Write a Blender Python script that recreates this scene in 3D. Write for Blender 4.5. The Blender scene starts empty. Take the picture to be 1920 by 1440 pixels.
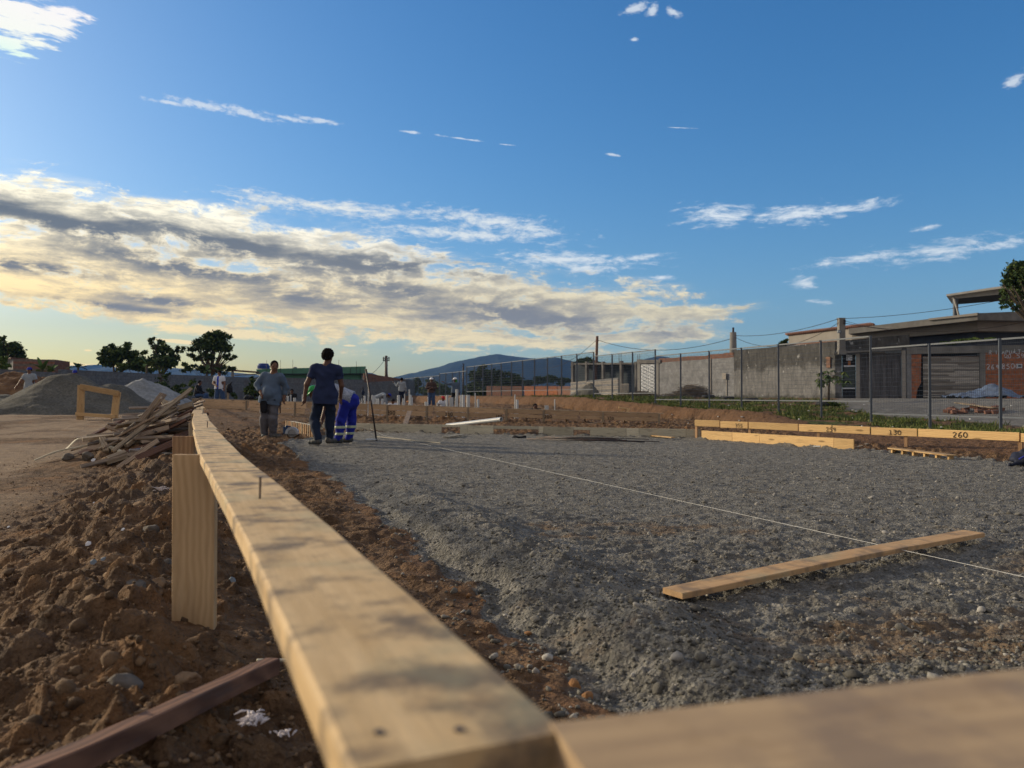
import bpy, bmesh, math, random
import numpy as np
from mathutils import Vector, Matrix, Euler, Quaternion

R = math.radians
SC = bpy.context.scene
COL = SC.collection
CAMZ = 0.92
HOR = 742.0
FPX = 1440.0

def at(u, v, Y):
    """world point seen at photo pixel (u, v), Y metres ahead of the camera"""
    return Vector(((u - 960.0) / FPX * Y, Y, CAMZ - (v - HOR) / FPX * Y))

# ------------------------------------------------------------------ camera
cam_d = bpy.data.cameras.new('camera')
cam = bpy.data.objects.new('camera', cam_d)
COL.objects.link(cam)
cam.location = (0, 0, CAMZ)
cam.rotation_euler = (R(90.0 + 0.875), 0, 0)
cam_d.sensor_width = 36
cam_d.lens = 27
cam_d.clip_start = 0.02
cam_d.clip_end = 20000
cam_d.dof.use_dof = True
cam_d.dof.focus_distance = 6.0
cam_d.dof.aperture_fstop = 4.6
SC.camera = cam

# ------------------------------------------------------------------ light
SUN_AZ, SUN_EL = R(-64), R(16)          # azimuth measured from +Y towards +X
sun_d = bpy.data.lights.new('sun', 'SUN')
sun_d.energy = 4.4
sun_d.angle = R(4)
sun_d.color = (1.0, 0.83, 0.58)
sun = bpy.data.objects.new('sun', sun_d)
COL.objects.link(sun)
sd = Vector((math.sin(SUN_AZ) * math.cos(SUN_EL), math.cos(SUN_AZ) * math.cos(SUN_EL), math.sin(SUN_EL)))
sun.rotation_euler = sd.to_track_quat('Z', 'Y').to_euler()
sun.location = sd * 60

SC.view_settings.view_transform = 'Standard'
SC.view_settings.look = 'None'
SC.view_settings.exposure = 0.1
SC.view_settings.gamma = 1.0
SC.render.engine = 'CYCLES'
SC.cycles.max_bounces = 5
SC.cycles.diffuse_bounces = 3
SC.cycles.use_denoising = True

# ------------------------------------------------------------------ node helper
class NT:
    def __init__(s, tree):
        s.t = tree; s.N = tree.nodes; s.L = tree.links
    def new(s, typ, **kw):
        n = s.N.new(typ)
        for k, v in kw.items(): setattr(n, k, v)
        return n
    def put(s, sock, v):
        if isinstance(v, bpy.types.NodeSocket): s.L.new(v, sock)
        elif v is not None:
            try: sock.default_value = v
            except Exception: sock.default_value = tuple(v) + (1.0,)
    def m(s, op, a=None, b=None, c=None, clamp=False):
        n = s.N.new('ShaderNodeMath'); n.operation = op; n.use_clamp = clamp
        for i, v in enumerate((a, b, c)):
            if v is not None: s.put(n.inputs[i], v)
        return n.outputs[0]
    def vm(s, op, a=None, b=None, out=0):
        n = s.N.new('ShaderNodeVectorMath'); n.operation = op
        if a is not None: s.put(n.inputs[0], a)
        if b is not None: s.put(n.inputs[1], b)
        return n.outputs[out]
    def map(s, vec, loc=(0, 0, 0), rot=(0, 0, 0), scale=(1, 1, 1), typ='POINT'):
        n = s.N.new('ShaderNodeMapping'); n.vector_type = typ
        s.put(n.inputs['Vector'], vec)
        n.inputs['Location'].default_value = loc
        n.inputs['Rotation'].default_value = rot
        n.inputs['Scale'].default_value = scale
        return n.outputs[0]
    def noise(s, vec, scale=5, detail=4, rough=0.5, dist=0.0, out='Fac', lac=2.0):
        n = s.N.new('ShaderNodeTexNoise')
        s.put(n.inputs['Vector'], vec)
        n.inputs['Scale'].default_value = scale; n.inputs['Detail'].default_value = detail
        n.inputs['Roughness'].default_value = rough; n.inputs['Distortion'].default_value = dist
        n.inputs['Lacunarity'].default_value = lac
        return n.outputs[out]
    def voro(s, vec, scale=5, feature='F1', out='Distance', rand=1.0):
        n = s.N.new('ShaderNodeTexVoronoi'); n.feature = feature
        s.put(n.inputs['Vector'], vec); n.inputs['Scale'].default_value = scale
        n.inputs['Randomness'].default_value = rand
        return n.outputs[out]
    def ramp(s, fac, stops, interp='LINEAR'):
        n = s.N.new('ShaderNodeValToRGB'); s.put(n.inputs[0], fac)
        cr = n.color_ramp; cr.interpolation = interp
        while len(cr.elements) < len(stops): cr.elements.new(0.5)
        for e, (p, c) in zip(cr.elements, stops):
            e.position = p
            e.color = (c, c, c, 1) if isinstance(c, (int, float)) else tuple(c) + (1,)
        return n.outputs[0]
    def sm(s, v, lo, hi, a=0.0, b=1.0):
        n = s.N.new('ShaderNodeMapRange'); n.interpolation_type = 'SMOOTHSTEP'
        s.put(n.inputs[0], v)
        n.inputs[1].default_value = lo; n.inputs[2].default_value = hi
        n.inputs[3].default_value = a; n.inputs[4].default_value = b
        return n.outputs[0]
    def mix(s, fac, a, b, blend='MIX'):
        n = s.N.new('ShaderNodeMix'); n.data_type = 'RGBA'; n.blend_type = blend; n.clamp_factor = True
        s.put(n.inputs[0], fac); s.put(n.inputs[6], a); s.put(n.inputs[7], b)
        return n.outputs[2]

# ------------------------------------------------------------------ sky
world = bpy.data.worlds.new('World')
SC.world = world
world.use_nodes = True
wt = NT(world.node_tree)
wt.N.clear()
wout = wt.new('ShaderNodeOutputWorld')
sky = wt.new('ShaderNodeTexSky')
sky.sky_type = 'NISHITA'
sky.sun_disc = False
sky.sun_elevation = SUN_EL
sky.sun_rotation = SUN_AZ
sky.altitude = 20
sky.air_density = 1.0
sky.dust_density = 1.3
sky.ozone_density = 3.0
tc = wt.new('ShaderNodeTexCoord')
sep = wt.new('ShaderNodeSeparateXYZ'); wt.L.new(tc.outputs['Generated'], sep.inputs[0])
azi = wt.m('ARCTAN2', sep.outputs[0], sep.outputs[1])
ele = wt.m('ARCSINE', sep.outputs[2])
comb = wt.new('ShaderNodeCombineXYZ'); wt.L.new(azi, comb.inputs[0]); wt.L.new(ele, comb.inputs[1])
AE = comb.outputs[0]

def ae(u, v):
    x = (u - 960) / FPX; z = (HOR - v) / FPX
    return math.atan(x), math.atan(z / math.sqrt(1 + x * x))

def blobs(lst, k=0.35):
    """smooth-min of normalised distances to ellipses given as (u, v, ru, rv, tilt of the long axis in degrees)"""
    acc = None
    for (u, v, ru, rv, tilt) in lst:
        a, e = ae(u, v)
        f = math.cos(a)
        m = wt.map(AE, (a, e, 0), (0, 0, R(-tilt)), (ru / FPX * f * f, rv / FPX * f, 1), 'TEXTURE')
        l = wt.vm('LENGTH', m, out=1)
        acc = l if acc is None else wt.m('SMOOTH_MIN', acc, l, k)
    return acc

# warped coordinates for the cloud detail, streaks running gently down to the right
warp = wt.noise(wt.map(AE, scale=(1, 2.2, 1)), 7, 3, 0.5, out='Color')
wv = wt.vm('MULTIPLY', wt.vm('SUBTRACT', warp, (0.5, 0.5, 0.5)), (0.06, 0.025, 0))
AEw = wt.vm('ADD', AE, wv)
str_c = wt.map(AEw, rot=(0, 0, R(9)), scale=(1, 4.2, 1))
puff_c = wt.map(AEw, rot=(0, 0, R(6)), scale=(1, 2.0, 1))
n_str = wt.noise(str_c, 9, 8, 0.62)
n_puff = wt.noise(puff_c, 34, 8, 0.68)
n_fine = wt.noise(wt.map(AEw, rot=(0, 0, R(14)), scale=(1, 3.2, 1)), 46, 6, 0.68)

bank = blobs([(120, 400, 330, 42, 6), (380, 425, 260, 40, 9), (150, 478, 420, 50, 7), (560, 480, 330, 55, 6), (120, 545, 400, 42, 7),
              (520, 560, 460, 60, 8), (820, 560, 380, 66, 5), (1050, 585, 260, 55, 3), (1250, 590, 130, 18, -3),
              (1190, 632, 190, 12, -1), (860, 628, 270, 16, 6)], 0.3)
D1 = wt.m('ADD', wt.m('SUBTRACT', 1.05, bank), wt.m('ADD', wt.m('MULTIPLY', wt.m('SUBTRACT', n_str, 0.5), 2.4), wt.m('MULTIPLY', wt.m('SUBTRACT', n_puff, 0.48), 2.6)))
a1 = wt.sm(D1, -0.05, 0.48)
a0 = wt.m('MULTIPLY', wt.sm(wt.m('ADD', wt.m('SUBTRACT', 1.35, bank), wt.m('MULTIPLY', wt.m('SUBTRACT', n_str, 0.5), 2.6)), -0.1, 1.2), 0.5)
dark = blobs([(120, 415, 260, 24, 7), (430, 460, 280, 30, 8), (330, 500, 330, 24, 6), (60, 500, 190, 13, 2), (640, 495, 280, 26, 2), (560, 558, 170, 26, 4),
              (200, 572, 130, 9, 5), (760, 545, 170, 28, 9), (960, 585, 300, 34, 7), (280, 562, 90, 10, 3)], 0.3)
Dd = wt.m('ADD', wt.m('SUBTRACT', 1.2, dark), wt.m('ADD', wt.m('MULTIPLY', wt.m('SUBTRACT', n_str, 0.5), 3.2), wt.m('MULTIPLY', wt.m('SUBTRACT', n_puff, 0.5), 1.0)))
fd = wt.m('MULTIPLY', wt.sm(Dd, -0.5, 1.2), wt.sm(D1, 0.1, 0.8))

lowst = blobs([(430, 624, 175, 12, 4), (165, 657, 9, 2.4, 0), (655, 648, 15, 2.2, 1), (860, 655, 60, 4, 3), (110, 683, 130, 6, 2), (1000, 640, 130, 6, 4), (330, 640, 60, 5, 4), (700, 610, 120, 7, 5)], 0.15)
D3 = wt.m('ADD', wt.m('SUBTRACT', 1.0, lowst), wt.m('MULTIPLY', wt.m('SUBTRACT', n_fine, 0.5), 1.6))
a3 = wt.m('MULTIPLY', wt.sm(D3, 0.0, 0.5), 0.85)

white = blobs([(640, 390, 240, 18, 4), (700, 402, 120, 14, 3), (1000, 430, 90, 24, 12), (440, 376, 30, 3, 10), (900, 412, 170, 20, 5), (850, 437, 210, 17, 3), (520, 424, 130, 10, 5), (760, 466, 130, 10, 0), (1060, 487, 170, 18, 3),
               (1100, 500, 60, 20, 10), (1190, 484, 90, 8, -3), (1240, 521, 38, 6, 0),
               (1500, 400, 130, 21, -2), (1600, 390, 90, 11, -5), (1345, 402, 90, 24, 5), (1770, 470, 140, 22, -2), (1630, 482, 130, 11, -4),
               (1880, 458, 60, 12, 0), (1510, 530, 34, 13, 5), (1540, 566, 24, 5, 6), (1743, 425, 26, 6, -4)], 0.2)
D2 = wt.m('ADD', wt.m('SUBTRACT', 0.95, white), wt.m('ADD', wt.m('MULTIPLY', wt.m('SUBTRACT', n_fine, 0.5), 3.6), wt.m('MULTIPLY', wt.m('SUBTRACT', n_str, 0.5), 1.8)))
a2 = wt.m('MULTIPLY', wt.sm(D2, -0.1, 1.4), 0.9)
n_thin = wt.noise(wt.map(AE, rot=(0, 0, R(60)), scale=(1, 2.2, 1)), 70, 4, 0.65)
thin = blobs([(310, 189, 60, 5, 2), (380, 195, 80, 9, 5), (460, 208, 80, 8, 9), (540, 219, 50, 5, 7), (595, 223, 50, 6, 4), (770, 245, 24, 3, 4), (868, 258, 56, 2.2, 6), (950, 269, 22, 1.0, 5), (1275, 237, 34, 1.0, 6),
              (1195, 10, 34, 10, -10), (1225, 14, 16, 12, -30), (1265, 18, 20, 8, 30), (1192, 70, 10, 4, 0), (1912, 145, 34, 12, -25), (1148, 288, 20, 3, 8)], 0.1)
D4 = wt.m('ADD', wt.m('SUBTRACT', 1.0, thin), wt.m('MULTIPLY', wt.m('SUBTRACT', n_thin, 0.5), 2.4))
a4 = wt.m('MULTIPLY', wt.sm(D4, 0.0, 0.9), 0.75)
irid = blobs([(20, 26, 100, 46, 5), (90, 34, 75, 28, 10), (120, 20, 60, 14, 4), (12, 78, 42, 22, 20), (-90, 20, 120, 60, 0)], 0.3)
n_rib = wt.noise(wt.map(AEw, rot=(0, 0, R(6)), scale=(1, 5, 1)), 30, 5, 0.6)
D5 = wt.m('ADD', wt.m('SUBTRACT', 1.0, irid), wt.m('MULTIPLY', wt.m('SUBTRACT', n_rib, 0.5), 2.6))
a5 = wt.m('MULTIPLY', wt.sm(D5, 0.0, 0.5), 0.97)

# cloud colours: creamy white high up, warm yellow towards the low sun on the left
low = wt.sm(ele, ae(960, 600)[1], ae(960, 400)[1])
lft = wt.sm(azi, -0.7, 0.25)
warmc = wt.mix(lft, (1.42, 1.06, 0.46), (0.92, 0.79, 0.48))
whitec = wt.mix(lft, (1.36, 1.24, 0.92), (0.90, 0.93, 0.92))
lit = wt.mix(low, warmc, whitec)
darkc = wt.mix(low, (0.25, 0.24, 0.225), (0.14, 0.165, 0.19))
bankc = wt.mix(fd, lit, darkc)
bankc = wt.mix(wt.sm(wt.noise(str_c, 16, 8, 0.68), 0.42, 0.62, 0.0, 0.42), bankc, darkc)

bgs = wt.new('ShaderNodeBackground'); 
hs = wt.new('ShaderNodeHueSaturation'); wt.L.new(sky.outputs[0], hs.inputs['Color'])
hs.inputs['Hue'].default_value = 0.5; hs.inputs['Saturation'].default_value = 1.27; hs.inputs['Value'].default_value = 1.0
tint = wt.vm('MULTIPLY', hs.outputs[0], wt.mix(wt.m('MULTIPLY', wt.sm(ele, 0.20, 0.0), wt.sm(azi, 0.15, -0.45)), (0.82, 1.0, 1.15), (1.32, 1.04, 0.52)))
den = wt.vm('ADD', wt.vm('MULTIPLY', tint, (0.062, 0.046, 0.036)), (1, 1, 1))
wt.L.new(wt.vm('DIVIDE', tint, den), bgs.inputs[0]); bgs.inputs[1].default_value = 0.15
def over(shader, color, alpha):
    b = wt.new('ShaderNodeBackground'); wt.put(b.inputs[0], color); b.inputs[1].default_value = 1.0
    mx = wt.new('ShaderNodeMixShader'); wt.put(mx.inputs[0], alpha)
    wt.L.new(shader, mx.inputs[1]); wt.L.new(b.outputs[0], mx.inputs[2])
    return mx.outputs[0]
s = over(bgs.outputs[0], lit, a0)
s = over(s, lit, a3)
s = over(s, (0.74, 0.80, 0.86, 1), a4)
s = over(s, wt.mix(lft, (1.05, 0.98, 0.78), (0.80, 0.86, 0.90)), a2)
s = over(s, bankc, a1)
# the iridescent cloud near the sun
ir = wt.ramp(wt.m('FRACT', wt.m('MULTIPLY', wt.m('ADD', wt.m('MULTIPLY', ele, 6.0), azi), 1.6)), [(0, (1, .97, .93)), (.3, (1, .93, .95)), (.5, (.8, 1, .88)), (.7, (.98, 1, .9)), (1, (1, .97, .93))])
s = over(s, ir, a5)
# unseen broken cloud added overhead and behind the camera as neutral fill light
fill_cloud = wt.m('MAXIMUM', wt.sm(sep.outputs[1], 0.35, -0.15), wt.sm(ele, R(36), R(60)))
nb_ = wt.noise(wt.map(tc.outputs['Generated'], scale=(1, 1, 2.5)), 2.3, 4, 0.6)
s = over(s, (0.50, 0.45, 0.41, 1), wt.m('MULTIPLY', fill_cloud, wt.sm(nb_, 0.30, 0.52, 0.25, 0.92)))
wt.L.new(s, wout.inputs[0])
world.cycles.sampling_method = 'MANUAL'
world.cycles.sample_map_resolution = 512

# ------------------------------------------------------------------ numpy noise
def _h(ix, iy, seed):
    h = (ix.astype(np.int64) * 374761393 + iy.astype(np.int64) * 668265263 + seed * 1442695041) & 0xffffffff
    h = ((h ^ (h >> 13)) * 1274126177) & 0xffffffff
    return (h ^ (h >> 16)) & 0xffffffff

def pn(x, y, seed=0):
    x = np.asarray(x, float); y = np.asarray(y, float)
    ix = np.floor(x); iy = np.floor(y); fx = x - ix; fy = y - iy
    def g(dx, dy):
        a = _h(ix + dx, iy + dy, seed) * (2 * math.pi / 4294967296.0)
        return np.cos(a) * (fx - dx) + np.sin(a) * (fy - dy)
    u = fx * fx * fx * (fx * (fx * 6 - 15) + 10); v = fy * fy * fy * (fy * (fy * 6 - 15) + 10)
    n0 = g(0, 0) * (1 - u) + g(1, 0) * u; n1 = g(0, 1) * (1 - u) + g(1, 1) * u
    return (n0 * (1 - v) + n1 * v) * 1.5

def fbm(x, y, oct=4, seed=0, gain=0.5):
    s = 0; a = 1.0; f = 1.0
    for i in range(oct):
        s = s + a * pn(x * f + 13.7 * i, y * f - 7.3 * i, seed + i); a *= gain; f *= 2.03
    return s

def domes(x, y, seed=0, r=0.62, squash=1.0, facet=False):
    """rounded lumps: one dome of random size per cell, height in units of the cell"""
    x = np.asarray(x, float); y = np.asarray(y, float)
    ix = np.floor(x); iy = np.floor(y); out = np.zeros_like(x)
    for dx in (-1, 0, 1):
        for dy in (-1, 0, 1):
            cx = ix + dx; cy = iy + dy
            h1 = _h(cx, cy, seed) / 4294967296.0; h2 = _h(cx, cy, seed + 7) / 4294967296.0; h3 = _h(cx, cy, seed + 19) / 4294967296.0
            rr = r * (0.35 + 0.65 * h3)
            d2 = ((x - cx - h1) ** 2 + ((y - cy - h2) * squash) ** 2) / (rr * rr)
            hh = np.sqrt(np.clip(1 - d2, 0, 1)) * rr
            if facet:                                            # a tilted broken face cuts each clod
                a1 = h2 * 40; a2 = h1 * 53; ux, uy = x - cx - h1, y - cy - h2
                hh = np.minimum(hh, np.clip(rr * .55 + .75 * (ux * np.cos(a1) + uy * np.sin(a1)), 0, 9)); hh = np.minimum(hh, np.clip(rr * .70 + 1.1 * (ux * np.cos(a2) + uy * np.sin(a2)), 0, 9))
            out = np.maximum(out, hh)
    return out

def sst(v, lo, hi):
    t = np.clip((v - lo) / (hi - lo), 0, 1)
    return t * t * (3 - 2 * t)

# ------------------------------------------------------------------ tagging
def tag(o, label=None, cat=None, group=None, kind=None):
    if label: o['label'] = label
    if cat: o['category'] = cat
    if group: o['group'] = group
    if kind: o['kind'] = kind
    return o

def thing(name, label, cat, loc=(0, 0, 0), rz=0.0, group=None, rot=None):
    o = bpy.data.objects.new(name, None); COL.objects.link(o)
    o.empty_display_size = 0.1
    o.location = loc; o.rotation_euler = rot or (0, 0, rz)
    tag(o, label, cat, group)
    return o

def mesh_obj(name, verts, faces, mat, parent=None, smooth=False, loc=None, rot=None):
    me = bpy.data.meshes.new(name)
    verts = np.asarray(verts, dtype=np.float32)
    if isinstance(faces, np.ndarray) and faces.ndim == 2:
        n, k = faces.shape
        me.vertices.add(len(verts)); me.vertices.foreach_set('co', verts.ravel())
        me.loops.add(n * k); me.loops.foreach_set('vertex_index', faces.astype(np.int32).ravel())
        me.polygons.add(n); me.polygons.foreach_set('loop_start', np.arange(0, n * k, k, dtype=np.int32))
        me.update(calc_edges=True)
    else:
        me.from_pydata([tuple(map(float, v)) for v in verts], [], [tuple(f) for f in faces]); me.update()
    if smooth: me.polygons.foreach_set('use_smooth', np.ones(len(me.polygons), dtype=bool))
    for m in (mat if isinstance(mat, (list, tuple)) else [mat]): me.materials.append(m)
    o = bpy.data.objects.new(name, me); COL.objects.link(o)
    if parent is not None: o.parent = parent
    if loc is not None: o.location = loc
    if rot is not None: o.rotation_euler = rot
    return o

class MB:
    """collects boxes, tubes and polygons for ONE mesh"""
    def __init__(s): s.v = []; s.f = []; s.mi = []
    def add(s, vs, fs, mi=0):
        b = len(s.v); s.v += [tuple(map(float, v)) for v in vs]
        s.f += [tuple(i + b for i in f) for f in fs]; s.mi += [mi] * len(fs); return s
    def box(s, c, d, rz=0.0, mi=0, M=None, taper=1.0):
        hx, hy, hz = d[0] / 2, d[1] / 2, d[2] / 2
        vs = [Vector((x * (taper if z > 0 else 1), y * (taper if z > 0 else 1), z)) for z in (-hz, hz) for x, y in ((-hx, -hy), (hx, -hy), (hx, hy), (-hx, hy))]
        if M is not None: vs = [M @ v for v in vs]
        elif rz: m = Matrix.Rotation(rz, 3, 'Z'); vs = [m @ v for v in vs]
        vs = [v + Vector(c) for v in vs]
        return s.add(vs, [(3, 2, 1, 0), (4, 5, 6, 7), (0, 1, 5, 4), (1, 2, 6, 5), (2, 3, 7, 6), (3, 0, 4, 7)], mi)
    def bar(s, p0, p1, w, t, up=(0, 0, 1), mi=0):
        p0 = Vector(p0); p1 = Vector(p1); d = p1 - p0; L = d.length; x = d.normalized()
        y = Vector(up).cross(x)
        if y.length < 1e-4: y = Vector((0, 1, 0)).cross(x)
        y.normalize(); z = x.cross(y)
        M = Matrix((x, y, z)).transposed()
        return s.box((p0 + p1) / 2, (L, w, t), M=M, mi=mi)
    def tube(s, pts, r, n=8, cap=True, mi=0):
        pts = [Vector(p) for p in pts]; rs = r if isinstance(r, (list, tuple)) else [r] * len(pts)
        b = []; prev = None
        for i, p in enumerate(pts):
            d = (pts[min(i + 1, len(pts) - 1)] - pts[max(i - 1, 0)]).normalized()
            a = Vector((0, 0, 1)) if abs(d.z) < 0.9 else Vector((1, 0, 0))
            if prev is not None: a = prev
            y = (a - d * a.dot(d)).normalized(); prev = y; x = y.cross(d)
            b += [p + (x * math.cos(2 * math.pi * k / n) + y * math.sin(2 * math.pi * k / n)) * rs[i] for k in range(n)]
        fs = [(i * n + k, i * n + (k + 1) % n, (i + 1) * n + (k + 1) % n, (i + 1) * n + k) for i in range(len(pts) - 1) for k in range(n)]
        if cap: fs += [tuple(range(n - 1, -1, -1)), tuple((len(pts) - 1) * n + k for k in range(n))]
        return s.add(b, fs, mi)
    def ball(s, c, r, nu=10, nv=7, mi=0, M=None):
        rx, ry, rz = (r, r, r) if isinstance(r, (int, float)) else r
        vs = [(0, 0, rz)]
        for j in range(1, nv):
            ph = math.pi * j / nv
            vs += [(rx * math.sin(ph) * math.cos(2 * math.pi * i / nu), ry * math.sin(ph) * math.sin(2 * math.pi * i / nu), rz * math.cos(ph)) for i in range(nu)]
        vs.append((0, 0, -rz)); e = len(vs) - 1
        fs = [(0, 1 + i, 1 + (i + 1) % nu) for i in range(nu)]
        for j in range(nv - 2):
            a = 1 + j * nu; fs += [(a + i, a + nu + i, a + nu + (i + 1) % nu, a + (i + 1) % nu) for i in range(nu)]
        a = 1 + (nv - 2) * nu; fs += [(a + i, e, a + (i + 1) % nu) for i in range(nu)]
        vs = [Vector(v) for v in vs]
        if M is not None: vs = [M @ v for v in vs]
        return s.add([v + Vector(c) for v in vs], fs, mi)
    def prism(s, poly, p, ex, ey, depth, mi=0):
        """polygon (list of 2D) in the plane p + x*ex + y*ey, thickened by the vector depth"""
        p = Vector(p); ex = Vector(ex); ey = Vector(ey); dp = Vector(depth); n = len(poly)
        a = [p + ex * x + ey * y for x, y in poly]
        return s.add(a + [q + dp for q in a], [tuple(range(n)), tuple(range(2 * n - 1, n - 1, -1))] + [(i, i + n, (i + 1) % n + n, (i + 1) % n) for i in range(n)], mi)
    def build(s, name, mat, parent=None, smooth=False, bevel=0.0, loc=None, rot=None, seg=1):
        o = mesh_obj(name, s.v, s.f, mat, parent, smooth, loc, rot)
        if isinstance(mat, (list, tuple)) and len(mat) > 1:
            o.data.polygons.foreach_set('material_index', np.array(s.mi, dtype=np.int32))
        bm = bmesh.new(); bm.from_mesh(o.data); bmesh.ops.recalc_face_normals(bm, faces=bm.faces)
        if bevel: bmesh.ops.bevel(bm, geom=[e for e in bm.edges if e.calc_length() > bevel * 3], offset=bevel, segments=seg, affect='EDGES', clamp_overlap=True)
        bm.to_mesh(o.data); bm.free(); return o

def copy_tree(o, parent=None):
    c = o.copy(); COL.objects.link(c)
    if parent is not None: c.parent = parent
    for ch in [x for x in bpy.data.objects if x.parent == o]: copy_tree(ch, c)
    return c

def catenary(p0, p1, sag, n=12):
    p0 = Vector(p0); p1 = Vector(p1)
    return [p0.lerp(p1, i / n) - Vector((0, 0, sag * 4 * (i / n) * (1 - i / n))) for i in range(n + 1)]

# ------------------------------------------------------------------ materials
def new_mat(name):
    m = bpy.data.materials.new(name); m.use_nodes = True
    t = NT(m.node_tree); b = t.N['Principled BSDF']
    return m, t, b

def bump(t, b, h, strength=0.5, dist=0.01):
    n = t.new('ShaderNodeBump'); n.inputs['Strength'].default_value = strength; n.inputs['Distance'].default_value = dist
    t.put(n.inputs['Height'], h); t.L.new(n.outputs[0], b.inputs['Normal']); return n

def simple(name, col, rough=0.7, var=0.25, scale=8.0, metal=0.0, bumps=0.0, stain=None, stretch=(1, 1, 1), spec=0.3, coord='Object', bdist=0.01):
    """a paint, cloth, plaster or metal colour broken up by noise"""
    m, t, b = new_mat(name)
    c = t.new('ShaderNodeTexCoord').outputs[coord]
    c = t.map(c, scale=stretch)
    n = t.noise(c, scale, 6, 0.6)
    lo = tuple(x * (1 - var) for x in col); hi = tuple(min(1, x * (1 + var)) for x in col)
    k = t.ramp(n, [(0.3, lo), (0.7, hi)])
    if stain:
        k = t.mix(t.sm(t.noise(c, scale * 0.35, 5, 0.65), 0.48, 0.68, 0, stain[1]), k, tuple(stain[0]) + (1,))
    t.put(b.inputs['Base Color'], k)
    b.inputs['Roughness'].default_value = rough; b.inputs['Metallic'].default_value = metal
    b.inputs['Specular IOR Level'].default_value = spec
    if bumps: bump(t, b, t.noise(c, scale * 2.5, 5, 0.65), bumps, bdist)
    return m

def wood(name, a, b_, dark=(0.08, 0.06, 0.045), grey=0.0, rough=0.75, grain=1.0, stains=0.4, knots=True, axis=0, spec=0.25):
    """sawn timber, grain along local x"""
    m, t, b = new_mat(name)
    tcn = t.new('ShaderNodeTexCoord').outputs['Object']
    inf = t.new('ShaderNodeObjectInfo').outputs['Random']
    off = t.new('ShaderNodeCombineXYZ'); t.put(off.inputs[0], t.m('MULTIPLY', inf, 37.0)); t.put(off.inputs[1], t.m('MULTIPLY', inf, 11.0)); t.put(off.inputs[2], t.m('MULTIPLY', inf, 5.0))
    c0 = t.vm('ADD', tcn, off.outputs[0])
    if axis == 2: c0 = t.map(c0, rot=(0, R(90), 0))
    c = t.map(c0, scale=(0.9, 14, 14))
    wr = t.noise(t.map(c0, scale=(1.2, 3, 3)), 2.0, 3, 0.5, out='Color')
    c = t.vm('ADD', c, t.vm('MULTIPLY', t.vm('SUBTRACT', wr, (.5, .5, .5)), (1.0, 1.6, 1.6)))
    n = t.noise(c, 2.2, 6, 0.6)
    w = t.new('ShaderNodeTexWave'); w.wave_type = 'BANDS'; w.bands_direction = 'Y'
    t.put(w.inputs['Vector'], c); w.inputs['Scale'].default_value = 0.85; w.inputs['Distortion'].default_value = 1.2; w.inputs['Detail'].default_value = 3
    g = t.m('ADD', t.m('MULTIPLY', n, 0.65), t.m('MULTIPLY', w.outputs['Fac'], 0.35))
    k = t.ramp(g, [(0.25, b_), (0.72, a)])
    if knots:
        kv = t.voro(t.map(c0, scale=(1.6, 6.5, 6.5)), 1.0)
        k = t.mix(t.sm(kv, 0.07, 0.16, 0.8, 0.0), k, tuple(x * 0.35 for x in b_) + (1,))
    sn = t.noise(t.map(c0, scale=(1.4, 6, 6)), 2.4, 5, 0.65)
    k = t.mix(t.sm(sn, 0.5, 0.68, 0, stains), k, tuple(dark) + (1,))
    if grey: k = t.mix(grey, k, (0.22, 0.2, 0.18, 1))
    v = t.m('ADD', 0.72, t.m('MULTIPLY', inf, 0.5))
    k = t.mix(1.0, k, v, 'MULTIPLY')
    t.put(b.inputs['Base Color'], k)
    b.inputs['Roughness'].default_value = rough; b.inputs['Specular IOR Level'].default_value = spec
    bump(t, b, t.noise(c, 5.0, 5, 0.7), 0.35 * grain, 0.004)
    return m

M = {}
M['pine'] = wood('pine', (0.56, 0.38, 0.19), (0.38, 0.23, 0.10), stains=0.30)
M['pine_old'] = wood('pine_old', (0.42, 0.33, 0.22), (0.24, 0.17, 0.10), stains=0.5, grey=0.12)
M['pine_grey'] = wood('pine_grey', (0.70, 0.63, 0.46), (0.52, 0.46, 0.32), stains=0.4, grey=0.2)
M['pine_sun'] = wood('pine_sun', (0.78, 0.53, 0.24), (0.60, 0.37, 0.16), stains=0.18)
M['batter_dark'] = wood('batter_dark', (0.66, 0.46, 0.27), (0.46, 0.29, 0.16), stains=0.35, grey=0.05)
M['form_grey'] = wood('form_grey', (0.36, 0.33, 0.25), (0.25, 0.22, 0.16), stains=0.3, grey=0.2)
M['orange_clay'] = simple('orange_clay', (.30, .15, .06), .9, .3, 25, bumps=.6)
M['redwood'] = wood('redwood', (0.27, 0.14, 0.085), (0.12, 0.06, 0.04), dark=(0.12, 0.09, 0.08), stains=0.6, knots=False)
M['scrap_a'] = wood('scrap_a', (0.36, 0.26, 0.17), (0.18, 0.12, 0.08), stains=0.6, grey=0.15)
M['scrap_b'] = wood('scrap_b', (0.17, 0.09, 0.06), (0.08, 0.04, 0.03), stains=0.5, knots=False)
M['scrap_c'] = wood('scrap_c', (0.28, 0.22, 0.17), (0.14, 0.11, 0.09), stains=0.5, grey=0.3)
M['ply_face'] = wood('ply_face', (0.48, 0.30, 0.16), (0.30, 0.17, 0.09), stains=0.35, knots=False)
M['iron'] = simple('iron', (0.05, 0.045, 0.045), 0.55, 0.4, 30, 0.6, stain=((0.16, 0.07, 0.04), 0.6))
M['nail'] = simple('nail', (0.12, 0.10, 0.09), 0.45, 0.3, 60, 0.9)
M['white_pvc'] = simple('white_pvc', (0.48, 0.50, 0.51), 0.4, 0.06, 5, stain=((0.45, 0.40, 0.33), 0.35))
M['black_ink'] = simple('black_ink', (0.012, 0.011, 0.011), 0.6, 0.2, 40)
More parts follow.
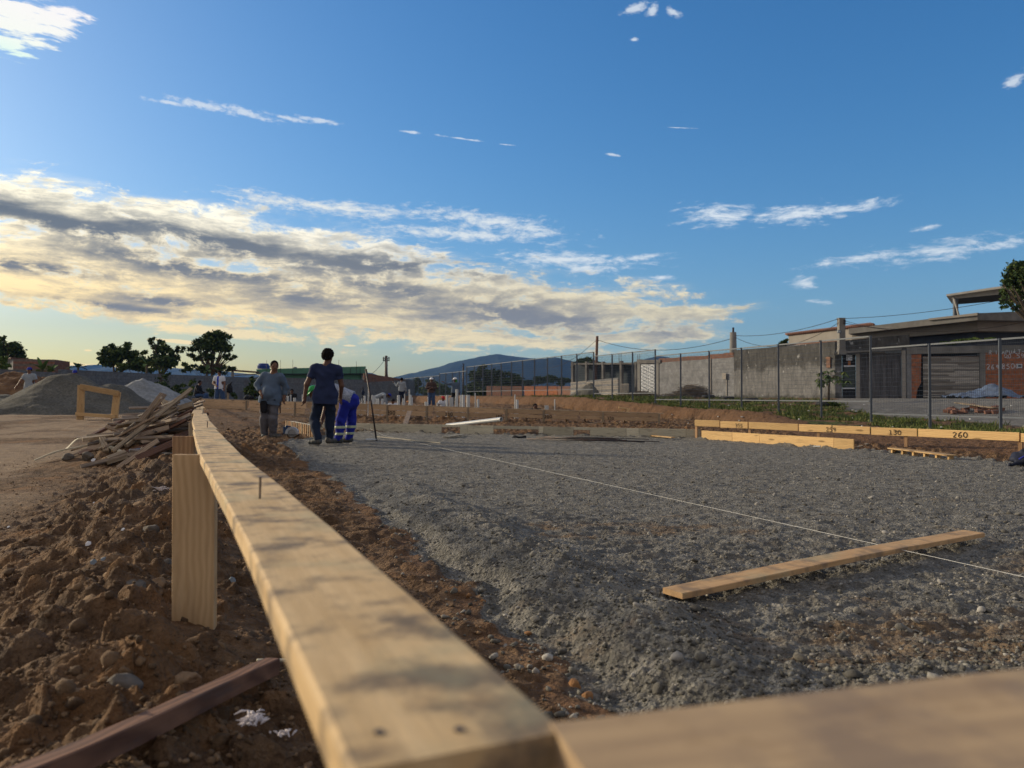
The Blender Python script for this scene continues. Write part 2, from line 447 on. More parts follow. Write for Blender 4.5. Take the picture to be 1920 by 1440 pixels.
M['string'] = simple('string', (0.6, 0.6, 0.58), 0.8, 0.1, 40)

def rail_mat(name, a, b_, blot, amt, scale=9):
    m, t, b = new_mat(name)
    c = t.new('ShaderNodeTexCoord').outputs['Object']
    g = t.noise(t.map(c, scale=(1.0, 11, 11)), 5, 6, .6)
    k = t.ramp(g, [(.3, b_), (.7, a)])
    n = t.noise(t.map(c, scale=(1.3, 1, 1)), scale, 5, .62)
    k = t.mix(t.sm(n, .46, .66, 0, amt), k, tuple(blot) + (1,))
    k = t.mix(t.sm(t.noise(c, scale * 2.3, 4, .6), .55, .72, 0, .45), k, (.30, .20, .11, 1))
    k = t.mix(t.sm(t.noise(t.map(c, loc=(3, 1, 0)), scale * .5, 4, .6), .5, .66, 0, .35), k, (.30, .32, .22, 1))
    t.put(b.inputs['Base Color'], k); b.inputs['Roughness'].default_value = .75; b.inputs['Specular IOR Level'].default_value = .2
    bump(t, b, t.noise(t.map(c, scale=(2, 30, 30)), 6, 5, .7), .4, .002); return m
M['rail_near'] = rail_mat('rail_near', (0.68, 0.49, 0.27), (0.50, 0.34, 0.17), (.11, .09, .075), .85, 10)
M['rail_brown'] = rail_mat('rail_brown', (0.50, 0.35, 0.20), (0.36, 0.25, 0.15), (.17, .13, .11), .55, 7)
M['plank_near'] = rail_mat('plank_near', (0.60, 0.39, 0.20), (0.42, 0.25, 0.12), (.12, .10, .085), .6, 6)
M['post_near'] = wood('post_near', (0.62, 0.43, 0.24), (0.50, 0.33, 0.17), stains=0.2, dark=(.25, .16, .09))
_rnd = random.Random(5)
def beam(name, p0, p1, w, t, mat, parent=None, up=(0, 0, 1), bevel=0.002, warp=0.0, seg=1, rough_edge=0.0, taper=None):
    """plank from p0 to p1 (axis of the plank), local x along it, w across, t thick along 'up'"""
    p0 = Vector(p0); p1 = Vector(p1); d = p1 - p0; L = d.length; x = d.normalized()
    y = Vector(up).cross(x)
    if y.length < 1e-4: y = Vector((0, 1, 0)).cross(x)
    y.normalize(); z = x.cross(y)
    MT = Matrix((x, y, z)).transposed().to_4x4(); MT.translation = (p0 + p1) / 2
    if seg < 2 and not warp and not rough_edge:
        mb = MB(); mb.box((0, 0, 0), (L, w, t)); o = mb.build(name, mat, None, bevel=bevel)
    else:
        seg = max(seg, 2); vs = []; fs = []; sd_ = _rnd.random() * 99
        for i in range(seg + 1):
            u = i / seg; xx = -L / 2 + L * u
            bow = warp * math.sin(math.pi * u) + warp * 0.4 * math.sin(7 * u + sd_)
            l = float(pn(xx * 7 + sd_, 3.3, 1)) * rough_edge; r = float(pn(xx * 7 - sd_, 9.1, 2)) * rough_edge
            hw = w / 2; hl = hw + l; hr = hw + r
            if taper: k = taper(u); hl *= k; hr *= k
            b = min(bevel, t * 0.3)
            for yy, zz in ((-hl, -t / 2), (hr, -t / 2), (hr + 0, t / 2 - b), (hr - b, t / 2), (-hl + b, t / 2), (-hl, t / 2 - b)):
                vs.append((xx, yy, zz + bow))
        for i in range(seg):
            for k in range(6):
                fs.append((i * 6 + k, i * 6 + (k + 1) % 6, (i + 1) * 6 + (k + 1) % 6, (i + 1) * 6 + k))
        fs += [tuple(range(5, -1, -1)), tuple(seg * 6 + k for k in range(6))]
        o = mesh_obj(name, vs, fs, mat)
        bm = bmesh.new(); bm.from_mesh(o.data); bmesh.ops.recalc_face_normals(bm, faces=bm.faces); bm.to_mesh(o.data); bm.free()
    if parent is not None:
        o.parent = parent
        pl = parent.matrix_basis.inverted()
        o.matrix_basis = pl @ MT
    else: o.matrix_basis = MT
    return o

# ------------------------------------------------------------------ painted characters, drawn with strokes in a 1 x 1.4 box
ST = {
 '0': [[(.5, 1.4), (.15, 1.15), (.05, .7), (.15, .25), (.5, 0), (.85, .25), (.95, .7), (.85, 1.15), (.5, 1.4)]],
 '1': [[(.2, 1.1), (.55, 1.4), (.5, .05)], [(.2, 0), (.8, 0)]],
 '2': [[(.08, 1.1), (.3, 1.38), (.7, 1.35), (.88, 1.05), (.7, .65), (.05, .05), (.5, .1), (.95, .02)]],
 '3': [[(.1, 1.3), (.6, 1.4), (.85, 1.1), (.65, .8), (.35, .75)], [(.35, .75), (.8, .65), (.9, .3), (.55, 0), (.08, .1)]],
 '4': [[(.7, 0), (.65, 1.4), (.05, .5), (.95, .5)]],
 '5': [[(.9, 1.38), (.2, 1.38), (.15, .8), (.6, .88), (.9, .55), (.75, .1), (.35, 0), (.08, .12)]],
 '6': [[(.8, 1.4), (.35, 1.1), (.08, .5), (.3, .03), (.7, .05), (.88, .4), (.6, .72), (.15, .5)]],
 '8': [[(.5, .75), (.15, 1.0), (.3, 1.35), (.65, 1.38), (.85, 1.05), (.5, .75), (.1, .4), (.3, .02), (.7, .02), (.9, .4), (.5, .75)]],
 '9': [[(.85, 1.0), (.6, .65), (.2, .75), (.12, 1.2), (.45, 1.4), (.8, 1.2), (.85, .9), (.6, 0)]],
 'R': [[(.1, 0), (.1, 1.4), (.6, 1.38), (.85, 1.1), (.65, .8), (.15, .72), (.9, 0)]],
 'I': [[(.5, 0), (.5, 1.4)]], 'T': [[(.5, 0), (.5, 1.38)], [(.02, 1.38), (.98, 1.36)]],
 'A': [[(.02, 0), (.5, 1.4), (.98, 0)], [(.22, .5), (.8, .5)]],
 'P': [[(.12, 0), (.12, 1.4), (.65, 1.38), (.88, 1.05), (.65, .7), (.15, .65)]],
 'U': [[(.08, 1.4), (.1, .3), (.5, 0), (.88, .3), (.92, 1.4)]],
 'L': [[(.15, 1.4), (.12, .02), (.9, 0)]], '.': [[(.4, 0), (.5, .08)]], '-': [[(.1, .7), (.9, .72)]],
 'Q': [[(.5, 1.4), (.1, 1.1), (.05, .5), (.4, .05), (.85, .3), (.95, .9), (.5, 1.4)], [(.55, .4), (1.0, -.05)]],
 'D': [[(.1, 0), (.12, 1.4), (.6, 1.3), (.92, .8), (.7, .15), (.1, 0)]],
}
def lettering(txt, origin, ex, ey, size, mat, parent=None, stroke=0.17, gap=0.28, lift=None, name='lettering'):
    """hand-painted text: origin = lower left corner, ex / ey unit vectors of the surface"""
    ex = Vector(ex).normalized(); ey = Vector(ey).normalized(); n = ex.cross(ey)
    if lift is None: lift = 0.002
    mb = MB(); x0 = 0.0; rr = random.Random(len(txt) * 7 + int(size * 1000))
    for ch in txt:
        if ch == ' ': x0 += 0.7; continue
        jy = rr.uniform(-.06, .06); sc = rr.uniform(.92, 1.08)
        for k, st in enumerate(ST[ch]):
            pts = [Vector((x0 + p[0] * sc, p[1] * sc + jy)) for p in st]
            if len(pts) > 2:
                q = [pts[0]]
                for i in range(len(pts) - 1):
                    a, b = pts[i], pts[i + 1]; q += [a.lerp(b, .35), a.lerp(b, .65)]
                q.append(pts[-1]); pts = q
            L = []; Rr = []
            for i, p in enumerate(pts):
                d = (pts[min(i + 1, len(pts) - 1)] - pts[max(i - 1, 0)]).normalized(); nn = Vector((-d.y, d.x)) * stroke / 2
                L.append(p + nn); Rr.append(p - nn)
            m = len(pts); V2 = L + Rr
            vs = [Vector(origin) + ex * (v.x * size) + ey * (v.y * size) + n * (lift + 0.0007 * k) for v in V2]
            mb.add(vs, [(i, i + 1, m + i + 1, m + i) for i in range(m - 1)])
        x0 += 1.0 + gap
    o = mb.build(name, mat)
    for p in o.data.polygons:
        if p.normal.dot(n) < 0: p.flip()
    if parent is not None:
        o.parent = parent; o.matrix_basis = parent.matrix_basis.inverted()
    return o

# ================================================================== terrain
TH = math.atan(0.4275); CT = math.cos(TH); ST_ = math.sin(TH)
_BY = [-.6, .442, 1.16, 1.82, 2.62, 4.58, 6.0, 16.0, 30.0, 90.0]
_BX = [.38, -.028, -.337, -.634, -.992, -1.83, -2.44, -6.52, -12.25, -37.0]
def bx(Y): return np.interp(Y, _BY, _BX)                         # centre line of the near batter board
def XF(Y): return 18.4 - 0.375 * Y                              # mesh fence line
UY = [0, 18.2, 20, 21.8, 23.7, 25.4, 27.3, 29, 31, 32.7, 34.6, 36.4, 38.2, 42, 60, 90]
UZ = [.12, .07, .05, .17, .19, .37, .44, .42, .50, .58, .67, .70, .84, .86, .90, .92]
TPY = [0, 10, 13.2, 16.5, 20, 24, 27, 90]; TPX = [14, 9.6, 8.7, 8.2, 8.1, 8.7, XF(27) - .5, XF(90) - .5]
TOY = [0, 8, 11, 13.6, 17, 20, 24, 27, 90]; TOX = [12, 8.6, 7.25, 6.3, 6.2, 6.7, 7.7, XF(27) - 1.05, XF(90) - 1.05]
def e0(Y): return 0.90 + 0.07 * np.clip(Y - 1.0, 0, 6)
_pe = [(float(bx(y)) + (0.90 + 0.07 * min(max(y - 1, 0), 6)) / CT, y) for y in (1.9, 3, 4.5, 7, 11, 14.5)]
PAD = _pe + [(-4.4, 17.2), (-3.9, 19.6), (3.9, 16.75), (5.95, 13.1), (7.15, 10.5), (9.5, 6.5), (11, 4.5), (0.85, 1.62)]

def sd_poly(x, y, P):
    d = np.full(x.shape, 1e9); ins = np.zeros(x.shape, bool); n = len(P)
    for i in range(n):
        ax, ay = P[i]; bx_, by = P[(i + 1) % n]
        ex, ey = bx_ - ax, by - ay; wx, wy = x - ax, y - ay
        t = np.clip((wx * ex + wy * ey) / (ex * ex + ey * ey), 0, 1)
        d = np.minimum(d, (wx - ex * t) ** 2 + (wy - ey * t) ** 2)
        c = (ay > y) != (by > y)
        with np.errstate(divide='ignore', invalid='ignore'):
            ins ^= c & (x < (bx_ - ax) * (y - ay) / ((by - ay) if by != ay else 1e-9) + ax)
    return np.sqrt(d) * np.where(ins, 1, -1)

def ground(X, Y, fine=True):
    """height and material masks of the ground"""
    X = np.asarray(X, float); Y = np.asarray(Y, float)
    e = (X - bx(Y)) * CT; s = Y * CT - (X + .2) * ST_
    near = sst(Y, 14, 8)                                       # 1 near, 0 far
    # ---- large shapes
    left = .30 * sst(-X, 5, 11) * sst(Y, 14, 23) + .12 * sst(-X, 7, 11) * sst(Y, 24, 30)
    base = left + 0.03 * fbm(X * .35, Y * .35, 3, 5) * sst(Y, 3, 8)
    mound = .13 * np.exp(-((e + .30) / .52) ** 2) * sst(Y, 11, 7) + .05 * np.exp(-((e + .42) / .30) ** 2) * sst(Y, .5, 2.2) * sst(Y, 5.5, 3.2)
    mound = mound + .06 * np.exp(-((e + .2) / .5) ** 2) * sst(Y, 7, 9) * sst(Y, 19, 14)
    rightlow = -.09 * sst(e, .1, .5) * near
    ridge = .05 * np.exp(-((e - .50) / .15) ** 2) * near
    heap = .42 * np.exp(-((X + 4.95) / .75) ** 2 - ((Y - 11.3) / 1.1) ** 2) + .12 * np.exp(-((X + 5.6) / .7) ** 2 - ((Y - 10.2) / .6) ** 2)
    z = base + mound + rightlow + ridge + heap
    wob = .10 * fbm(X * 1.7, Y * 1.7, 3, 11) + .035 * fbm(X * 7, Y * 7, 2, 12)
    d = sd_poly(X, Y, PAD) + wob * sst(Y, 30, 5)
    trench = -.12 * np.exp(-((d + .12) / .075) ** 2) * sst(Y, 9.5, 6) * sst(e, .4, .8)
    z = z + trench
    # ---- gravel pad with its berm
    k = sst(d, -.03, .42) * (1 - sst(Y, 10, 5)) + sst(d, -.02, .24) * sst(Y, 10, 5)
    berm = .10 * np.exp(-((d - .48) / .30) ** 2) * sst(Y, 10, 5) * sst(d, 0, .3) * (e < 4) * (1 + .5 * fbm(X * 1.3, Y * 1.3, 2, 31))
    pad = berm + .012 * fbm(X * 1.1, Y * 1.1, 3, 21)
    z = z * (1 - k) + pad * k
    # ---- dug ground behind the formwork
    behind = sst(Y + .4 * X, 18.6, 19.8) * (1 - k) * sst(X, -7, -3)
    z = z - .10 * behind
    tF = ((X + 12.4) * 17 + (Y - 30) * -6.3) / (17 * 17 + 6.3 * 6.3); dF_ = ((X + 12.4) * 6.3 + (Y - 30) * 17) / 18.13
    rF = (.29 - .27 * np.clip(tF, 0, 1)) * (1 + .25 * fbm(X * 1.3, Y * 1.3, 3, 35)) * np.exp(-((dF_ - .30) / np.where(dF_ > .3, 1.6, .25)) ** 2) * sst(tF, -.05, .0) * sst(tF, 1.06, 1.0)
    z = np.maximum(z, rF) * (1 - k) + z * k
    z = z + .36 * sst(Y, 34, 41) * sst(X, -9, -5)
    dirt = (1 - k)
    # ---- bank to the street
    jag = .16 * fbm(Y * .9, X * .2, 3, 41) + .07 * fbm(Y * 4.5, X * .3, 2, 43)
    xp = np.interp(Y, TPY, TPX) + jag; xt = np.interp(Y, TOY, TOX) + jag * .7
    t = np.clip((X - xt) / (xp - xt), 0, 1)
    steep = sst(Y, 16, 24)
    tt = t * t * (3 - 2 * t) * (1 - steep) + np.clip(t * 1.25, 0, 1) ** .6 * steep
    U = np.interp(Y, UY, UZ) + .10 * sst(Y, 17, 13) * np.exp(-((X - xp - .3) / .9) ** 2)
    f = (X - XF(Y)) * .936
    U = U + (.80 - U) * sst(f, 1.2, 9.5)
    z = z * (1 - tt) + U * tt
    z = z + (.035 * fbm(Y * 3.2, X * 1.0, 3, 47) * steep + .02) * np.exp(-((t - .5) / .35) ** 2) * (t > 0) * (t < 1)
    up = sst(t, .93, 1.0)
    clay = np.exp(-((d + .05) / .075) ** 2) * sst(Y, 10, 6) * sst(e, .3, .6) * sst(fbm(X * 3, Y * 3, 2, 63), -.35, .15)
    mud = sst(1.1 * np.exp(-((X - 2.0) / 1.5) ** 2 - ((Y - 2.75) / .55) ** 2) + .7 * np.exp(-((X - .8) / .9) ** 2 - ((Y - 5.3) / .5) ** 2) + .8 * np.exp(-((X - 3.6) / 1.2) ** 2 - ((Y - 4.2) / .7) ** 2) + .55 * fbm(X * 2.2, Y * 4.5, 5, 65), .35, .9)
    # far beyond the walls everything is level
    z = z * sst(Y, 400, 120) + .9 * sst(Y, 120, 400)
    gravel = sst(d, -.05, .10) * (1 - sst(t, 0, .12))
    conc = up * sst(X - (10.6 + (Y - 25) * .40) + .3 * fbm(X * .8, Y * .8, 2, 51), 0, .4) * sst(f, 2.2, 2.6)
    grass = up * (1 - conc) * sst(fbm(X * .8, Y * .8, 4, 55) + .25 - .06 * np.clip(f - 2, 0, 9), -.25, .35)
    face = np.maximum(np.clip(tt * 6, 0, 1) * (1 - up), clay)
    tan = sst(-e, 1.0, 1.9) * (1 - face) * sst(fbm(X * .5, Y * .5, 3, 61) + .3, -.2, .4) * (t <= 0)
    if fine:
        # cloddy dirt: strong next to the board, weak on the trodden flat
        cl = (.25 + .75 * np.exp(-((e + .35) / .75) ** 2)) * near + .75 * (1 - near) * (X > -7) + .15
        flat = sst(-e, .9, 1.5) * sst(Y, 40, 25)
        cl = cl * (1 - .85 * np.exp(-((X + 1.11) / .13) ** 2 - ((Y - 2.63) / .16) ** 2))
        cl = cl * (1 - .85 * flat) * dirt * (1 - up) * (1 - .6 * face)
        sz = 1 / .17
        wx = X + .05 * fbm(X * 5, Y * 5, 2, 71); wy = Y + .05 * fbm(X * 5, Y * 5, 2, 72)
        dm = 1.25 * domes(wx * sz * .8, wy * sz * .8, 3, .66, 1.3, True) / sz / .8 + .9 * domes(wx * sz * 2.0 + 5, wy * sz * 2.0, 4, .62, 1.0, True) / sz / 2.0 + .6 * domes(wx * sz * 5.1 + 5, wy * sz * 5.1, 5) / sz / 5.1
        z = z + cl * (dm * .62 + .035 * fbm(X * 3, Y * 3, 4, 75))
        z = z - .025 * tan * (np.exp(-((X + .55 * Y + .25 * pn(Y * .4, 3.1, 5)) / .16) ** 2) + np.exp(-((X + .72 * Y + .3 * pn(Y * .4, 8.1, 6)) / .16) ** 2)) * (1 + .4 * np.sin(Y * 40)) * sst(Y, 20, 14)
        z = z + (1 - cl) * dirt * (.006 * fbm(X * 8, Y * 8, 4, 77) + .010 * fbm(X * 2, Y * 2, 3, 78)) * (1 - conc)
        z = z + .012 * np.sin(s * 2 * math.pi / .11 + 2 * pn(X * 2, Y * 2, 8)) * sst(e, .25, .4) * sst(e, 1.2, 1.0) * sst(Y, 4, 5.5) * sst(Y, 15, 12)
        # gravel: scraped lumps and a fine grit
        gl = k * (1 - up)
        rid = 1 - np.abs(fbm(X * 2.6, Y * 4.5, 4, 81))
        z = z + gl * ((.013 + .008 * sst(Y, 6, 4)) * (rid - .7) + (.008 + .005 * sst(Y, 6, 4)) * fbm(X * 9, Y * 14, 4, 82) + (.005 + .008 * sst(Y, 7, 4)) * domes(X * 24, Y * 24, 6) + .010 * sst(Y, 7, 4) * sst(fbm(X * 1.2, Y * 1.2, 2, 88), -.1, .3) * domes(X * 13, Y * 13, 16) * (1 + 1.5 * sst(d, .9, .3)))
        z = z + gl * .010 * np.sin(s * 2 * math.pi / .13 + 2.5 * pn(X * 1.5, Y * 1.5, 9)) * np.exp(-((d - 1.25) / .22) ** 2) * sst(fbm(X * .6, Y * .6, 2, 91), -.1, .2)
        z = z + up * (1 - conc) * .03 * fbm(X * 3, Y * 3, 3, 95)
        z = z + .02 * fbm(Y * 9, X * .8 + t * .6, 3, 97) * face * steep
    return z, gravel, grass, conc, tan, face, mud

def on_ground(u, v, y0=1.0, y1=80.0):
    """the point of the ground seen at photo pixel (u, v)"""
    Y = np.exp(np.linspace(math.log(y0), math.log(y1), 3000)); X = (u - 960) / FPX * Y
    zr = CAMZ - (v - HOR) / FPX * Y; zg = ground(X, Y, False)[0]
    k = np.argmax(zr < zg) if (zr < zg).any() else len(Y) - 1
    return Vector((float(X[k]), float(Y[k]), float(zg[k])))
def gz(x, y): return float(ground(np.array([x]), np.array([y]))[0][0])

def build_ground():
    ys = [-60, -25, -10, -5, -2.5, -1.0, 0.0, .4, .7]
    y = .9
    while y < 92: ys.append(y); y += .0048 * y + .0012
    ys += [100, 120, 150, 200, 300, 420, 600, 900, 1500, 3000, 6000]
    ys = np.array(ys)
    a_in = np.linspace(-.74, .74, 900)
    out = []
    a = .74; st = .004
    while a < 2500: a += st; st *= 1.32; out.append(a)
    out = np.array(out)
    av = np.concatenate([-out[::-1], a_in, out])
    w = np.where(ys > .9, ys + .5, 1.4)
    X = w[:, None] * av[None, :]; Y = np.repeat(ys[:, None], len(av), 1)
    X = np.clip(X, -9000, 9000)
    z, gr, gs, co, ta, fa, mu = ground(X.ravel(), Y.ravel())
    nr, nc = X.shape
    V = np.stack([X.ravel(), Y.ravel(), z], 1)
    idx = np.arange(nr * nc).reshape(nr, nc)
    F = np.stack([idx[:-1, :-1].ravel(), idx[:-1, 1:].ravel(), idx[1:, 1:].ravel(), idx[1:, :-1].ravel()], 1)
    o = mesh_obj('ground', V, F, ground_mat(), smooth=True)
    for nme, arr in (('gravel', gr), ('grass', gs), ('concrete', co), ('trodden', ta), ('cutface', fa), ('mud', mu)):
        at_ = o.data.attributes.new(nme, 'FLOAT', 'POINT'); at_.data.foreach_set('value', arr.astype(np.float32))
    o['kind'] = 'structure'
    return o

def ground_mat():
    m, t, b = new_mat('ground')
    def attr(n):
        a = t.new('ShaderNodeAttribute'); a.attribute_name = n; return a.outputs['Fac']
    P = t.new('ShaderNodeNewGeometry').outputs['Position']
    n1 = t.noise(P, 1.3, 5, .6); n2 = t.noise(P, 9, 6, .65); n3 = t.noise(P, 60, 4, .7); n4 = t.noise(t.map(P, scale=(1, 1, 1)), .45, 4, .6)
    dirt = t.ramp(n2, [(.28, (.05, .03, .018)), (.5, (.15, .092, .053)), (.72, (.32, .205, .118))])
    dirt = t.mix(t.sm(n1, .5, .66, 0, .65), dirt, (.26, .135, .058, 1))
    dirt = t.mix(t.sm(n4, .5, .66, 0, .5), dirt, (.115, .09, .072, 1))
    tanc = t.ramp(t.noise(t.map(P, scale=(.6, 1.6, 1)), 4, 6, .65), [(.3, (.23, .16, .105)), (.7, (.42, .31, .205))])
    dirt = t.mix(t.m('MULTIPLY', attr('trodden'), .85), dirt, tanc)
    face = t.ramp(t.noise(t.map(P, scale=(2.0, 2.0, .7)), 7, 5, .6), [(.3, (.075, .045, .028)), (.7, (.24, .135, .075))])
    dirt = t.mix(t.m('MULTIPLY', attr('cutface'), .9), dirt, face)
    grav = t.ramp(t.m('ADD', t.m('MULTIPLY', n3, .5), t.m('MULTIPLY', n2, .5)), [(.32, (.065, .063, .055)), (.5, (.18, .172, .154)), (.66, (.40, .38, .335))])
    br = t.noise(t.map(P, rot=(0, 0, .6), scale=(1, 2.4, 1)), 1.1, 6, .72)
    grav = t.mix(t.sm(br, .56, .70, 0, .5), grav, (.165, .125, .08, 1))
    grav = t.mix(t.m('MULTIPLY', attr('mud'), t.sm(n2, .35, .6, .35, .85)), grav, t.ramp(n2, [(.3, (.11, .065, .035)), (.7, (.27, .18, .10))]))
    grav = t.mix(t.sm(t.noise(t.map(P, rot=(0, 0, .5), scale=(1, 3.5, 1)), 1.6, 6, .7), .53, .68, 0, .6), grav, (.33, .31, .265, 1))
    ged = t.m('ADD', attr('gravel'), t.m('MULTIPLY', t.m('SUBTRACT', n2, .5), .5))
    col = t.mix(t.sm(ged, .35, .65), dirt, grav)
    grs = t.ramp(n2, [(.3, (.035, .05, .015)), (.55, (.075, .095, .03)), (.75, (.15, .14, .07))])
    col = t.mix(t.m('MULTIPLY', t.sm(t.m('ADD', attr('grass'), t.m('MULTIPLY', t.m('SUBTRACT', n2, .5), .9)), .35, .7), .9), col, grs)
    con = t.ramp(t.noise(P, 2.5, 6, .7), [(.3, (.12, .115, .105)), (.7, (.27, .26, .24))])
    col = t.mix(attr('concrete'), col, con)
    t.put(b.inputs['Base Color'], col)
    b.inputs['Roughness'].default_value = .95; b.inputs['Specular IOR Level'].default_value = .15
    h = t.m('ADD', t.m('MULTIPLY', n3, .55), t.m('ADD', t.m('MULTIPLY', t.voro(P, 55), .5), t.m('MULTIPLY', t.noise(P, 22, 5, .7), 1.0)))
    bump(t, b, h, 1.0, .034)
    return m

build_ground()

# ------------------------------------------------------------------ scattered stones and clods (uncountable)
def ico(sub):
    bm = bmesh.new(); bmesh.ops.create_icosphere(bm, subdivisions=sub, radius=1)
    v = np.array([x.co[:] for x in bm.verts]); f = np.array([[y.index for y in x.verts] for x in bm.faces]); bm.free(); return v, f

def lumps(n, sub, seed, rough):
    rs = np.random.RandomState(seed); v, f = ico(sub); out = []
    for i in range(n):
        w = v.copy(); A = rs.randn(10, 3); A /= np.linalg.norm(A, axis=1)[:, None]
        r = np.ones(len(v))
        for k in range(10):                                     # flatten facets as on broken stones and dry clods
            c = rs.uniform(.42, .88); dt = v @ A[k]; r = np.where(dt > c * .7, np.minimum(r, c / np.maximum(dt, .2)), r)
        q = v * 2.3 + rs.rand(3) * 50
        r = r * (1 + rough * 1.6 * (fbm(q[:, 0] + q[:, 2] * .7, q[:, 1] - q[:, 2] * .6, 3, seed) ) + rough * .15 * rs.randn(len(v)))
        w = v * r[:, None] * np.array([1, rs.uniform(.65, 1), rs.uniform(.5, .85)]); out.append(w)
    return out, f

def scatter(name, mat, pts, sizes, sub, seed, label, cat, rough=.07, sink=.25, kind='stuff'):
    rs = np.random.RandomState(seed); shapes, f = lumps(14, sub, seed, rough)
    V = []; F = []; nv = len(shapes[0])
    z = ground(pts[:, 0], pts[:, 1])[0]
    for i in range(len(pts)):
        s = sizes[i]; a = rs.uniform(0, 6.28); c, sn = math.cos(a), math.sin(a); w = shapes[rs.randint(14)] * s
        tl = rs.uniform(-.5, .5); ct, stt = math.cos(tl), math.sin(tl)
        x = w[:, 0] * ct - w[:, 2] * stt; zz = w[:, 0] * stt + w[:, 2] * ct
        V.append(np.stack([x * c - w[:, 1] * sn + pts[i, 0], x * sn + w[:, 1] * c + pts[i, 1], zz + z[i] + s * (.55 - sink)], 1)); F.append(f + i * nv)
    o = mesh_obj(name, np.concatenate(V), np.concatenate(F), mat, smooth=True)
    return tag(o, label, cat, kind=kind)

def island_mat(name, stops, bumps=.6, bs=60, bd=.01, rough=.9):
    m, t, b = new_mat(name)
    g = t.new('ShaderNodeNewGeometry'); r = g.outputs['Random Per Island']
    c = t.ramp(r, stops)
    n = t.noise(g.outputs['Position'], bs * .5, 5, .65)
    c = t.mix(1.0, c, t.ramp(n, [(.25, .6), (.75, 1.35)]), 'MULTIPLY')
    t.put(b.inputs['Base Color'], c); b.inputs['Roughness'].default_value = rough; b.inputs['Specular IOR Level'].default_value = .2
    bump(t, b, t.noise(g.outputs['Position'], bs, 5, .7), bumps, bd); return m
M['pebble'] = island_mat('pebble', [(0, (.085, .08, .07)), (.35, (.15, .14, .12)), (.7, (.22, .205, .175)), (.93, (.30, .28, .25)), (1, (.42, .40, .36))])
M['clod'] = island_mat('clod', [(0, (.10, .064, .038)), (.4, (.155, .10, .058)), (.75, (.21, .132, .072)), (1, (.30, .195, .11))], .9, 45, .012)
M['crumb'] = island_mat('crumb', [(0, (.07, .066, .056)), (.5, (.135, .128, .108)), (.9, (.21, .20, .17)), (1, (.34, .325, .28))], .8, 90, .006)
M['litter'] = island_mat('litter', [(0, (.45, .45, .44)), (1, (.62, .62, .62))], .2)

def cloud(n, y0, y1, a0, a1, seed, test=None):
    rs = np.random.RandomState(seed); Y = y0 * (y1 / y0) ** rs.rand(n); X = Y * (a0 + (a1 - a0) * rs.rand(n))
    if test is not None: k = test(X, Y); X, Y = X[k], Y[k]
    return np.stack([X, Y], 1)
def _e(X, Y): return (X - bx(Y)) * CT
_rs = np.random.RandomState(3)
pd = lambda X, Y: sd_poly(X, Y, PAD)
pdw = lambda X, Y: pd(X, Y) + .10 * fbm(X * 1.7, Y * 1.7, 3, 11) + .035 * fbm(X * 7, Y * 7, 2, 12)
p = cloud(15000, 1.7, 13, -.35, .75, 1, lambda X, Y: pd(X, Y) > 0)
scatter('gravel', M['pebble'], p, .0035 + .010 * _rs.rand(len(p)) ** 3 + .0006 * p[:, 1], 1, 1, 'grey gravel stones strewn over the levelled pad', 'gravel', sink=.45)
p = cloud(13000, 1.7, 6.5, -.45, .70, 21, lambda X, Y: (pdw(X, Y) > .0) & (pdw(X, Y) < 1.15 - .08 * Y))
scatter('gravel', M['crumb'], p, .004 + .011 * _rs.rand(len(p)) ** 2.5, 1, 13, 'small crumbs of grey gravel covering the slope along the trench', 'gravel', sink=.35, rough=.2)
p = cloud(700, 1.8, 9, -.35, .70, 11, lambda X, Y: pd(X, Y) > 0)
scatter('gravel', M['pebble'], p, .010 + .022 * _rs.rand(len(p)) ** 3, 2, 12, 'larger loose grey stones lying here and there on the gravel pad', 'gravel', sink=.3)
p = cloud(3800, 1.6, 8, -.5, .3, 2, lambda X, Y: (pdw(X, Y) > -.20) & (pdw(X, Y) < -.05) & (_e(X, Y) > .6))
scatter('gravel', M['pebble'], p, .006 + .017 * _rs.rand(len(p)) ** 2.5, 2, 2, 'rounded dark pebbles lying in the narrow trench beside the gravel pad', 'gravel', sink=.2)
p = cloud(1900, 1.3, 12, -.75, -.05, 4, lambda X, Y: (_e(X, Y) > -1.05) & (_e(X, Y) < .02))
scatter('dirt_clods', M['clod'], p, .006 + .036 * _rs.rand(len(p)) ** 4, 2, 4, 'brown clods of dug earth heaped along the left side of the near batter board', 'dirt clods', .13, .62)
p = cloud(9500, 1.3, 12, -.75, .2, 5, lambda X, Y: (_e(X, Y) > -2.4) & (pd(X, Y) < -.1))
scatter('dirt_clods', M['clod'], p, .004 + .012 * _rs.rand(len(p)) ** 2, 1, 5, 'small crumbs of brown earth scattered across the dug ground at left', 'dirt clods', .12, .3)
p = cloud(700, 15, 32, -.6, .35, 6, lambda X, Y: (pd(X, Y) < -.4) & (X < np.interp(Y, TOY, TOX)) & (_e(X, Y) > -.5))
scatter('dirt_clods', M['clod'], p, .02 + .08 * _rs.rand(len(p)) ** 3, 2, 6, 'lumps of excavated earth on the dug ground behind the low formwork', 'dirt clods', .12, .6)

# ================================================================== the near batter board
def on_line(u, P, Q):
    """point of the line P-Q (in plan) crossed by the sight line of column u; returns x, y and the fraction along it"""
    k = (u - 960) / FPX; dx = Q[0] - P[0]; dy = Q[1] - P[1]
    t = (k * P[1] - P[0]) / (dx - k * dy)
    return P[0] + dx * t, P[1] + dy * t, t

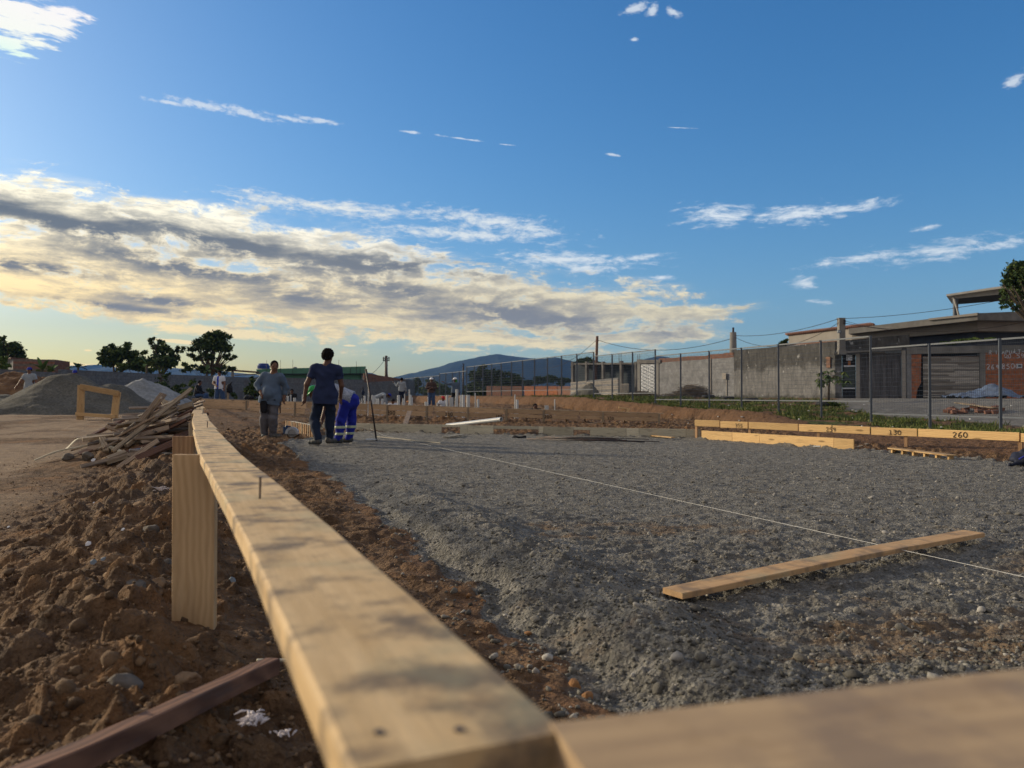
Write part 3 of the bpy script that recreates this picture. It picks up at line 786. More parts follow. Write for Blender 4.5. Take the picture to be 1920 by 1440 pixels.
nb = thing('batter_board', 'long pale pine board flat on posts, running from the near corner past the lumber heap', 'batter board', (float(bx(.442)), .442, 0))
def bp(y, z=.72, o=0.0): return Vector((float(bx(y)) + o, y, z - .014))
cuts = [(.436, 4.60, 0, .72, 0, .131), (4.606, 8.6, .012, .722, .012, .133), (8.606, 12.2, -.02, .725, .0, .125), (12.3, 15.6, .035, .733, -.03, .13),
        (15.7, 19.2, -.05, .745, .04, .12), (19.3, 24.5, .05, .765, .0, .12), (24.6, 29.6, -.02, .79, .0, .12)]
zprev = .72
for i, (ya, yb, oa, zb, ob, w) in enumerate(cuts):
    # follow the slight bend of the line with short collinear lengths in one mesh
    n = 40 if i == 0 else 8
    vs = []; fs = []
    ys_ = np.linspace(ya, yb, n + 1)
    for k, y in enumerate(ys_):
        u = k / n; c = bp(y, zprev + (zb - zprev) * u, oa + (ob - oa) * u)
        nx = Vector((CT, ST_, 0))
        l = .5 * w + .0018 * float(pn(y * 3, 2.2 + i, 3)); r = .5 * w + .0018 * float(pn(y * 3 + 9, 7.7 + i, 4)) - (.010 * max(0, 1 - abs(y - 1.27) / .10) if i == 0 and y > 1.27 else 0)
        wob = .002 * float(pn(y * 2, 5.5, 8))
        for (a, zz) in ((-l, -.014), (r, -.014), (r, .011), (r - .004, .014), (-l + .004, .014), (-l, .011)):
            p_ = c + nx * a + Vector((0, 0, zz + wob)); vs.append(p_)
    for k in range(n):
        for q in range(6): fs.append((k * 6 + q, k * 6 + (q + 1) % 6, (k + 1) * 6 + (q + 1) % 6, (k + 1) * 6 + q))
    fs += [tuple(range(5, -1, -1)), tuple(n * 6 + q for q in range(6))]
    # local x along the board so that the grain follows it
    d = (bp(yb) - bp(ya)); ang = math.atan2(d.y, d.x); o0 = bp(ya)
    Mi = (Matrix.Translation(o0) @ Matrix.Rotation(ang, 4, 'Z'))
    inv = Mi.inverted(); vs = [inv @ v for v in vs]
    ob_ = mesh_obj('top_rail', vs, fs, M['rail_near'] if 'rail_near' in M else M['pine'])
    bm = bmesh.new(); bm.from_mesh(ob_.data); bmesh.ops.recalc_face_normals(bm, faces=bm.faces); bm.to_mesh(ob_.data); bm.free()
    ob_.parent = nb; ob_.matrix_basis = nb.matrix_basis.inverted() @ Mi
    zprev = zb
def up_post(parent, x, y, ztop, w, t, mat, yaw=0.0, zbot=None, name='post', lean=(0, 0)):
    zb = (gz(x, y) - .12) if zbot is None else zbot
    c, s_ = math.cos(yaw), math.sin(yaw)
    return beam(name, (x + lean[0] * (ztop - zb), y + lean[1] * (ztop - zb), ztop), (x, y, zb), w, t, mat, parent, up=(-s_ , c, 0) if True else None, bevel=.0015)
# the wide near post (front face towards the camera), the one right behind it and those farther off
up_post(nb, -1.112, 2.70, .714, .152, .026, M['post_near'] if 'post_near' in M else M['pine'], R(-4), zbot=-.10)
up_post(nb, -1.80, 4.22, .698, .12, .026, M['ply_face'], R(-4))
for y in (6.4, 8.7, 12.2, 15.7, 19.3, 24.5, 29.4): up_post(nb, float(bx(y)) - .05, y, .695 + .004 * (y - 6), .07, .03, M['pine_old'], R(-10))
# nails standing in the rail, two driven home near its end
for (u, v, hgt, r) in ((488, 935, .041, .0022), (389, 801, .036, .0028), (380.5, 777, .04, .003), (375, 769, .05, .004), (371.5, 765, .06, .004)):
    Y = .2 * FPX / (v - HOR); X = (u - 960) / FPX * Y
    b = MB(); b.tube([(X, Y, .712), (X + .001, Y, .72 + hgt)], r, 8); b.tube([(X + .001, Y, .72 + hgt), (X + .001, Y, .7215 + hgt)], r * 2.1, 8)
    o = b.build('nail', M['nail'], None, smooth=False); o.parent = nb; o.matrix_basis = nb.matrix_basis.inverted()
for (u, v) in ((713, 1371), (862, 1366)):
    Y = .2 * FPX / (v - HOR); X = (u - 960) / FPX * Y
    b = MB(); b.tube([(X, Y, .718), (X, Y, .7215)], .0032, 10)
    o = b.build('nail', M['nail']); o.parent = nb; o.matrix_basis = nb.matrix_basis.inverted()

cb = thing('batter_board', 'brown pine board crossing the lower right corner, butted against the long near board', 'batter board', (.035, .41, 0))
ex_ = Vector((1, .256, 0)).normalized(); pA = Vector((.041, .398, .7085)); 
beam('top_rail', pA, pA + ex_ * 2.4, .150, .029, M['rail_brown'] if 'rail_brown' in M else M['pine'], cb, bevel=.003, seg=24, warp=.002, rough_edge=.002)
for d_ in (.9, 2.2):
    q = pA + ex_ * d_; up_post(cb, q.x, q.y - .04, .695, .09, .03, M['pine_old'], math.atan2(ex_.y, ex_.x))

# ------------------------------------------------------------------ loose boards in the foreground
o = beam('loose_plank', (.709, 3.405, .050), (2.885, 4.815, .062), .132, .026, M['plank_near'] if 'plank_near' in M else M['pine'], None, bevel=.003, seg=40, warp=.006, rough_edge=.002,
         taper=lambda u: 1.0 if u > .16 else .93 + .07 * (u / .16))
tag(o, 'sawn pine plank lying alone on the grey gravel with a white string over it', 'plank')
zA = gz(-.72, 2.33); 
def _px(u, v, z): Y_ = (CAMZ - z) * FPX / (v - HOR); return Vector(((u - 960) / FPX * Y_, Y_, z))
_za = gz(-.72, 2.3) + .075; _zb = max(max(gz(-.72 - .04 * i_, 2.3 - .06 * i_) for i_ in range(9)), gz(-.98, 1.8)) + .055
o = beam('timber_offcut', _px(512, 1246, _za), _px(512, 1246, _za) + (_px(140, 1412, _zb) - _px(512, 1246, _za)) * 1.45, .046, .044, M['redwood'], None, bevel=.003, seg=24, warp=-.006, rough_edge=.002)
tag(o, 'reddish brown hardwood timber lying on the earth clods at lower left, spotted with mortar', 'timber')
o = beam('wood_stick', (-.80, 2.42, gz(-.8, 2.42) + .03), (-.52, 2.60, gz(-.52, 2.6) + .04), .012, .008, M['pine_grey'], None)
tag(o, 'thin pale stick on the earth behind the end of the reddish timber', 'stick')

# ------------------------------------------------------------------ string lines over the gravel
b = MB(); pts = [Vector((3.25, 1.5, .075)), Vector((2.41, 3.62, .068)), Vector((.45, 8.62, .06)), Vector((-2.84, 17.0, .045)), Vector((-3.45, 18.7, .12))]
fine = []
for i in range(len(pts) - 1): fine += [pts[i].lerp(pts[i + 1], k / 6) for k in range(6)]
b.tube(fine + [pts[-1]], .0015, 5); o = b.build('string_line', M['string'], smooth=True)
tag(o, 'taut white string running low across the gravel from the men to the lower right', 'string')
b = MB(); a_ = on_ground(706, 821); c_ = on_ground(826, 833); b.bar(a_ + Vector((0, 0, .03)), c_ + Vector((0, 0, .025)), .02, .012); o = b.build('wood_strip', M['pine_grey'])
tag(o, 'narrow pale wood strip lying on the gravel right of the iron hoe', 'wood strip')

# ------------------------------------------------------------------ heap of scrap lumber left of the near board
rr = random.Random(21)
def heap_z(x, y):
    return .03 + .60 * math.exp(-((x + 4.80) / .72) ** 2 - ((y - 11.3) / 1.05) ** 2) + .10 * math.exp(-((x + 5.7) / .6) ** 2 - ((y - 10.2) / .5) ** 2)
hl = ['weathered scrap board lying in the heap of broken lumber beside the near batter board',
      'dark reddish scrap timber lying in the heap of broken lumber beside the near batter board',
      'grey scrap batten lying in the heap of broken lumber beside the near batter board',
      'short pale block lying in the heap of broken lumber beside the near batter board']
for i in range(150):
    while True:
        x = rr.gauss(-4.95, .46); y = rr.gauss(11.1, .6)
        if x < float(bx(y)) - .35 and x > -.535 * y: break
    kind = rr.choices([0, 1, 2, 3], [5, 3, 4, 2])[0]
    L = rr.uniform(.4, 1.15) if kind != 3 else rr.uniform(.15, .32)
    az = rr.gauss(.35, .5) if kind != 3 else rr.uniform(0, 3); tilt = rr.gauss(.28, .2)
    z = gz(x, y) * .35 + heap_z(x, y) * rr.uniform(.55, 1.05) + .05
    d = Vector((math.cos(az) * math.cos(tilt), math.sin(az) * math.cos(tilt), math.sin(tilt))) * L / 2
    c = Vector((x, y, z)); lo = c - d
    g0 = gz(lo.x, lo.y) + .01
    if lo.z < g0: c.z += (g0 - lo.z) * .8
    w, t_ = ((rr.uniform(.05, .10), .022), (rr.uniform(.06, .10), rr.uniform(.03, .05)), (rr.uniform(.03, .05), .025), (.07, .05))[kind]
    o = beam('scrap_lumber', c - d, c + d, w, t_, M[('scrap_a', 'scrap_b', 'scrap_c', 'pine_old')[kind] if rr.random() > .15 else 'pine_old'], None, up=(rr.gauss(0, .5), rr.gauss(-.3, .5), 1), bevel=.002)
    tag(o, hl[kind], 'scrap lumber', 'scrap boards in the lumber heap')
def special(p0, p1, w, t_, mat, label, seg=1, warp=0.0, up=(0, 0, 1)):
    o = beam('scrap_lumber', p0, p1, w, t_, M[mat], None, up=up, seg=seg, warp=warp); tag(o, label, 'scrap lumber', 'scrap boards in the lumber heap'); return o
special(at(212, 846, 9.7), at(359, 729, 10.9), .05, .035, 'pine_old', 'longest pale board of the lumber heap, sticking up highest towards the gravel piles', up=(.3, -1, .6))
special(at(185, 842, 10.0), at(285, 800, 10.8), .05, .025, 'pine_old', 'pale batten leaning on the front of the lumber heap just below the longest board')
special(at(66, 862, 9.9), at(175, 832, 10.3), .035, .02, 'pine_grey', 'thin pale lath at the far left foot of the lumber heap, pointing left', 10, .02)
special(at(120, 842, 10.2), at(180, 826, 10.5), .05, .015, 'pine_grey', 'short bowed lath curving over the left edge of the lumber heap', 10, .06)
special(at(180, 826, 10.4), at(236, 850, 9.8), .06, .02, 'pine_grey', 'greyish board sloping down to the right at the foot of the lumber heap')
special(at(172, 817, 10.6), at(232, 787, 11.4), .05, .04, 'scrap_b', 'dark brown timber standing out of the top left of the lumber heap')
special(at(296, 843, 9.9), at(358, 812, 10.4), .09, .04, 'scrap_b', 'thick dark red board slanting beside the near board at the front of the lumber heap')
o = beam('blue_board', at(246, 845, 9.8), at(302, 838, 10.1), .10, .03, simple('blue_paint', (.02, .05, .12), .6, .3, 12), None); tag(o, 'short dark blue board low at the front of the lumber heap', 'board')

# ------------------------------------------------------------------ leaning frame in front of the gravel pile
g0 = on_ground(152, 787); Yf = g0.y
fr = thing('screen_frame', 'open rectangular wooden frame on two short legs standing in front of the grey gravel pile', 'wooden frame', g0)
def fpt(u, v): return at(u, v, Yf + (u - 152) * .002)
beam('post', fpt(152.5, 722), fpt(151, 787), .19, .05, M['pine'], fr, up=(0, -1, 0)); beam('post', fpt(220, 735), fpt(214, 790), .19, .05, M['pine'], fr, up=(0, -1, 0))
beam('rail', fpt(152, 725) + Vector((0, -.055, 0)), fpt(225, 738) + Vector((0, -.055, 0)), .15, .05, M['pine'], fr, up=(0, -1, 0)); beam('rail', fpt(144, 776) + Vector((0, -.055, 0)), fpt(219, 781) + Vector((0, -.055, 0)), .09, .05, M['pine'], fr, up=(0, -1, 0))

# ------------------------------------------------------------------ the long far batter board with its figures
F0 = (-12.4, 30.0); F1 = (4.6, 23.7)
def Fz(t): return .795 - .435 * t
fb = thing('batter_board', 'long dark batter board of two stacked planks behind the men, painted 200 and 250', 'batter board', (F0[0], F0[1], 0))
dF = Vector((F1[0] - F0[0], F1[1] - F0[1], 0)); LF = dF.length; dn = dF.normalized(); nF = Vector((dn.y, -dn.x, 0)) * 1.0   # towards the camera
if nF.y > 0: nF = -nF
def Fp(t, dz=0, off=0): return Vector((F0[0] + dF.x * t, F0[1] + dF.y * t, Fz(t) + dz)) + nF * off
hs1 = [.25, .235, .20, .175, .155, .14, .13]; hs2 = [.14, .17, .15, .15, .14, .12, .10]
for i in range(7):
    a, c = i / 7 + .0012, (i + 1) / 7 - .0012; h1 = hs1[i]; h2 = hs2[i]
    beam('plank', Fp(a, -h1 / 2), Fp(c, -h1 / 2), h1, .025, M['batter_dark'] if 'batter_dark' in M else M['pine_old'], fb, up=nF, bevel=.003, seg=6, warp=.004)
    a2 = a + .004 * (i % 3); 
    beam('plank', Fp(a2, -h1 - .012 - h2 / 2, -.004), Fp(c - .003, -h1 - .012 - h2 / 2, -.004), h2, .025, M['batter_dark'] if 'batter_dark' in M else M['pine_old'], fb, up=nF, bevel=.003, seg=6, warp=.004)
beam('top_rail', Fp(0, .012, -.02), Fp(1.004, .012, -.02), .075, .022, M['pine_old'], fb, bevel=.003)
for u in (367, 463, 554, 640, 727, 801, 878, 950, 1020, 1131, 1236):
    x, y, t = on_line(u, F0, F1); p_ = Fp(t, 0, .028); g = gz(p_.x, p_.y)
    beam('post', (p_.x, p_.y, Fz(t) + (.03 if u == 367 else -.002)), (p_.x, p_.y, g - .1), .11 if u == 367 else .07, .028, M['pine_old'], fb, up=nF)
for u in (505, 595, 680, 765, 840, 915, 985, 1060, 1095, 1170, 1205):
    x, y, t = on_line(u, F0, F1); p_ = Fp(t, 0, -.035); g = gz(p_.x, p_.y)
    beam('stake', (p_.x + .1, p_.y + .35, g - .1), (p_.x, p_.y, Fz(t) - .22), .05, .025, M['pine_old'], fb)
for txt, u0, u1, v in (('200', 726, 743, 775.5), ('130', 835, 849, 778.5), ('180', 930, 942, 781), ('200', 1021, 1035, 785), ('250', 1139, 1153, 787.5)):
    x, y, t = on_line(u0, F0, F1); x2, y2, t2 = on_line(u1, F0, F1)
    wid = (Vector((x2, y2)) - Vector((x, y))).length; z = CAMZ - (v - HOR) / FPX * y
    i = min(6, int(t * 7)); zc = Fz(t) - hs1[i] - .012 - hs2[i] + .012
    lettering(txt, Vector((x, y, zc)) + nF * .0105, (dn.x, dn.y, -.435 / LF), (0, 0, 1), min(wid / 3.6, (hs2[i] - .02) / 1.4), M['black_ink'], fb, stroke=.26, lift=.014)

# the bright yellow batter board at right
R0 = (3.86, 16.55); R1 = (9.3, 10.25)
def Rz(t):
    y = R0[1] + (R1[1] - R0[1]) * t; x = R0[0] + (R1[0] - R0[0]) * t; u = 960 + FPX * x / y
    v = 787.0 + (811.8 - 787.0) * (u - 1303) / (1920 - 1303) * 1.0
    return CAMZ - (v - HOR) / FPX * y
rbd = thing('batter_board', 'sunlit yellow batter board on posts below the mesh fence, painted 355, 259, 130, 260', 'batter board', (R0[0], R0[1], 0))
dR = Vector((R1[0] - R0[0], R1[1] - R0[1], 0)); LR = dR.length; dr = dR.normalized(); nR = Vector((dr.y, -dr.x, 0))
if nR.y > 0: nR = -nR
def Rp(t, dz=0, off=0): return Vector((R0[0] + dR.x * t, R0[1] + dR.y * t, Rz(t) + dz)) + nR * off
seams = [1302, 1350, 1403, 1497, 1560, 1632, 1720, 1912, 2100]
tt_ = [on_line(u, R0, R1)[2] for u in seams]
hR = .135
for i in range(len(tt_) - 1):
    a, c = tt_[i] + .0015, tt_[i + 1] - .0015
    beam('plank', Rp(a, -hR / 2 - (.006 if i % 2 else 0)), Rp(c, -hR / 2 + (.004 if i % 3 == 0 else 0)), hR, .025, M['pine_sun'] if 'pine_sun' in M else M['pine'], rbd, up=nR, bevel=.003, seg=4, warp=.003)
for u in (1304, 1404, 1533, 1697, 1911, 2090):
    x, y, t = on_line(u, R0, R1); p_ = Rp(t, 0, -.03); g = gz(p_.x, p_.y)
    beam('post', (p_.x, p_.y, Rz(t) - .004), (p_.x, p_.y, min(g, 0) - .15), .055, .03, M['ply_face'], rbd, up=nR)
for txt, u0, u1, vb in (('355', 1379, 1392.5, 799.3), ('259', 1549, 1567.5, 807.5), ('130', 1667, 1689.5, 814.5), ('260', 1786, 1813.5, 822)):
    x, y, t = on_line(u0, R0, R1); x2, y2, t2 = on_line(u1, R0, R1); wid = (Vector((x2, y2)) - Vector((x, y))).length
    lettering(txt, Rp(t, -hR + .018, .0), (dr.x, dr.y, (Rz(t2) - Rz(t)) / wid), (0, 0, 1), min(wid / 3.56, .078), M['black_ink'], rbd, stroke=.2, lift=.020)

# ------------------------------------------------------------------ low formwork at the edge of the gravel
G0 = (-6.02, 20.6); G1 = (-3.5, 19.5); G2 = (3.9, 16.62); G3 = (5.82, 13.1)
fw = thing('formwork', 'low greyish edge formwork of end-to-end boards with openings, along the far edge of the gravel', 'formwork', (G1[0], G1[1], 0))
GP = 'form_grey'
def seg_board(P, Q, u0, u1, z0, z1, mat, parent, name='board', thick=.025):
    x0, y0, _ = on_line(u0, P, Q); x1, y1, _ = on_line(u1, P, Q)
    d = Vector((x1 - x0, y1 - y0, 0)).normalized(); n = Vector((d.y, -d.x, 0)); n = -n if n.y > 0 else n
    g = (gz(x0, y0) + gz(x1, y1)) / 2 if False else 0
    return beam(name, (x0, y0, (z0 + z1) / 2), (x1, y1, (z0 + z1) / 2), abs(z1 - z0), thick, mat, parent, up=n, bevel=.002, seg=3, warp=.002)
mg = M['pine_grey']
for a, c in ((578, 693), (693.8, 828),): seg_board(G0 if c < 700 else G1, G1 if c < 700 else G2, a, c, -.03, .215, mg, fw)
seg_board(G1, G2, 828.6, 862.5, .155, .213, mg, fw); seg_board(G1, G2, 862.9, 877.5, -.03, .213, mg, fw)
seg_board(G1, G2, 878, 925, -.03, .206, mg, fw); seg_board(G1, G2, 925.5, 1010, .135, .205, mg, fw)
seg_board(G1, G2, 1010.5, 1019, -.03, .203, mg, fw); seg_board(G1, G2, 1019.5, 1075, -.03, .205, mg, fw)
seg_board(G1, G2, 1075.4, 1106, .14, .203, mg, fw); seg_board(G1, G2, 1106.4, 1174, -.03, .2, mg, fw)
seg_board(G1, G2, 1174.5, 1198, -.03, .198, mg, fw); seg_board(G1, G2, 1198.5, 1286, -.03, .198, mg, fw); seg_board(G1, G2, 1286.5, 1312, -.03, .192, mg, fw)
for u in (700, 760, 820, 880, 945, 986, 1050, 1120, 1190, 1260):
    x, y, t = on_line(u, G1, G2); beam('stake', (x, y + .04, .17), (x, y + .04, -.2), .05, .028, M['ply_face'], fw, up=(0, -1, 0))
fy = thing('formwork', 'bright yellow formwork board on edge at the right end of the low formwork', 'formwork', (G2[0], G2[1], 0))
for a, c in ((1316, 1373), (1373.5, 1424), (1424.5, 1563), (1563.5, 1600.5)): seg_board((3.92, 16.5), G3, a, c, -.02, .182, M['pine_sun'] if 'pine_sun' in M else M['pine'], fy)
for u in (1330, 1420, 1500, 1590):
    x, y, t = on_line(u, (3.92, 16.5), G3); beam('stake', (x + .05, y + .03, .15), (x + .05, y + .03, -.2), .05, .028, M['ply_face'], fy, up=(-.9, -.4, 0))
# slatted return panel by the circular saw
fp = thing('form_panel', 'brown slatted formwork panel of upright battens running back behind the man in the blue shirt', 'formwork', (-4.3, 16.6, 0))
P0 = Vector((-4.22, 16.45, 0)); P1 = Vector((-6.02, 20.5, 0)); nn_ = 17
dd = (P1 - P0).normalized(); nP = Vector((-dd.y, dd.x, 0)); nP = -nP if nP.y > 0 else nP
for i in range(nn_):
    p_ = P0.lerp(P1, i / (nn_ - 1)); hh = .275 - .02 * i / nn_ + rr.uniform(-.006, .006)
    beam('batten', (p_.x, p_.y, hh), (p_.x, p_.y, -.06), .105 * rr.uniform(.8, 1.05), .035, M['ply_face'] if i % 3 else M['pine_old'], fp, up=nP + Vector((rr.uniform(-.08, .08), 0, 0)))
beam('plank', P0 + Vector((.09, .05, .245)), P1 + Vector((.09, .05, .23)), .16, .02, M['pine_grey'], fp)
beam('plank', P0 + Vector((.03, .03, .1)), P1 + Vector((.03, .03, .1)), .15, .02, M['pine_grey'], fp, up=nP)

# ------------------------------------------------------------------ pipes
def pipe_mesh(L, r, rin):
    n = 14; vs = []; fs = []
    for z, rad in ((0, r), (L, r), (L, rin), (L - .25, rin)):
        vs += [(rad * math.cos(2 * math.pi * k / n), rad * math.sin(2 * math.pi * k / n), z) for k in range(n)]
    for j in range(3): fs += [(j * n + k, j * n + (k + 1) % n, (j + 1) * n + (k + 1) % n, (j + 1) * n + k) for k in range(n)]
    fs.append(tuple(3 * n + k for k in range(n)))
    return vs, fs
pa, pb = at(838, 798, 19.9), at(940, 786, 18.3)
vs, fs = pipe_mesh((pb - pa).length, .052, .045)
q = (pb - pa).to_track_quat('Z', 'Y')
o = mesh_obj('pvc_pipe', [q @ Vector(v) + pa for v in vs], fs, M['white_pvc'], smooth=False); tag(o, 'white plastic pipe lying across the low grey formwork behind the gravel', 'pipe')
pl_ = [(10, 590, 30), (50, 640, 18), (85, 645, 30), (160, 650, 44), (210, 710, 26), (455, 585, 50), (540, 645, 30), (565, 560, 15), (645, 480, 26), (675, 580, 34), (705, 625, 22),
       (955, 705, 50), (985, 620, 14), (1155, 720, 30), (1325, 580, 45), (1405, 625, 72), (1475, 610, 18), (1500, 480, 48), (1570, 585, 34), (1620, 580, 54), (1705, 580, 62), (1835, 545, 15), (1885, 655, 44)]
PIPES = [(700 + a / 9.6, 680 + c / 9.6, w / 9.6) for a, c, w in pl_]
PIPES += [(440 + a / 6, 620 + c / 6, w / 6) for a, c, w in ((600, 735, 24), (632, 720, 14), (675, 755, 30), (760, 715, 11), (1370, 740, 20), (1392, 765, 12), (1410, 775, 12), (1433, 762, 11), (1465, 732, 22),
          (1500, 655, 11), (1548, 725, 22), (1565, 738, 16), (1590, 755, 14), (1605, 765, 14), (1622, 765, 14), (1658, 765, 26), (1690, 805, 18))]
PIPES += [(700 + a / 5.333, 620 + c / 5.333, w / 5.333) for a, c, w in ((1415, 637, 13), (1437, 690, 27), (1733, 748, 38), (1815, 685, 11))]
for i, (u, v, w) in enumerate(sorted(PIPES)):
    x, y, t = on_line(u, F0, F1); Y = y + rr.uniform(3.0, 7.5); p_ = at(u, v, Y); g = gz(p_.x, Y) - .1
    r = max(.02, w / 2 / FPX * Y)
    if r > .075:
        b = MB(); b.box((p_.x, Y, (g + p_.z) / 2), (2 * r, .06, p_.z - g), rz=rr.uniform(-.2, .2)); o = b.build('white_stake', M['white_pvc'], bevel=.006)
        tag(o, 'broad white upright board among the white pipes behind the long batter board', 'stake', 'white uprights on the dug ground')
    else:
        vs, fs = pipe_mesh(p_.z - g, r, r * .86); o = mesh_obj('upright_pipe', vs, fs, M['white_pvc'], loc=(p_.x, Y, g), rot=(rr.uniform(-.02, .02), rr.uniform(-.02, .02), 0))
        tag(o, 'white upright pipe stub standing among the others behind the long batter board', 'pipe', 'white uprights on the dug ground')

# ------------------------------------------------------------------ hoe / bar standing in the gravel
hoe = thing('hoe', 'dark iron hoe with a pale blade standing upright in the gravel beside the men', 'hoe', (at(706, 826, 15.7).x, 15.7, 0))
b = MB(); b.tube([at(706.5, 828, 15.7), at(697, 760, 15.75), at(686, 692, 15.8)], [.019, .017, .022], 9); o = b.build('handle', M['iron'], smooth=True); o.parent = hoe; o.matrix_basis = hoe.matrix_basis.inverted()
b = MB(); b.box((-2.86, 15.62, .035), (.21, .14, .012)); o = b.build('blade', M['white_pvc'], bevel=.003); o.parent = hoe; o.matrix_basis = hoe.matrix_basis.inverted()

# ------------------------------------------------------------------ steel rods, offcuts and odd boards on the gravel
for i in range(9):
    a_ = on_ground(975 + rr.uniform(0, 70), 821 + i * .8) ; c_ = on_ground(1145 + rr.uniform(0, 105), 826 + i * .8)
    b = MB(); m1 = a_.lerp(c_, .5) + Vector((0, rr.uniform(-.08, .08), 0)); b.tube([a_ + Vector((0, 0, .03)), m1 + Vector((0, 0, .03 + .012 * (i % 3))), c_ + Vector((0, 0, .035))], .009, 6)
    o = b.build('steel_rod', M['iron'], smooth=True); tag(o, 'rusty dark steel rod in the loose bundle lying on the gravel', 'steel rod', 'steel rods on the gravel')
a_, c_ = on_ground(1672, 849), on_ground(1785, 862)
tr = thing('timber_rack', 'thin pale board on small blocks lying on the gravel below the yellow batter board', 'timber rack', a_)
beam('top_board', a_ + Vector((0, 0, .075)), c_ + Vector((0, 0, .06)), .17, .018, M['pine'], tr)
for k in range(6):
    q = a_.lerp(c_, .03 + k * .188); beam('block', q + Vector((-.05, -.03, .026)), q + Vector((.05, .03, .026)), .03, .064, M['pine_sun'] if 'pine_sun' in M else M['pine'], tr)
misc = [((1200, 817), (1262, 824), .09, 'pine', 'splintered pale board lying right of the steel rods at the foot of the low formwork'),
        ((1236, 818), (1264, 818), .06, 'pine', 'short pale offcut next to the splintered board at the foot of the low formwork'),
        ((836, 822), (868, 818), .14, 'form_grey', 'flat grey offcut lying on the gravel in front of the first opening of the formwork'),
        ((1034, 816), (1070, 817), .06, 'pine_grey', 'pale slat on the gravel below the second opening of the low formwork'),
        ((1606, 842), (1626, 836), .05, 'pine_old', 'dark short board beside the right end of the yellow formwork board'),
        ((1525, 840), (1538, 841), .05, 'white_pvc', 'tiny white chip of wood on the gravel under the yellow formwork board'),
        ((655, 808), (682, 809), .05, 'pine_old', 'brown lath on the gravel behind the blue trousers of the bending man'),
        ((470, 806), (560, 808), .05, 'pine_old', 'thin brown lath on the dug earth behind the circular saw'),
        ((445, 783), (478, 784), .1, 'pine_old', 'grey board half buried in the earth between the long near board and the left man'),
        ((1155, 796), (1195, 792), .10, 'pine', 'pale board with raised end under the right end of the long dark batter board'),
        ((1090, 797), (1130, 795), .06, 'pine_old', 'brown lath on the dug earth under the number 250'),
        ((760, 797), (792, 778), .16, 'scrap_a', 'broad rough slab leaning against the long dark batter board right of the number 200')]
for (p0, p1, w, mt, lb) in misc:
    a_, c_ = on_ground(*p0), on_ground(*p1)
    if (c_ - a_).length > 3.5: c_ = a_ + (c_ - a_).normalized() * 2.2
    o = beam('offcut', a_ + Vector((0, 0, .03)), c_ + Vector((0, 0, .04 + (.35 if 'leaning' in lb else 0) + (.12 if 'raised' in lb else 0))), w, .022, M[mt] if mt in M else M['pine_grey'], None); tag(o, lb, 'offcut')
# small broken pallet on the bank
q = at(1168, 771, 27.5); g = gz(q.x, q.y)
pal = thing('broken_pallet', 'small broken pale pallet stuck on the cut bank above the dark batter board', 'pallet', q)
for (a, c) in (((1160, 764), (1181, 768)), ((1158, 772), (1180, 775)), ((1164, 773), (1172, 765)), ((1174, 774), (1181, 766))):
    beam('slat', at(a[0], a[1], 27.4), at(c[0], c[1], 27.6), .07, .02, M['pine'], pal, up=(0, -1, .4))

# ================================================================== materials of the street side
M['steel'] = simple('painted_steel', (.085, .10, .125), .5, .15, 6, .0)
M['plaster'] = simple('plaster', (.21, .21, .215), .9, .38, 2.2, bumps=.4, stain=((.17, .165, .16), .6), coord='Object', bdist=.03)
M['plaster_dark'] = simple('plaster_dark', (.16, .15, .14), .95, .5, 1.2, bumps=.5, stain=((.05, .048, .046), .75), bdist=.03)
M['plaster_pale'] = simple('plaster_pale', (.31, .28, .245), .9, .12, 1.5, bumps=.2, stain=((.28, .24, .2), .4))
def stained_wall():
    m, t, b = new_mat('wall_stained'); P = t.new('ShaderNodeNewGeometry').outputs['Position']; sp = t.new('ShaderNodeSeparateXYZ'); t.L.new(P, sp.inputs[0])
    n = t.noise(P, 1.4, 7, .7); n2 = t.noise(t.map(P, scale=(1.5, 1.5, .5)), 3.2, 6, .7)
    base = t.ramp(n2, [(.3, (.10, .098, .097)), (.7, (.25, .245, .24))])
    hgt = t.m('ADD', t.sm(sp.outputs[2], 1.7, 3.1, -.15, .38), n)
    k = t.mix(t.sm(hgt, .5, .72, 0, .95), base, t.ramp(n2, [(.3, (.035, .034, .033)), (.7, (.12, .115, .108))]))
    k = t.mix(t.sm(t.m('ADD', t.sm(sp.outputs[2], 1.25, .75, 0, .3), t.noise(P, 2.5, 5, .7)), .62, .8, 0, .8), k, (.05, .048, .044, 1))
    k = t.mix(t.sm(t.noise(P, 3.3, 5, .6), .64, .69, 0, .7), k, (.52, .52, .51, 1))
    t.put(b.inputs['Base Color'], k); b.inputs['Roughness'].default_value = .95; b.inputs['Specular IOR Level'].default_value = .15
    bump(t, b, t.m('ADD', n2, t.noise(P, 12, 5, .7)), .6, .03); return m
M['wall_stained'] = stained_wall()
M['concrete'] = simple('concrete', (.20, .19, .175), .9, .25, 2.0, bumps=.4, stain=((.14, .13, .12), .5), bdist=.02)
M['block_wall'] = None
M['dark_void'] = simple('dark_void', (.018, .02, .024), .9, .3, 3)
M['white_paint'] = simple('white_paint', (.62, .64, .68), .5, .08, 6, stain=((.4, .4, .42), .3))
M['asbestos'] = simple('asbestos_sheet', (.36, .34, .31), .9, .2, 3, bumps=.3)
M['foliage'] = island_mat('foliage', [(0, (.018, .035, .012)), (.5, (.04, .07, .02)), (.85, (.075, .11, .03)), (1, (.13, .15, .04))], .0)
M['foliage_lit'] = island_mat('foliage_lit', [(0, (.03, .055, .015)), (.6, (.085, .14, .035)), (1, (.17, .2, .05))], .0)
M['twig'] = simple('twig', (.17, .135, .10), .95, .4, 14)
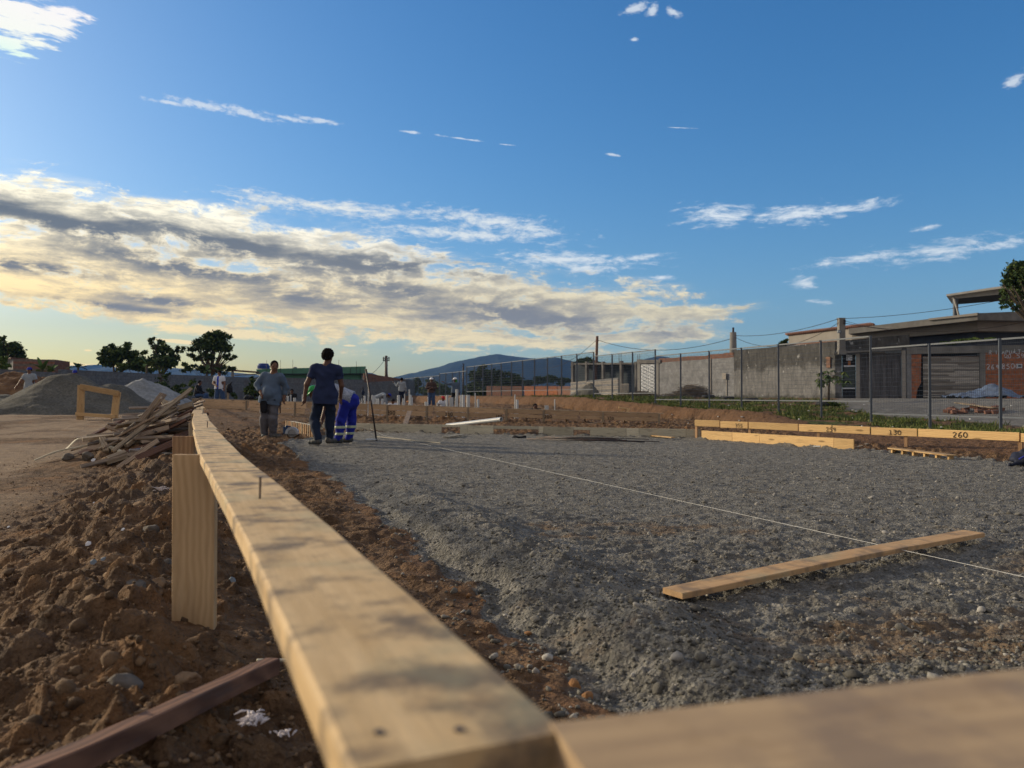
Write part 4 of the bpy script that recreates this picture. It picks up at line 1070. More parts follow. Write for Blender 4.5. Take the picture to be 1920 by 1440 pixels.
M['bark'] = simple('bark', (.09, .07, .05), .95, .35, 14, bumps=.5, stretch=(1, 1, .2))
M['tarp'] = simple('tarp', (.11, .15, .23), .35, .2, 4, spec=.5)
M['rubber'] = simple('rubber', (.02, .02, .021), .7, .3, 10)
M['clay'] = simple('clay', (.20, .10, .07), .9, .3, 9, bumps=.3)
M['green_paint'] = simple('green_paint', (.08, .20, .13), .7, .12, 1.5, stain=((.05, .15, .1), .4))
M['blue_tank'] = simple('blue_tank', (.02, .05, .22), .35, .15, 2)
M['roof_tile'] = simple('roof_tile', (.20, .10, .07), .9, .3, 6)

def brick_mat(name, a, b_, mortar, bw=.30, bh=.20, msz=.012, stain=.5):
    """courses laid out along the wall: u = length (object x), v = height (object z)"""
    m, t, b = new_mat(name)
    c = t.new('ShaderNodeTexCoord').outputs['Object']
    sp = t.new('ShaderNodeSeparateXYZ'); t.L.new(c, sp.inputs[0])
    cb_ = t.new('ShaderNodeCombineXYZ'); t.put(cb_.inputs[0], sp.outputs[0]); t.put(cb_.inputs[1], sp.outputs[2])
    br = t.new('ShaderNodeTexBrick'); t.put(br.inputs['Vector'], cb_.outputs[0])
    br.inputs['Scale'].default_value = 1.0; br.inputs['Brick Width'].default_value = bw; br.inputs['Row Height'].default_value = bh
    br.inputs['Mortar Size'].default_value = msz; br.inputs['Mortar Smooth'].default_value = .2
    br.inputs['Color1'].default_value = a + (1,); br.inputs['Color2'].default_value = b_ + (1,); br.inputs['Mortar'].default_value = mortar + (1,)
    n = t.noise(c, 6, 6, .65)
    k = t.mix(1.0, br.outputs[0], t.ramp(n, [(.3, .6), (.7, 1.25)]), 'MULTIPLY')
    k = t.mix(t.sm(t.noise(c, 1.1, 5, .65), .48, .66, 0, stain), k, (.12, .10, .09, 1))
    t.put(b.inputs['Base Color'], k); b.inputs['Roughness'].default_value = .92; b.inputs['Specular IOR Level'].default_value = .15
    h = t.m('ADD', t.m('MULTIPLY', br.outputs['Fac'], -1.0), t.m('MULTIPLY', n, .5)); bump(t, b, h, .7, .012)
    return m
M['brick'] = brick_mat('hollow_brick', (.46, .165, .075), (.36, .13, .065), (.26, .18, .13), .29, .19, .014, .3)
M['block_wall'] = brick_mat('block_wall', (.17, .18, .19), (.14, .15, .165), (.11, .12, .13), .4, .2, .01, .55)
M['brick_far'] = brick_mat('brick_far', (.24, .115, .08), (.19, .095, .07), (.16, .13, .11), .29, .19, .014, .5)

def pl(u, v, P, Q):
    x, y, t = on_line(u, P, Q); return Vector((x, y, CAMZ - (v - HOR) / FPX * y))
def xy(u, Y): return ((u - 960) / FPX * Y, Y)
def wallpoly(name, uv, P, Q, thick, mat, parent=None, off=0.0, ground_v=None):
    """a slab whose face is the outline uv laid on the upright plane P-Q; local x runs along the wall; thick metres deep, away from the camera"""
    d = Vector((Q[0] - P[0], Q[1] - P[1], 0)).normalized(); n = Vector((d.y, -d.x, 0))
    if n.y > 0: n = -n
    o0 = Vector((P[0], P[1], 0)); MT = Matrix((d, -n, Vector((0, 0, 1)))).transposed().to_4x4(); MT.translation = o0
    inv = MT.inverted(); pts = [inv @ (pl(u, v, P, Q) + n * off) for u, v in uv]
    k = len(pts); vs = pts + [p + Vector((0, thick, 0)) for p in pts]
    fs = [tuple(range(k)), tuple(range(2 * k - 1, k - 1, -1))] + [(i, i + k, (i + 1) % k + k, (i + 1) % k) for i in range(k)]
    o = mesh_obj(name, vs, fs, mat)
    bm = bmesh.new(); bm.from_mesh(o.data); bmesh.ops.recalc_face_normals(bm, faces=bm.faces); bm.to_mesh(o.data); bm.free()
    if parent is not None: o.parent = parent; o.matrix_basis = parent.matrix_basis.inverted() @ MT
    else: o.matrix_basis = MT
    return o
def rect(u0, v0, u1, v1): return [(u0, v1), (u1, v1), (u1, v0), (u0, v0)]

# ------------------------------------------------------------------ the welded mesh fence
fence = thing('mesh_fence', 'slate grey welded mesh fence on square posts, stepping up the street side of the site', 'fence', (XF(18.2), 18.2, gz(XF(18.2), 18.2)))
tops = {}
for k in range(-1, 34):
    tops[k] = 2.28 if k < 2 else 2.63 if k < 8 else 2.90 if k < 11 else 3.11 if k < 22 else 2.82 if k < 26 else 2.66
for k in range(-1, 34):
    y = 18.2 + 1.82 * k; x = XF(y); zt = max(tops[k], tops[k - 1] if k > -1 else 0); zb = gz(x, y) - .05
    b = MB(); b.box((0, 0, (zt - zb) / 2), (.062, .062, zt - zb), rz=-math.atan(.375)); b.box((0, 0, .055), (.15, .15, .012), rz=-math.atan(.375))
    o = b.build('post', M['steel'], fence, bevel=.004); o.location = Vector((x, y, zb)) - fence.location
for k in range(-1, 33):
    y0 = 18.2 + 1.82 * k + .05; y1 = y0 + 1.72; x0, x1 = XF(y0), XF(y1); zt = tops[k]
    b = MB(); A = Vector((x0, y0, zt)) - fence.location; B = Vector((x1, y1, zt)) - fence.location; dz = Vector((0, 0, -1))
    b.bar(A + dz * .02, B + dz * .02, .04, .04); b.bar(A + dz * 1.87, B + dz * 1.87, .04, .035)
    nv = 34 if k < 16 else 17; r = .0052 if k < 16 else .008
    for i in range(1, nv): p_ = A.lerp(B, i / nv); b.tube([p_ + dz * .03, p_ + dz * 1.86], r * .62, 3, False)
    for i in range(1, 15 if k < 16 else 11): h = 1.84 * i / (15 if k < 16 else 11); b.tube([A + dz * h, B + dz * h], r * .72, 3, False)
    b.build('mesh_panel', M['steel'], fence)

# ------------------------------------------------------------------ street side walls and houses
A1 = xy(1197, 53.2); B1 = xy(1376, 44.0); C1 = xy(1566, 36.9); D1 = xy(1700, 35.7); E1 = xy(2100, 34.2)
w = thing('house_wall', 'grey plastered street wall topped with red bricks, beside the white lattice gate', 'wall', (B1[0], B1[1], .7))
wallpoly('wall', [(1233, 752), (1376, 752), (1376, 670), (1233, 680)], A1, B1, .2, M['plaster'], w)
wallpoly('brick_courses', [(1233, 679.7), (1376, 669.7), (1375, 661), (1360, 661.5), (1355, 663), (1330, 664.5), (1325, 667), (1290, 668), (1262, 671), (1236, 672)], A1, B1, .16, M['brick_far'], w, .0)
wallpoly('drain_pipe', rect(1332, 672, 1334, 738), A1, B1, .05, M['plaster_pale'], w, .06)
w2 = thing('gate_pier', 'weathered concrete piers and beam framing the white lattice gate', 'gate frame', (A1[0], A1[1], .7))
wallpoly('pier', rect(1196, 674, 1201.5, 752), A1, B1, .3, M['concrete'], w2, .05); wallpoly('pier', rect(1230.5, 680, 1236, 752), A1, B1, .3, M['concrete'], w2, .05)
wallpoly('beam', [(1196, 682), (1240, 680.5), (1240, 674.5), (1196, 675)], A1, B1, .3, M['plaster_dark'], w2, .09)
g = thing('lattice_gate', 'white metal gate with diamond lattice between concrete piers', 'gate', (A1[0], A1[1], .75))
for u0, u1 in ((1202, 1215.8), (1216.3, 1230)):
    lf = wallpoly('leaf', rect(u0, 683.5, u1, 743.5), A1, B1, .03, M['white_paint'], g)
    b = MB(); n_ = 9
    for i in range(n_):
        va = 684 + 59 * i / n_; vb = va + 59 / n_
        for (a_, c_) in (((u0 + .5, va), (u1 - .5, vb)), ((u0 + .5, vb), (u1 - .5, va))):
            b.bar(pl(*a_, A1, B1) + Vector((-.06, -.09, 0)), pl(*c_, A1, B1) + Vector((-.06, -.09, 0)), .02, .03)
    o = b.build('lattice', M['steel'], None); o.parent = lf; o.matrix_basis = (g.matrix_basis @ lf.matrix_basis).inverted()
mb_ = thing('meter_box', 'small white electricity meter box on the grey plastered wall', 'meter box', pl(1361, 704, A1, B1))
wallpoly('box', rect(1357.5, 699.5, 1364.5, 711), A1, B1, .02, M['plaster_pale'], mb_, .14); wallpoly('conduit', rect(1362.6, 711, 1363.8, 742), A1, B1, .03, M['plaster_pale'], mb_, .05)

w3 = thing('boundary_wall', 'tall blackened and peeling street wall with a lamp niche, left of the dark door', 'wall', (C1[0], C1[1], .7))
wallpoly('wall', [(1376, 756), (1566, 756), (1566, 640), (1478, 648.5), (1410, 654), (1376, 656.5)], B1, C1, .22, M['wall_stained'] if 'wall_stained' in M else M['plaster_dark'], w3)
wallpoly('lamp_niche', rect(1552, 672, 1558.5, 690), B1, C1, .06, M['redwood'], w3, .07)
wallpoly('lamp_niche', [(1550, 672), (1560.5, 672), (1557, 669), (1553.5, 669)], B1, C1, .06, M['redwood'], w3, .09)
w4 = thing('street_front', 'grey front with a narrow dark door and a streaked metal garage gate under a ledge', 'gate front', (D1[0], D1[1], .7))
wallpoly('wall', [(1566.5, 756), (1579, 756), (1579, 664), (1692, 657), (1692, 756), (1706, 758), (1706, 627), (1645, 632.5), (1566.5, 640)], C1, D1, .22, M['wall_stained'], w4)
wallpoly('ledge', [(1564, 664), (1690, 656.5), (1690, 653.5), (1564, 660.5)], C1, D1, .5, M['concrete'], w4, .38)
wallpoly('pilaster', rect(1605, 664, 1612.5, 755), C1, D1, .25, M['plaster_pale'], w4, .06); wallpoly('pilaster', rect(1691, 657, 1698.5, 757), C1, D1, .25, M['plaster_pale'], w4, .06)
dr_ = wallpoly('door', rect(1579.5, 664, 1604.6, 752), C1, D1, .04, M['dark_void'], w4, -.12)
o = wallpoly('shade_net', rect(1583, 688, 1603.5, 727), C1, D1, .01, simple('shade_net', (.055, .07, .07), .8, .3, 20), w4, -.06)
wallpoly('bar', rect(1582.5, 684.8, 1604, 687.6), C1, D1, .04, M['white_paint'], w4, -.04); wallpoly('bar', rect(1580, 727, 1603, 729.3), C1, D1, .04, M['white_paint'], w4, -.04)
wallpoly('meter', rect(1590.5, 677, 1595, 684.5), C1, D1, .06, simple('orange_box', (.45, .16, .03), .6, .2, 20), w4, -.02)
gg = wallpoly('garage_gate', rect(1613, 662, 1690.6, 753), C1, D1, .04, simple('gate_metal', (.12, .115, .12), .6, .7, 3.0, .0, stain=((.07, .05, .045), .6), stretch=(3.5, 1, .25)), w4, -.10)
b = MB()
for i in range(26):
    u = 1614.5 + i * 3.0; b.bar(pl(u, 752, C1, D1) + Vector((0, .09, 0)), pl(u, 663, C1, D1) + Vector((0, .09, 0)), .05, .03, up=(0, -1, 0))
o = b.build('gate_rib', gg.data.materials[0]); o.parent = w4; o.matrix_basis = w4.matrix_basis.inverted(); o['kind'] = 'stuff'
sg = thing('house_sign', 'small white sign painted QD 59 L 4 above the dark door', 'sign', pl(1592, 671, C1, D1))
wallpoly('board', rect(1587, 666, 1598.3, 676), C1, D1, .02, M['white_paint'], sg, .12)
dC = Vector((D1[0] - C1[0], D1[1] - C1[1], 0)).normalized()
nC = Vector((dC.y, -dC.x, 0)); nC = -nC if nC.y > 0 else nC
lettering('QD9', pl(1588, 670.6, C1, D1) + nC * .12, dC, (0, 0, 1), .066, M['black_ink'], sg, lift=.006, stroke=.2)
lettering('L 4', pl(1589, 675, C1, D1) + nC * .12, dC, (0, 0, 1), .066, M['black_ink'], sg, lift=.006, stroke=.2)

w5 = thing('unfinished_house', 'unfinished front of bare hollow bricks and grey plaster with a wooden plank gate', 'house front', (E1[0] - 4, E1[1] + 1, .7))
wallpoly('beam', [(1700, 664), (2090, 657), (2090, 643), (1700, 651)], D1, E1, .3, M['concrete'], w5, .04)
wallpoly('pillar', rect(1700, 661, 1709, 756), D1, E1, .25, M['plaster'], w5, .03); wallpoly('pillar', rect(1837.5, 659, 1847, 754), D1, E1, .28, M['concrete'], w5, .05)
wallpoly('brick_wall', [(1709.5, 752), (1717, 750), (1720, 730), (1727, 718), (1728, 664), (1709.5, 665)], D1, E1, .2, M['brick'], w5, 0)
wallpoly('brick_wall', rect(1847.5, 658, 2090, 754), D1, E1, .2, M['brick'], w5, 0)
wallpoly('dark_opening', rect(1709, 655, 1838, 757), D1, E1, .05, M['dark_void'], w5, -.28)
pg = wallpoly('gate_panel', rect(1732, 668, 1836.5, 741), D1, E1, .02, M['scrap_b'], w5, -.05)
mplank = simple('gate_plank', (.27, .245, .215), .9, .4, 5, bumps=.4, stretch=(.35, 1, 3), stain=((.12, .10, .085), .6))
mplanks = [mplank, simple('gate_plank_pale', (.38, .35, .31), .9, .3, 5, bumps=.4, stretch=(.35, 1, 3)), simple('gate_plank_dark', (.17, .15, .13), .9, .35, 5, bumps=.4, stretch=(.35, 1, 3))]
rg = random.Random(9)
for i in range(22):
    v = 669 + i * 3.3; uu = [1731.5, rg.uniform(1770, 1800), 1836.5] if i % 3 else [1731.5, 1836.5]
    for a_, c_ in zip(uu[:-1], uu[1:]):
        wallpoly('plank', [(a_, v + 3.1 + rg.uniform(-.2, .2)), (c_, v + 3.1 + rg.uniform(-.5, .3)), (c_, v + rg.uniform(-.3, .3)), (a_, v + rg.uniform(-.3, .3))], D1, E1, .025, rg.choice(mplanks), w5, -.02 + rg.uniform(0, .03))
for v0, v1, mt in ((742.5, 745, mplanks[1]), (747, 752, M['green_paint'])): wallpoly('sill', rect(1732, v0, 1836.5 if mt is not mplanks[1] else 1784, v1), D1, E1, .05, mt, w5, -.03)
dD = Vector((E1[0] - D1[0], E1[1] - D1[1], 0)).normalized(); nD = Vector((dD.y, -dD.x, 0)); nD = -nD if nD.y > 0 else nD
wp = M['white_paint']
lettering('R ITAPUA', pl(1854, 664.3, D1, E1), dD, (0, 0, 1), .125, wp, w5, lift=.06, stroke=.2, gap=.2)
lettering('LT-4', pl(1901, 663, D1, E1), dD, (0, 0, 1), .13, wp, w5, lift=.06, stroke=.2, gap=.2)
lettering('QD.59', pl(1883, 671.5, D1, E1), dD, (0, 0, 1), .135, wp, w5, lift=.012, stroke=.2)
lettering('264', pl(1849.5, 692, D1, E1), dD, (0, 0, 1), .155, wp, w5, lift=.012, stroke=.2, gap=.25)
lettering('8500', pl(1878, 691, D1, E1), dD, (0, 0, 1), .155, wp, w5, lift=.012, stroke=.2, gap=.25)
vt = thing('meter_box', 'small framed grey meter box set in the red brick wall beside the painted number', 'meter box', pl(1911, 686, D1, E1))
wallpoly('frame', rect(1906.5, 682.5, 1916, 690), D1, E1, .03, M['white_paint'], vt, .05); wallpoly('panel', rect(1908.5, 684, 1914.5, 688), D1, E1, .02, M['steel'], vt, .06)

# terrace roof over it and the open canopy above
H1 = xy(1592, 41.0); H2 = xy(1834, 36.6); H3 = xy(2100, 38.4)
hs_ = thing('house', 'low grey house with a broad cracked concrete roof slab behind the street wall', 'house', (H2[0], H2[1] + 2, .7))
def slab(name, uvtop, uvbot, lines, depth, mat, parent, off=0.0):
    """roof slab: front edge follows the given lines, runs back by depth"""
    b = MB()
    for (P, Q), (a, c) in zip(lines, zip(range(len(uvtop) - 1), range(1, len(uvtop)))):
        t0, t1 = pl(*uvtop[a], P, Q), pl(*uvtop[c], P, Q); b0, b1 = pl(*uvbot[a], P, Q), pl(*uvbot[c], P, Q); dv = Vector((depth * .66, depth, 0))
        b.add([b0, b1, t1, t0, b0 + dv, b1 + dv, t1 + dv, t0 + dv], [(0, 1, 2, 3), (4, 7, 6, 5), (0, 4, 5, 1), (3, 2, 6, 7), (0, 3, 7, 4), (1, 5, 6, 2)])
    o = b.build(name, mat); o.parent = parent; o.matrix_basis = parent.matrix_basis.inverted(); return o
slab('roof_slab', [(1592, 616), (1834, 587), (2100, 576)], [(1592, 626), (1834, 600), (2100, 603)], [(H1, H2), (H2, H3)], 7, M['concrete'], hs_)
slab('gutter', [(1742, 597), (1834, 586.2), (1836, 586)], [(1742, 600.5), (1834, 591), (1836, 591)], [((H1[0], H1[1] - .12), (H2[0], H2[1] - .12)), (H2, H3)], .1, M['plaster_pale'], hs_)
K1 = xy(1596, 41.4); K2 = xy(1834, 37.4); K3 = xy(2100, 38.8)
slab('wall', [(1598, 624), (1834, 598), (2100, 598)], [(1598, 640), (1834, 620.5), (2100, 623)], [(K1, K2), (K2, K3)], 5, M['plaster_pale'], hs_)
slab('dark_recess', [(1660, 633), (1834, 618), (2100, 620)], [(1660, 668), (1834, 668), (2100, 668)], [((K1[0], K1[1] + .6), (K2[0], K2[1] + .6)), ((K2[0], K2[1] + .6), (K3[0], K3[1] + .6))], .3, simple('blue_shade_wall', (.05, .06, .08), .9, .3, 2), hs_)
L1 = xy(1776, 40.5); L2 = xy(2100, 35.5)
cp_ = thing('canopy', 'open corrugated terrace canopy on thin posts above the grey house at right', 'canopy', (L2[0], L2[1], 3))
slab('roof', [(1776, 551.5), (2100, 503)], [(1776, 555), (2100, 509)], [(L1, L2)], 3.4, M['asbestos'], cp_)
slab('beam', [(1786, 555), (2100, 511)], [(1786, 560), (2100, 530)], [((L1[0], L1[1] + .5), (L2[0], L2[1] + .5))], .12, M['asbestos'], cp_)
for u, vt_, vb_ in ((1793, 558, 592), (1925, 545, 584)):
    x, y, t = on_line(u, (L1[0], L1[1] + .6), (L2[0], L2[1] + .6)); a_ = at(u, vb_, y); c_ = at(u, vt_, y)
    beam('post', a_, c_, .22, .14, M['steel'] if u < 1900 else M['asbestos'], cp_, up=(0, -1, 0))
beam('brace', at(1790.5, 560, 40.4), at(1799, 591, 40.4), .07, .07, M['asbestos'], cp_)
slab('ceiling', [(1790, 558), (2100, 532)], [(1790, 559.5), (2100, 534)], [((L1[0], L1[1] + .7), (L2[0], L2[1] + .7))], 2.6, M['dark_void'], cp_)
# beige house behind the dark wall
N1 = xy(1479, 49); N2 = xy(1640, 43.5)
hb = thing('house', 'pale rendered house with a red tiled roof edge behind the blackened wall', 'house', (N1[0] + 1, N1[1] + 1, .8))
wallpoly('wall', [(1479, 668), (1640, 660), (1640, 609), (1479, 628.5)], N1, N2, 3, M['plaster_pale'], hb)
b = MB()
for i in range(40):
    u = 1478 + i * 4.1; v = 627.2 - (u - 1479) * .121; p_ = pl(u, v, N1, N2); b.tube([p_ + Vector((-.03, -.12, -.02)), p_ + Vector((.2, .9, .12))], .075, 7)
o = b.build('roof_tile', M['roof_tile'], smooth=True); o.parent = hb; o.matrix_basis = hb.matrix_basis.inverted(); o['kind'] = 'stuff'
wallpoly('lower_eave', [(1472, 648.5), (1580, 640.5), (1580, 638), (1472, 645.5)], (N1[0] - .5, N1[1] - 3), (N2[0] - .5, N2[1] - 3), .3, M['roof_tile'], hb)
wallpoly('lower_eave', [(1472, 650), (1600, 640.5), (1600, 639), (1472, 648)], (N1[0] - .5, N1[1] - 3.1), (N2[0] - .5, N2[1] - 3.1), .1, M['white_paint'], hb)
# square concrete power pillar with lamp and insulators
pp = thing('power_pillar', 'square concrete power pillar rising above the blackened wall beside the dark door', 'pillar', at(1578, 750, 36.2))
b = MB(); a_ = at(1578, 662, 36.55); c_ = at(1578, 597.5, 36.55); b.box(((a_ + c_) / 2), (.29, .28, c_.z - a_.z)); b.box(c_ + Vector((0, 0, .01)), (.32, .31, .05)); b.box(a_.lerp(c_, .05), (.42, .34, .3), taper=.7)
o = b.build('shaft', M['concrete'], bevel=.01); o.parent = pp; o.matrix_basis = pp.matrix_basis.inverted()
for v in (600.5, 603.5, 606.5):
    b = MB(); q = at(1585, v, 36.4); b.tube([q + Vector((-.08, 0, 0)), q], .02, 6); b.ball(q + Vector((.01, 0, 0)), (.035, .035, .045)); o = b.build('insulator', M['iron'], smooth=True); o.parent = pp; o.matrix_basis = pp.matrix_basis.inverted()
fl = thing('floodlight', 'small grey floodlight fixed to the square power pillar', 'floodlight', at(1574, 621, 36.3))
b = MB(); b.box(at(1574, 621.5, 36.3), (.2, .08, .15), rz=.3); o = b.build('housing', M['steel'], bevel=.01); o.parent = fl; o.matrix_basis = fl.matrix_basis.inverted()
b = MB(); b.box(at(1573.6, 621.5, 36.25), (.15, .03, .1), rz=.3); o = b.build('glass', simple('lamp_glass', (.4, .42, .42), .2, .1, 3)); o.parent = fl; o.matrix_basis = fl.matrix_basis.inverted()

# structure with dark netting left of the white gate, slab fence and sand heap in front
S1 = xy(1066, 60); S2 = xy(1200, 54)
sh = thing('shed', 'open unfinished shed of thin concrete posts with dark walls left of the white gate', 'shed', (S2[0], S2[1], .8))
wallpoly('wall', [(1072, 745), (1198, 746), (1198, 681), (1075, 682)], (S1[0], S1[1] + 1.5), (S2[0], S2[1] + 1.5), .2, simple('shade_wall', (.045, .06, .075), .9, .4, .6), sh)
wallpoly('roof_edge', [(1072, 684), (1200, 683), (1200, 679.5), (1072, 681)], S1, S2, 4, M['plaster_dark'], sh, .1)
for u in (1073, 1099, 1130, 1164, 1192): wallpoly('post', rect(u, 678 if u != 1164 else 676.5, u + 3.4, 745), S1, S2, .22, M['plaster_dark'], sh, .12)
for u in (1162, 1166, 1197.5, 1201): wallpoly('starter_bar', rect(u, 664, u + .6, 682), S1, S2, .02, M['iron'], sh, .1)
wallpoly('railing', rect(1173, 719.5, 1188, 721), S1, S2, .03, M['plaster_pale'], sh, .5)
for i in range(8): wallpoly('railing', rect(1173 + i * 2.05, 720, 1173.7 + i * 2.05, 742), S1, S2, .03, M['plaster_pale'], sh, .5)
P3 = xy(1070, 57); P4 = xy(1160, 50.5)
sf = thing('slab_fence', 'pale fence of stacked horizontal concrete slabs behind the small sand heap', 'fence', (P3[0], P3[1], .8))
for i in range(9):
    v0 = lambda u, i=i: 740.5 - (i * (740.5 - (716.5 - (u - 1070) * .099)) / 9); h_ = lambda u, i=i: v0(u) - (740.5 - (716.5 - (u - 1070) * .099)) / 9 * .86
    for a_, c_ in ((1070, 1099), (1099.6, 1128.6), (1129.2, 1159)):
        wallpoly('slab', [(a_, v0(a_)), (c_, v0(c_)), (c_, h_(c_)), (a_, h_(a_))], P3, P4, .07 + .03 * (i % 2), M['plaster_pale'] if (i + int(a_)) % 3 else M['plaster'], sf, .03 * (i % 2))
def heap(name, cx, cy, rx, ry, h, mat, label, cat, seed, zb=None, n=64, rough=.05, peak=1.0, shape=None):
    zb = gz(cx, cy) - .05 if zb is None else zb; g = np.linspace(-1.15, 1.15, n); GX, GY = np.meshgrid(g, g)
    rr_ = np.sqrt(GX ** 2 + GY ** 2) * (1 + .10 * fbm(GX * 2 + seed, GY * 2, 3, seed))
    Z = h * np.clip(1 - rr_, 0, 1) ** peak
    Z = np.where(rr_ < 1, Z, (1 - rr_) * h * .5)
    if shape is not None: Z = shape(GX, GY, Z, rr_)
    Z = Z * (1 + .12 * fbm(GX * 3, GY * 3, 3, seed + 3)) + rough * h * fbm(GX * 9, GY * 9, 4, seed + 5) * (rr_ < 1.02)
    V = np.stack([cx + GX.ravel() * rx, cy + GY.ravel() * ry, zb + Z.ravel()], 1); idx = np.arange(n * n).reshape(n, n)
    F = np.stack([idx[:-1, :-1].ravel(), idx[:-1, 1:].ravel(), idx[1:, 1:].ravel(), idx[1:, :-1].ravel()], 1)
    o = mesh_obj(name, V, F, mat, smooth=True); return tag(o, label, cat)
def pile_mat(name, lo, mid, hi, s=14, bs=40, bd=.03):
    m, t, b = new_mat(name); P = t.new('ShaderNodeNewGeometry').outputs['Position']
    n = t.m('ADD', t.m('MULTIPLY', t.noise(P, s, 6, .7), .6), t.m('MULTIPLY', t.noise(P, .9, 4, .6), .4))
    t.put(b.inputs['Base Color'], t.ramp(n, [(.34, lo), (.5, mid), (.66, hi)])); b.inputs['Roughness'].default_value = .95; b.inputs['Specular IOR Level'].default_value = .15
    bump(t, b, t.noise(P, bs, 5, .75), 1.0, bd); return m
M['gravel_pile'] = pile_mat('gravel_pile', (.06, .058, .05), (.115, .11, .094), (.20, .19, .16))
M['pale_pile'] = pile_mat('pale_pile', (.16, .17, .175), (.27, .28, .285), (.42, .43, .43), 8)
M['earth_pile'] = pile_mat('earth_pile', (.07, .04, .025), (.17, .095, .05), (.29, .175, .09), 2.2, 7, .12)
q = at(1112, 740, 54); heap('sand_heap', q.x, 54, 1.9, 1.6, 1.15, M['gravel_pile'], 'small grey sand heap in front of the pale slab fence behind the mesh fence', 'sand heap', 8, n=40)

# heaps on the left
def shp(GX, GY, Z, r):
    a = np.exp(-((GX + .02) / .42) ** 2 - (GY / .55) ** 2); b_ = .74 * np.exp(-((GX - .33) / .25) ** 2 - (GY / .5) ** 2); c = .45 * np.exp(-((GX + .5) / .30) ** 2 - (GY / .5) ** 2)
    e_ = sst(r, 1.05, .75); return 1.36 * np.maximum(np.maximum(a, b_), c) * e_ - .15 * (1 - e_)
heap('gravel_pile', at(130, 750, 27.4).x, 27.4, 4.6, 2.7, 1.4, M['gravel_pile'], 'big dark grey gravel pile behind the wooden frame', 'gravel pile', 2, n=150, rough=.018, shape=shp)
heap('gravel_pile', at(268, 750, 31.5).x, 31.5, 2.3, 2.1, 1.25, M['pale_pile'], 'smaller pale grey gravel pile right behind the big dark one', 'gravel pile', 5, n=90, rough=.02, peak=.72)
heap('earth_pile', at(22, 750, 36).x, 36.5, 4.4, 3.0, 1.75, M['earth_pile'], 'brown heap of dug earth at the far left behind the man in the grey shirt', 'earth heap', 12, n=110, rough=.05, peak=.7)

# ------------------------------------------------------------------ far back wall and what stands behind it
Z0 = xy(-60, 41.5); Z1 = xy(113.5, 46.0); Z2 = xy(480, 64); Z3 = xy(757, 77)
w = wallpoly('boundary_wall', [(-60, 760), (113.3, 760), (113.3, 699), (-60, 688)], Z0, Z1, .2, M['block_wall']); tag(w, 'lower left part of the grey block wall behind the brown earth heap', 'wall')
w = wallpoly('boundary_wall', [(113.5, 760), (480, 760), (480, 708.3), (340, 703), (113.5, 692.5)], Z1, Z2, .2, M['block_wall']); tag(w, 'long grey block wall behind the gravel piles, trees rising over it', 'wall')
w = thing('boundary_wall', 'grey block wall behind the standing men with a red brick part at its right end', 'wall', (Z2[0], Z2[1], .3))
wallpoly('wall', [(480.3, 755), (757, 755), (757, 713), (682, 712), (480.3, 707)], Z2, Z3, .2, M['block_wall'], w)
wallpoly('brick_wall', [(683, 717), (757, 712.8), (757, 711), (683, 699.5)], Z2, Z3, .2, M['brick_far'], w, .01)
w = wallpoly('wall_return', [(757.2, 752), (774, 750), (774, 714), (757.2, 711)], Z3, xy(776, 86), .2, M['block_wall']); tag(w, 'short receding grey wall at the right end of the brick wall part', 'wall')
w.name = 'boundary_wall'
Q1 = xy(478, 82); Q2 = xy(690, 88)
gb = thing('green_building', 'long low green painted building with a flat roof edge behind the grey wall', 'building', (Q1[0], Q1[1], .8))
wallpoly('parapet', [(480, 702), (684, 701.5), (684, 687), (480, 692.5)], Q1, Q2, .3, M['green_paint'], gb, .35)
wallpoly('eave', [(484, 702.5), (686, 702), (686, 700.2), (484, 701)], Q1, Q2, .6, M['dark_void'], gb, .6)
wallpoly('wall', [(500, 740), (677, 740), (677, 701), (500, 701)], Q1, Q2, 3, M['green_paint'], gb)
wallpoly('column', rect(677, 701, 682.5, 740), Q1, Q2, .4, M['plaster'], gb, .3)
for u, v in ((498, 676), (524, 675), (547, 674.5), (633, 675), (666, 678), (655, 690), (673, 690)): wallpoly('starter_bar', rect(u, v, u + .5, 702 if v < 680 else 703), Q1, Q2, .03, M['iron'], gb, .4)
tk = thing('water_tank', 'blue water tank on the roof of the green building behind the left man', 'water tank', at(494, 692, 83))
b = MB(); c_ = at(494, 691.5, 83.5); b.tube([c_, c_ + Vector((0, 0, .35)), c_ + Vector((0, 0, .37)), c_ + Vector((0, 0, .5))], [.66, .68, .60, .52], 16); o = b.build('body', M['blue_tank'], smooth=False); o.parent = tk; o.matrix_basis = tk.matrix_basis.inverted()
b = MB(); b.tube([c_ + Vector((0, 0, .5)), c_ + Vector((0, 0, .56)), c_ + Vector((0, 0, .6))], [.56, .5, .2], 16); o = b.build('lid', M['blue_tank']); o.parent = tk; o.matrix_basis = tk.matrix_basis.inverted()
b = MB(); c_ = at(553, 691.5, 84); b.ball(c_, (.28, .2, .22), 14, 8); o = b.build('roof_dome', M['plaster'], smooth=True); tag(o, 'small grey dome on the roof of the green building', 'dome')
lr = thing('lean_to', 'low dark roof on a post left of the green building above the grey wall', 'lean-to roof', at(440, 700, 80))
beam('roof', at(428, 694, 80), at(482, 698, 82), 1.2, .12, M['scrap_b'], lr); beam('roof', at(436, 704, 80), at(488, 701, 82), 1.0, .10, M['plaster_dark'], lr); beam('post', at(436, 712, 80), at(436, 695, 80), .2, .2, M['plaster'], lr, up=(0, -1, 0))
hh_ = thing('brick_house', 'small dark roofed house of bare brick under the big tree at far left', 'house', at(30, 690, 60))
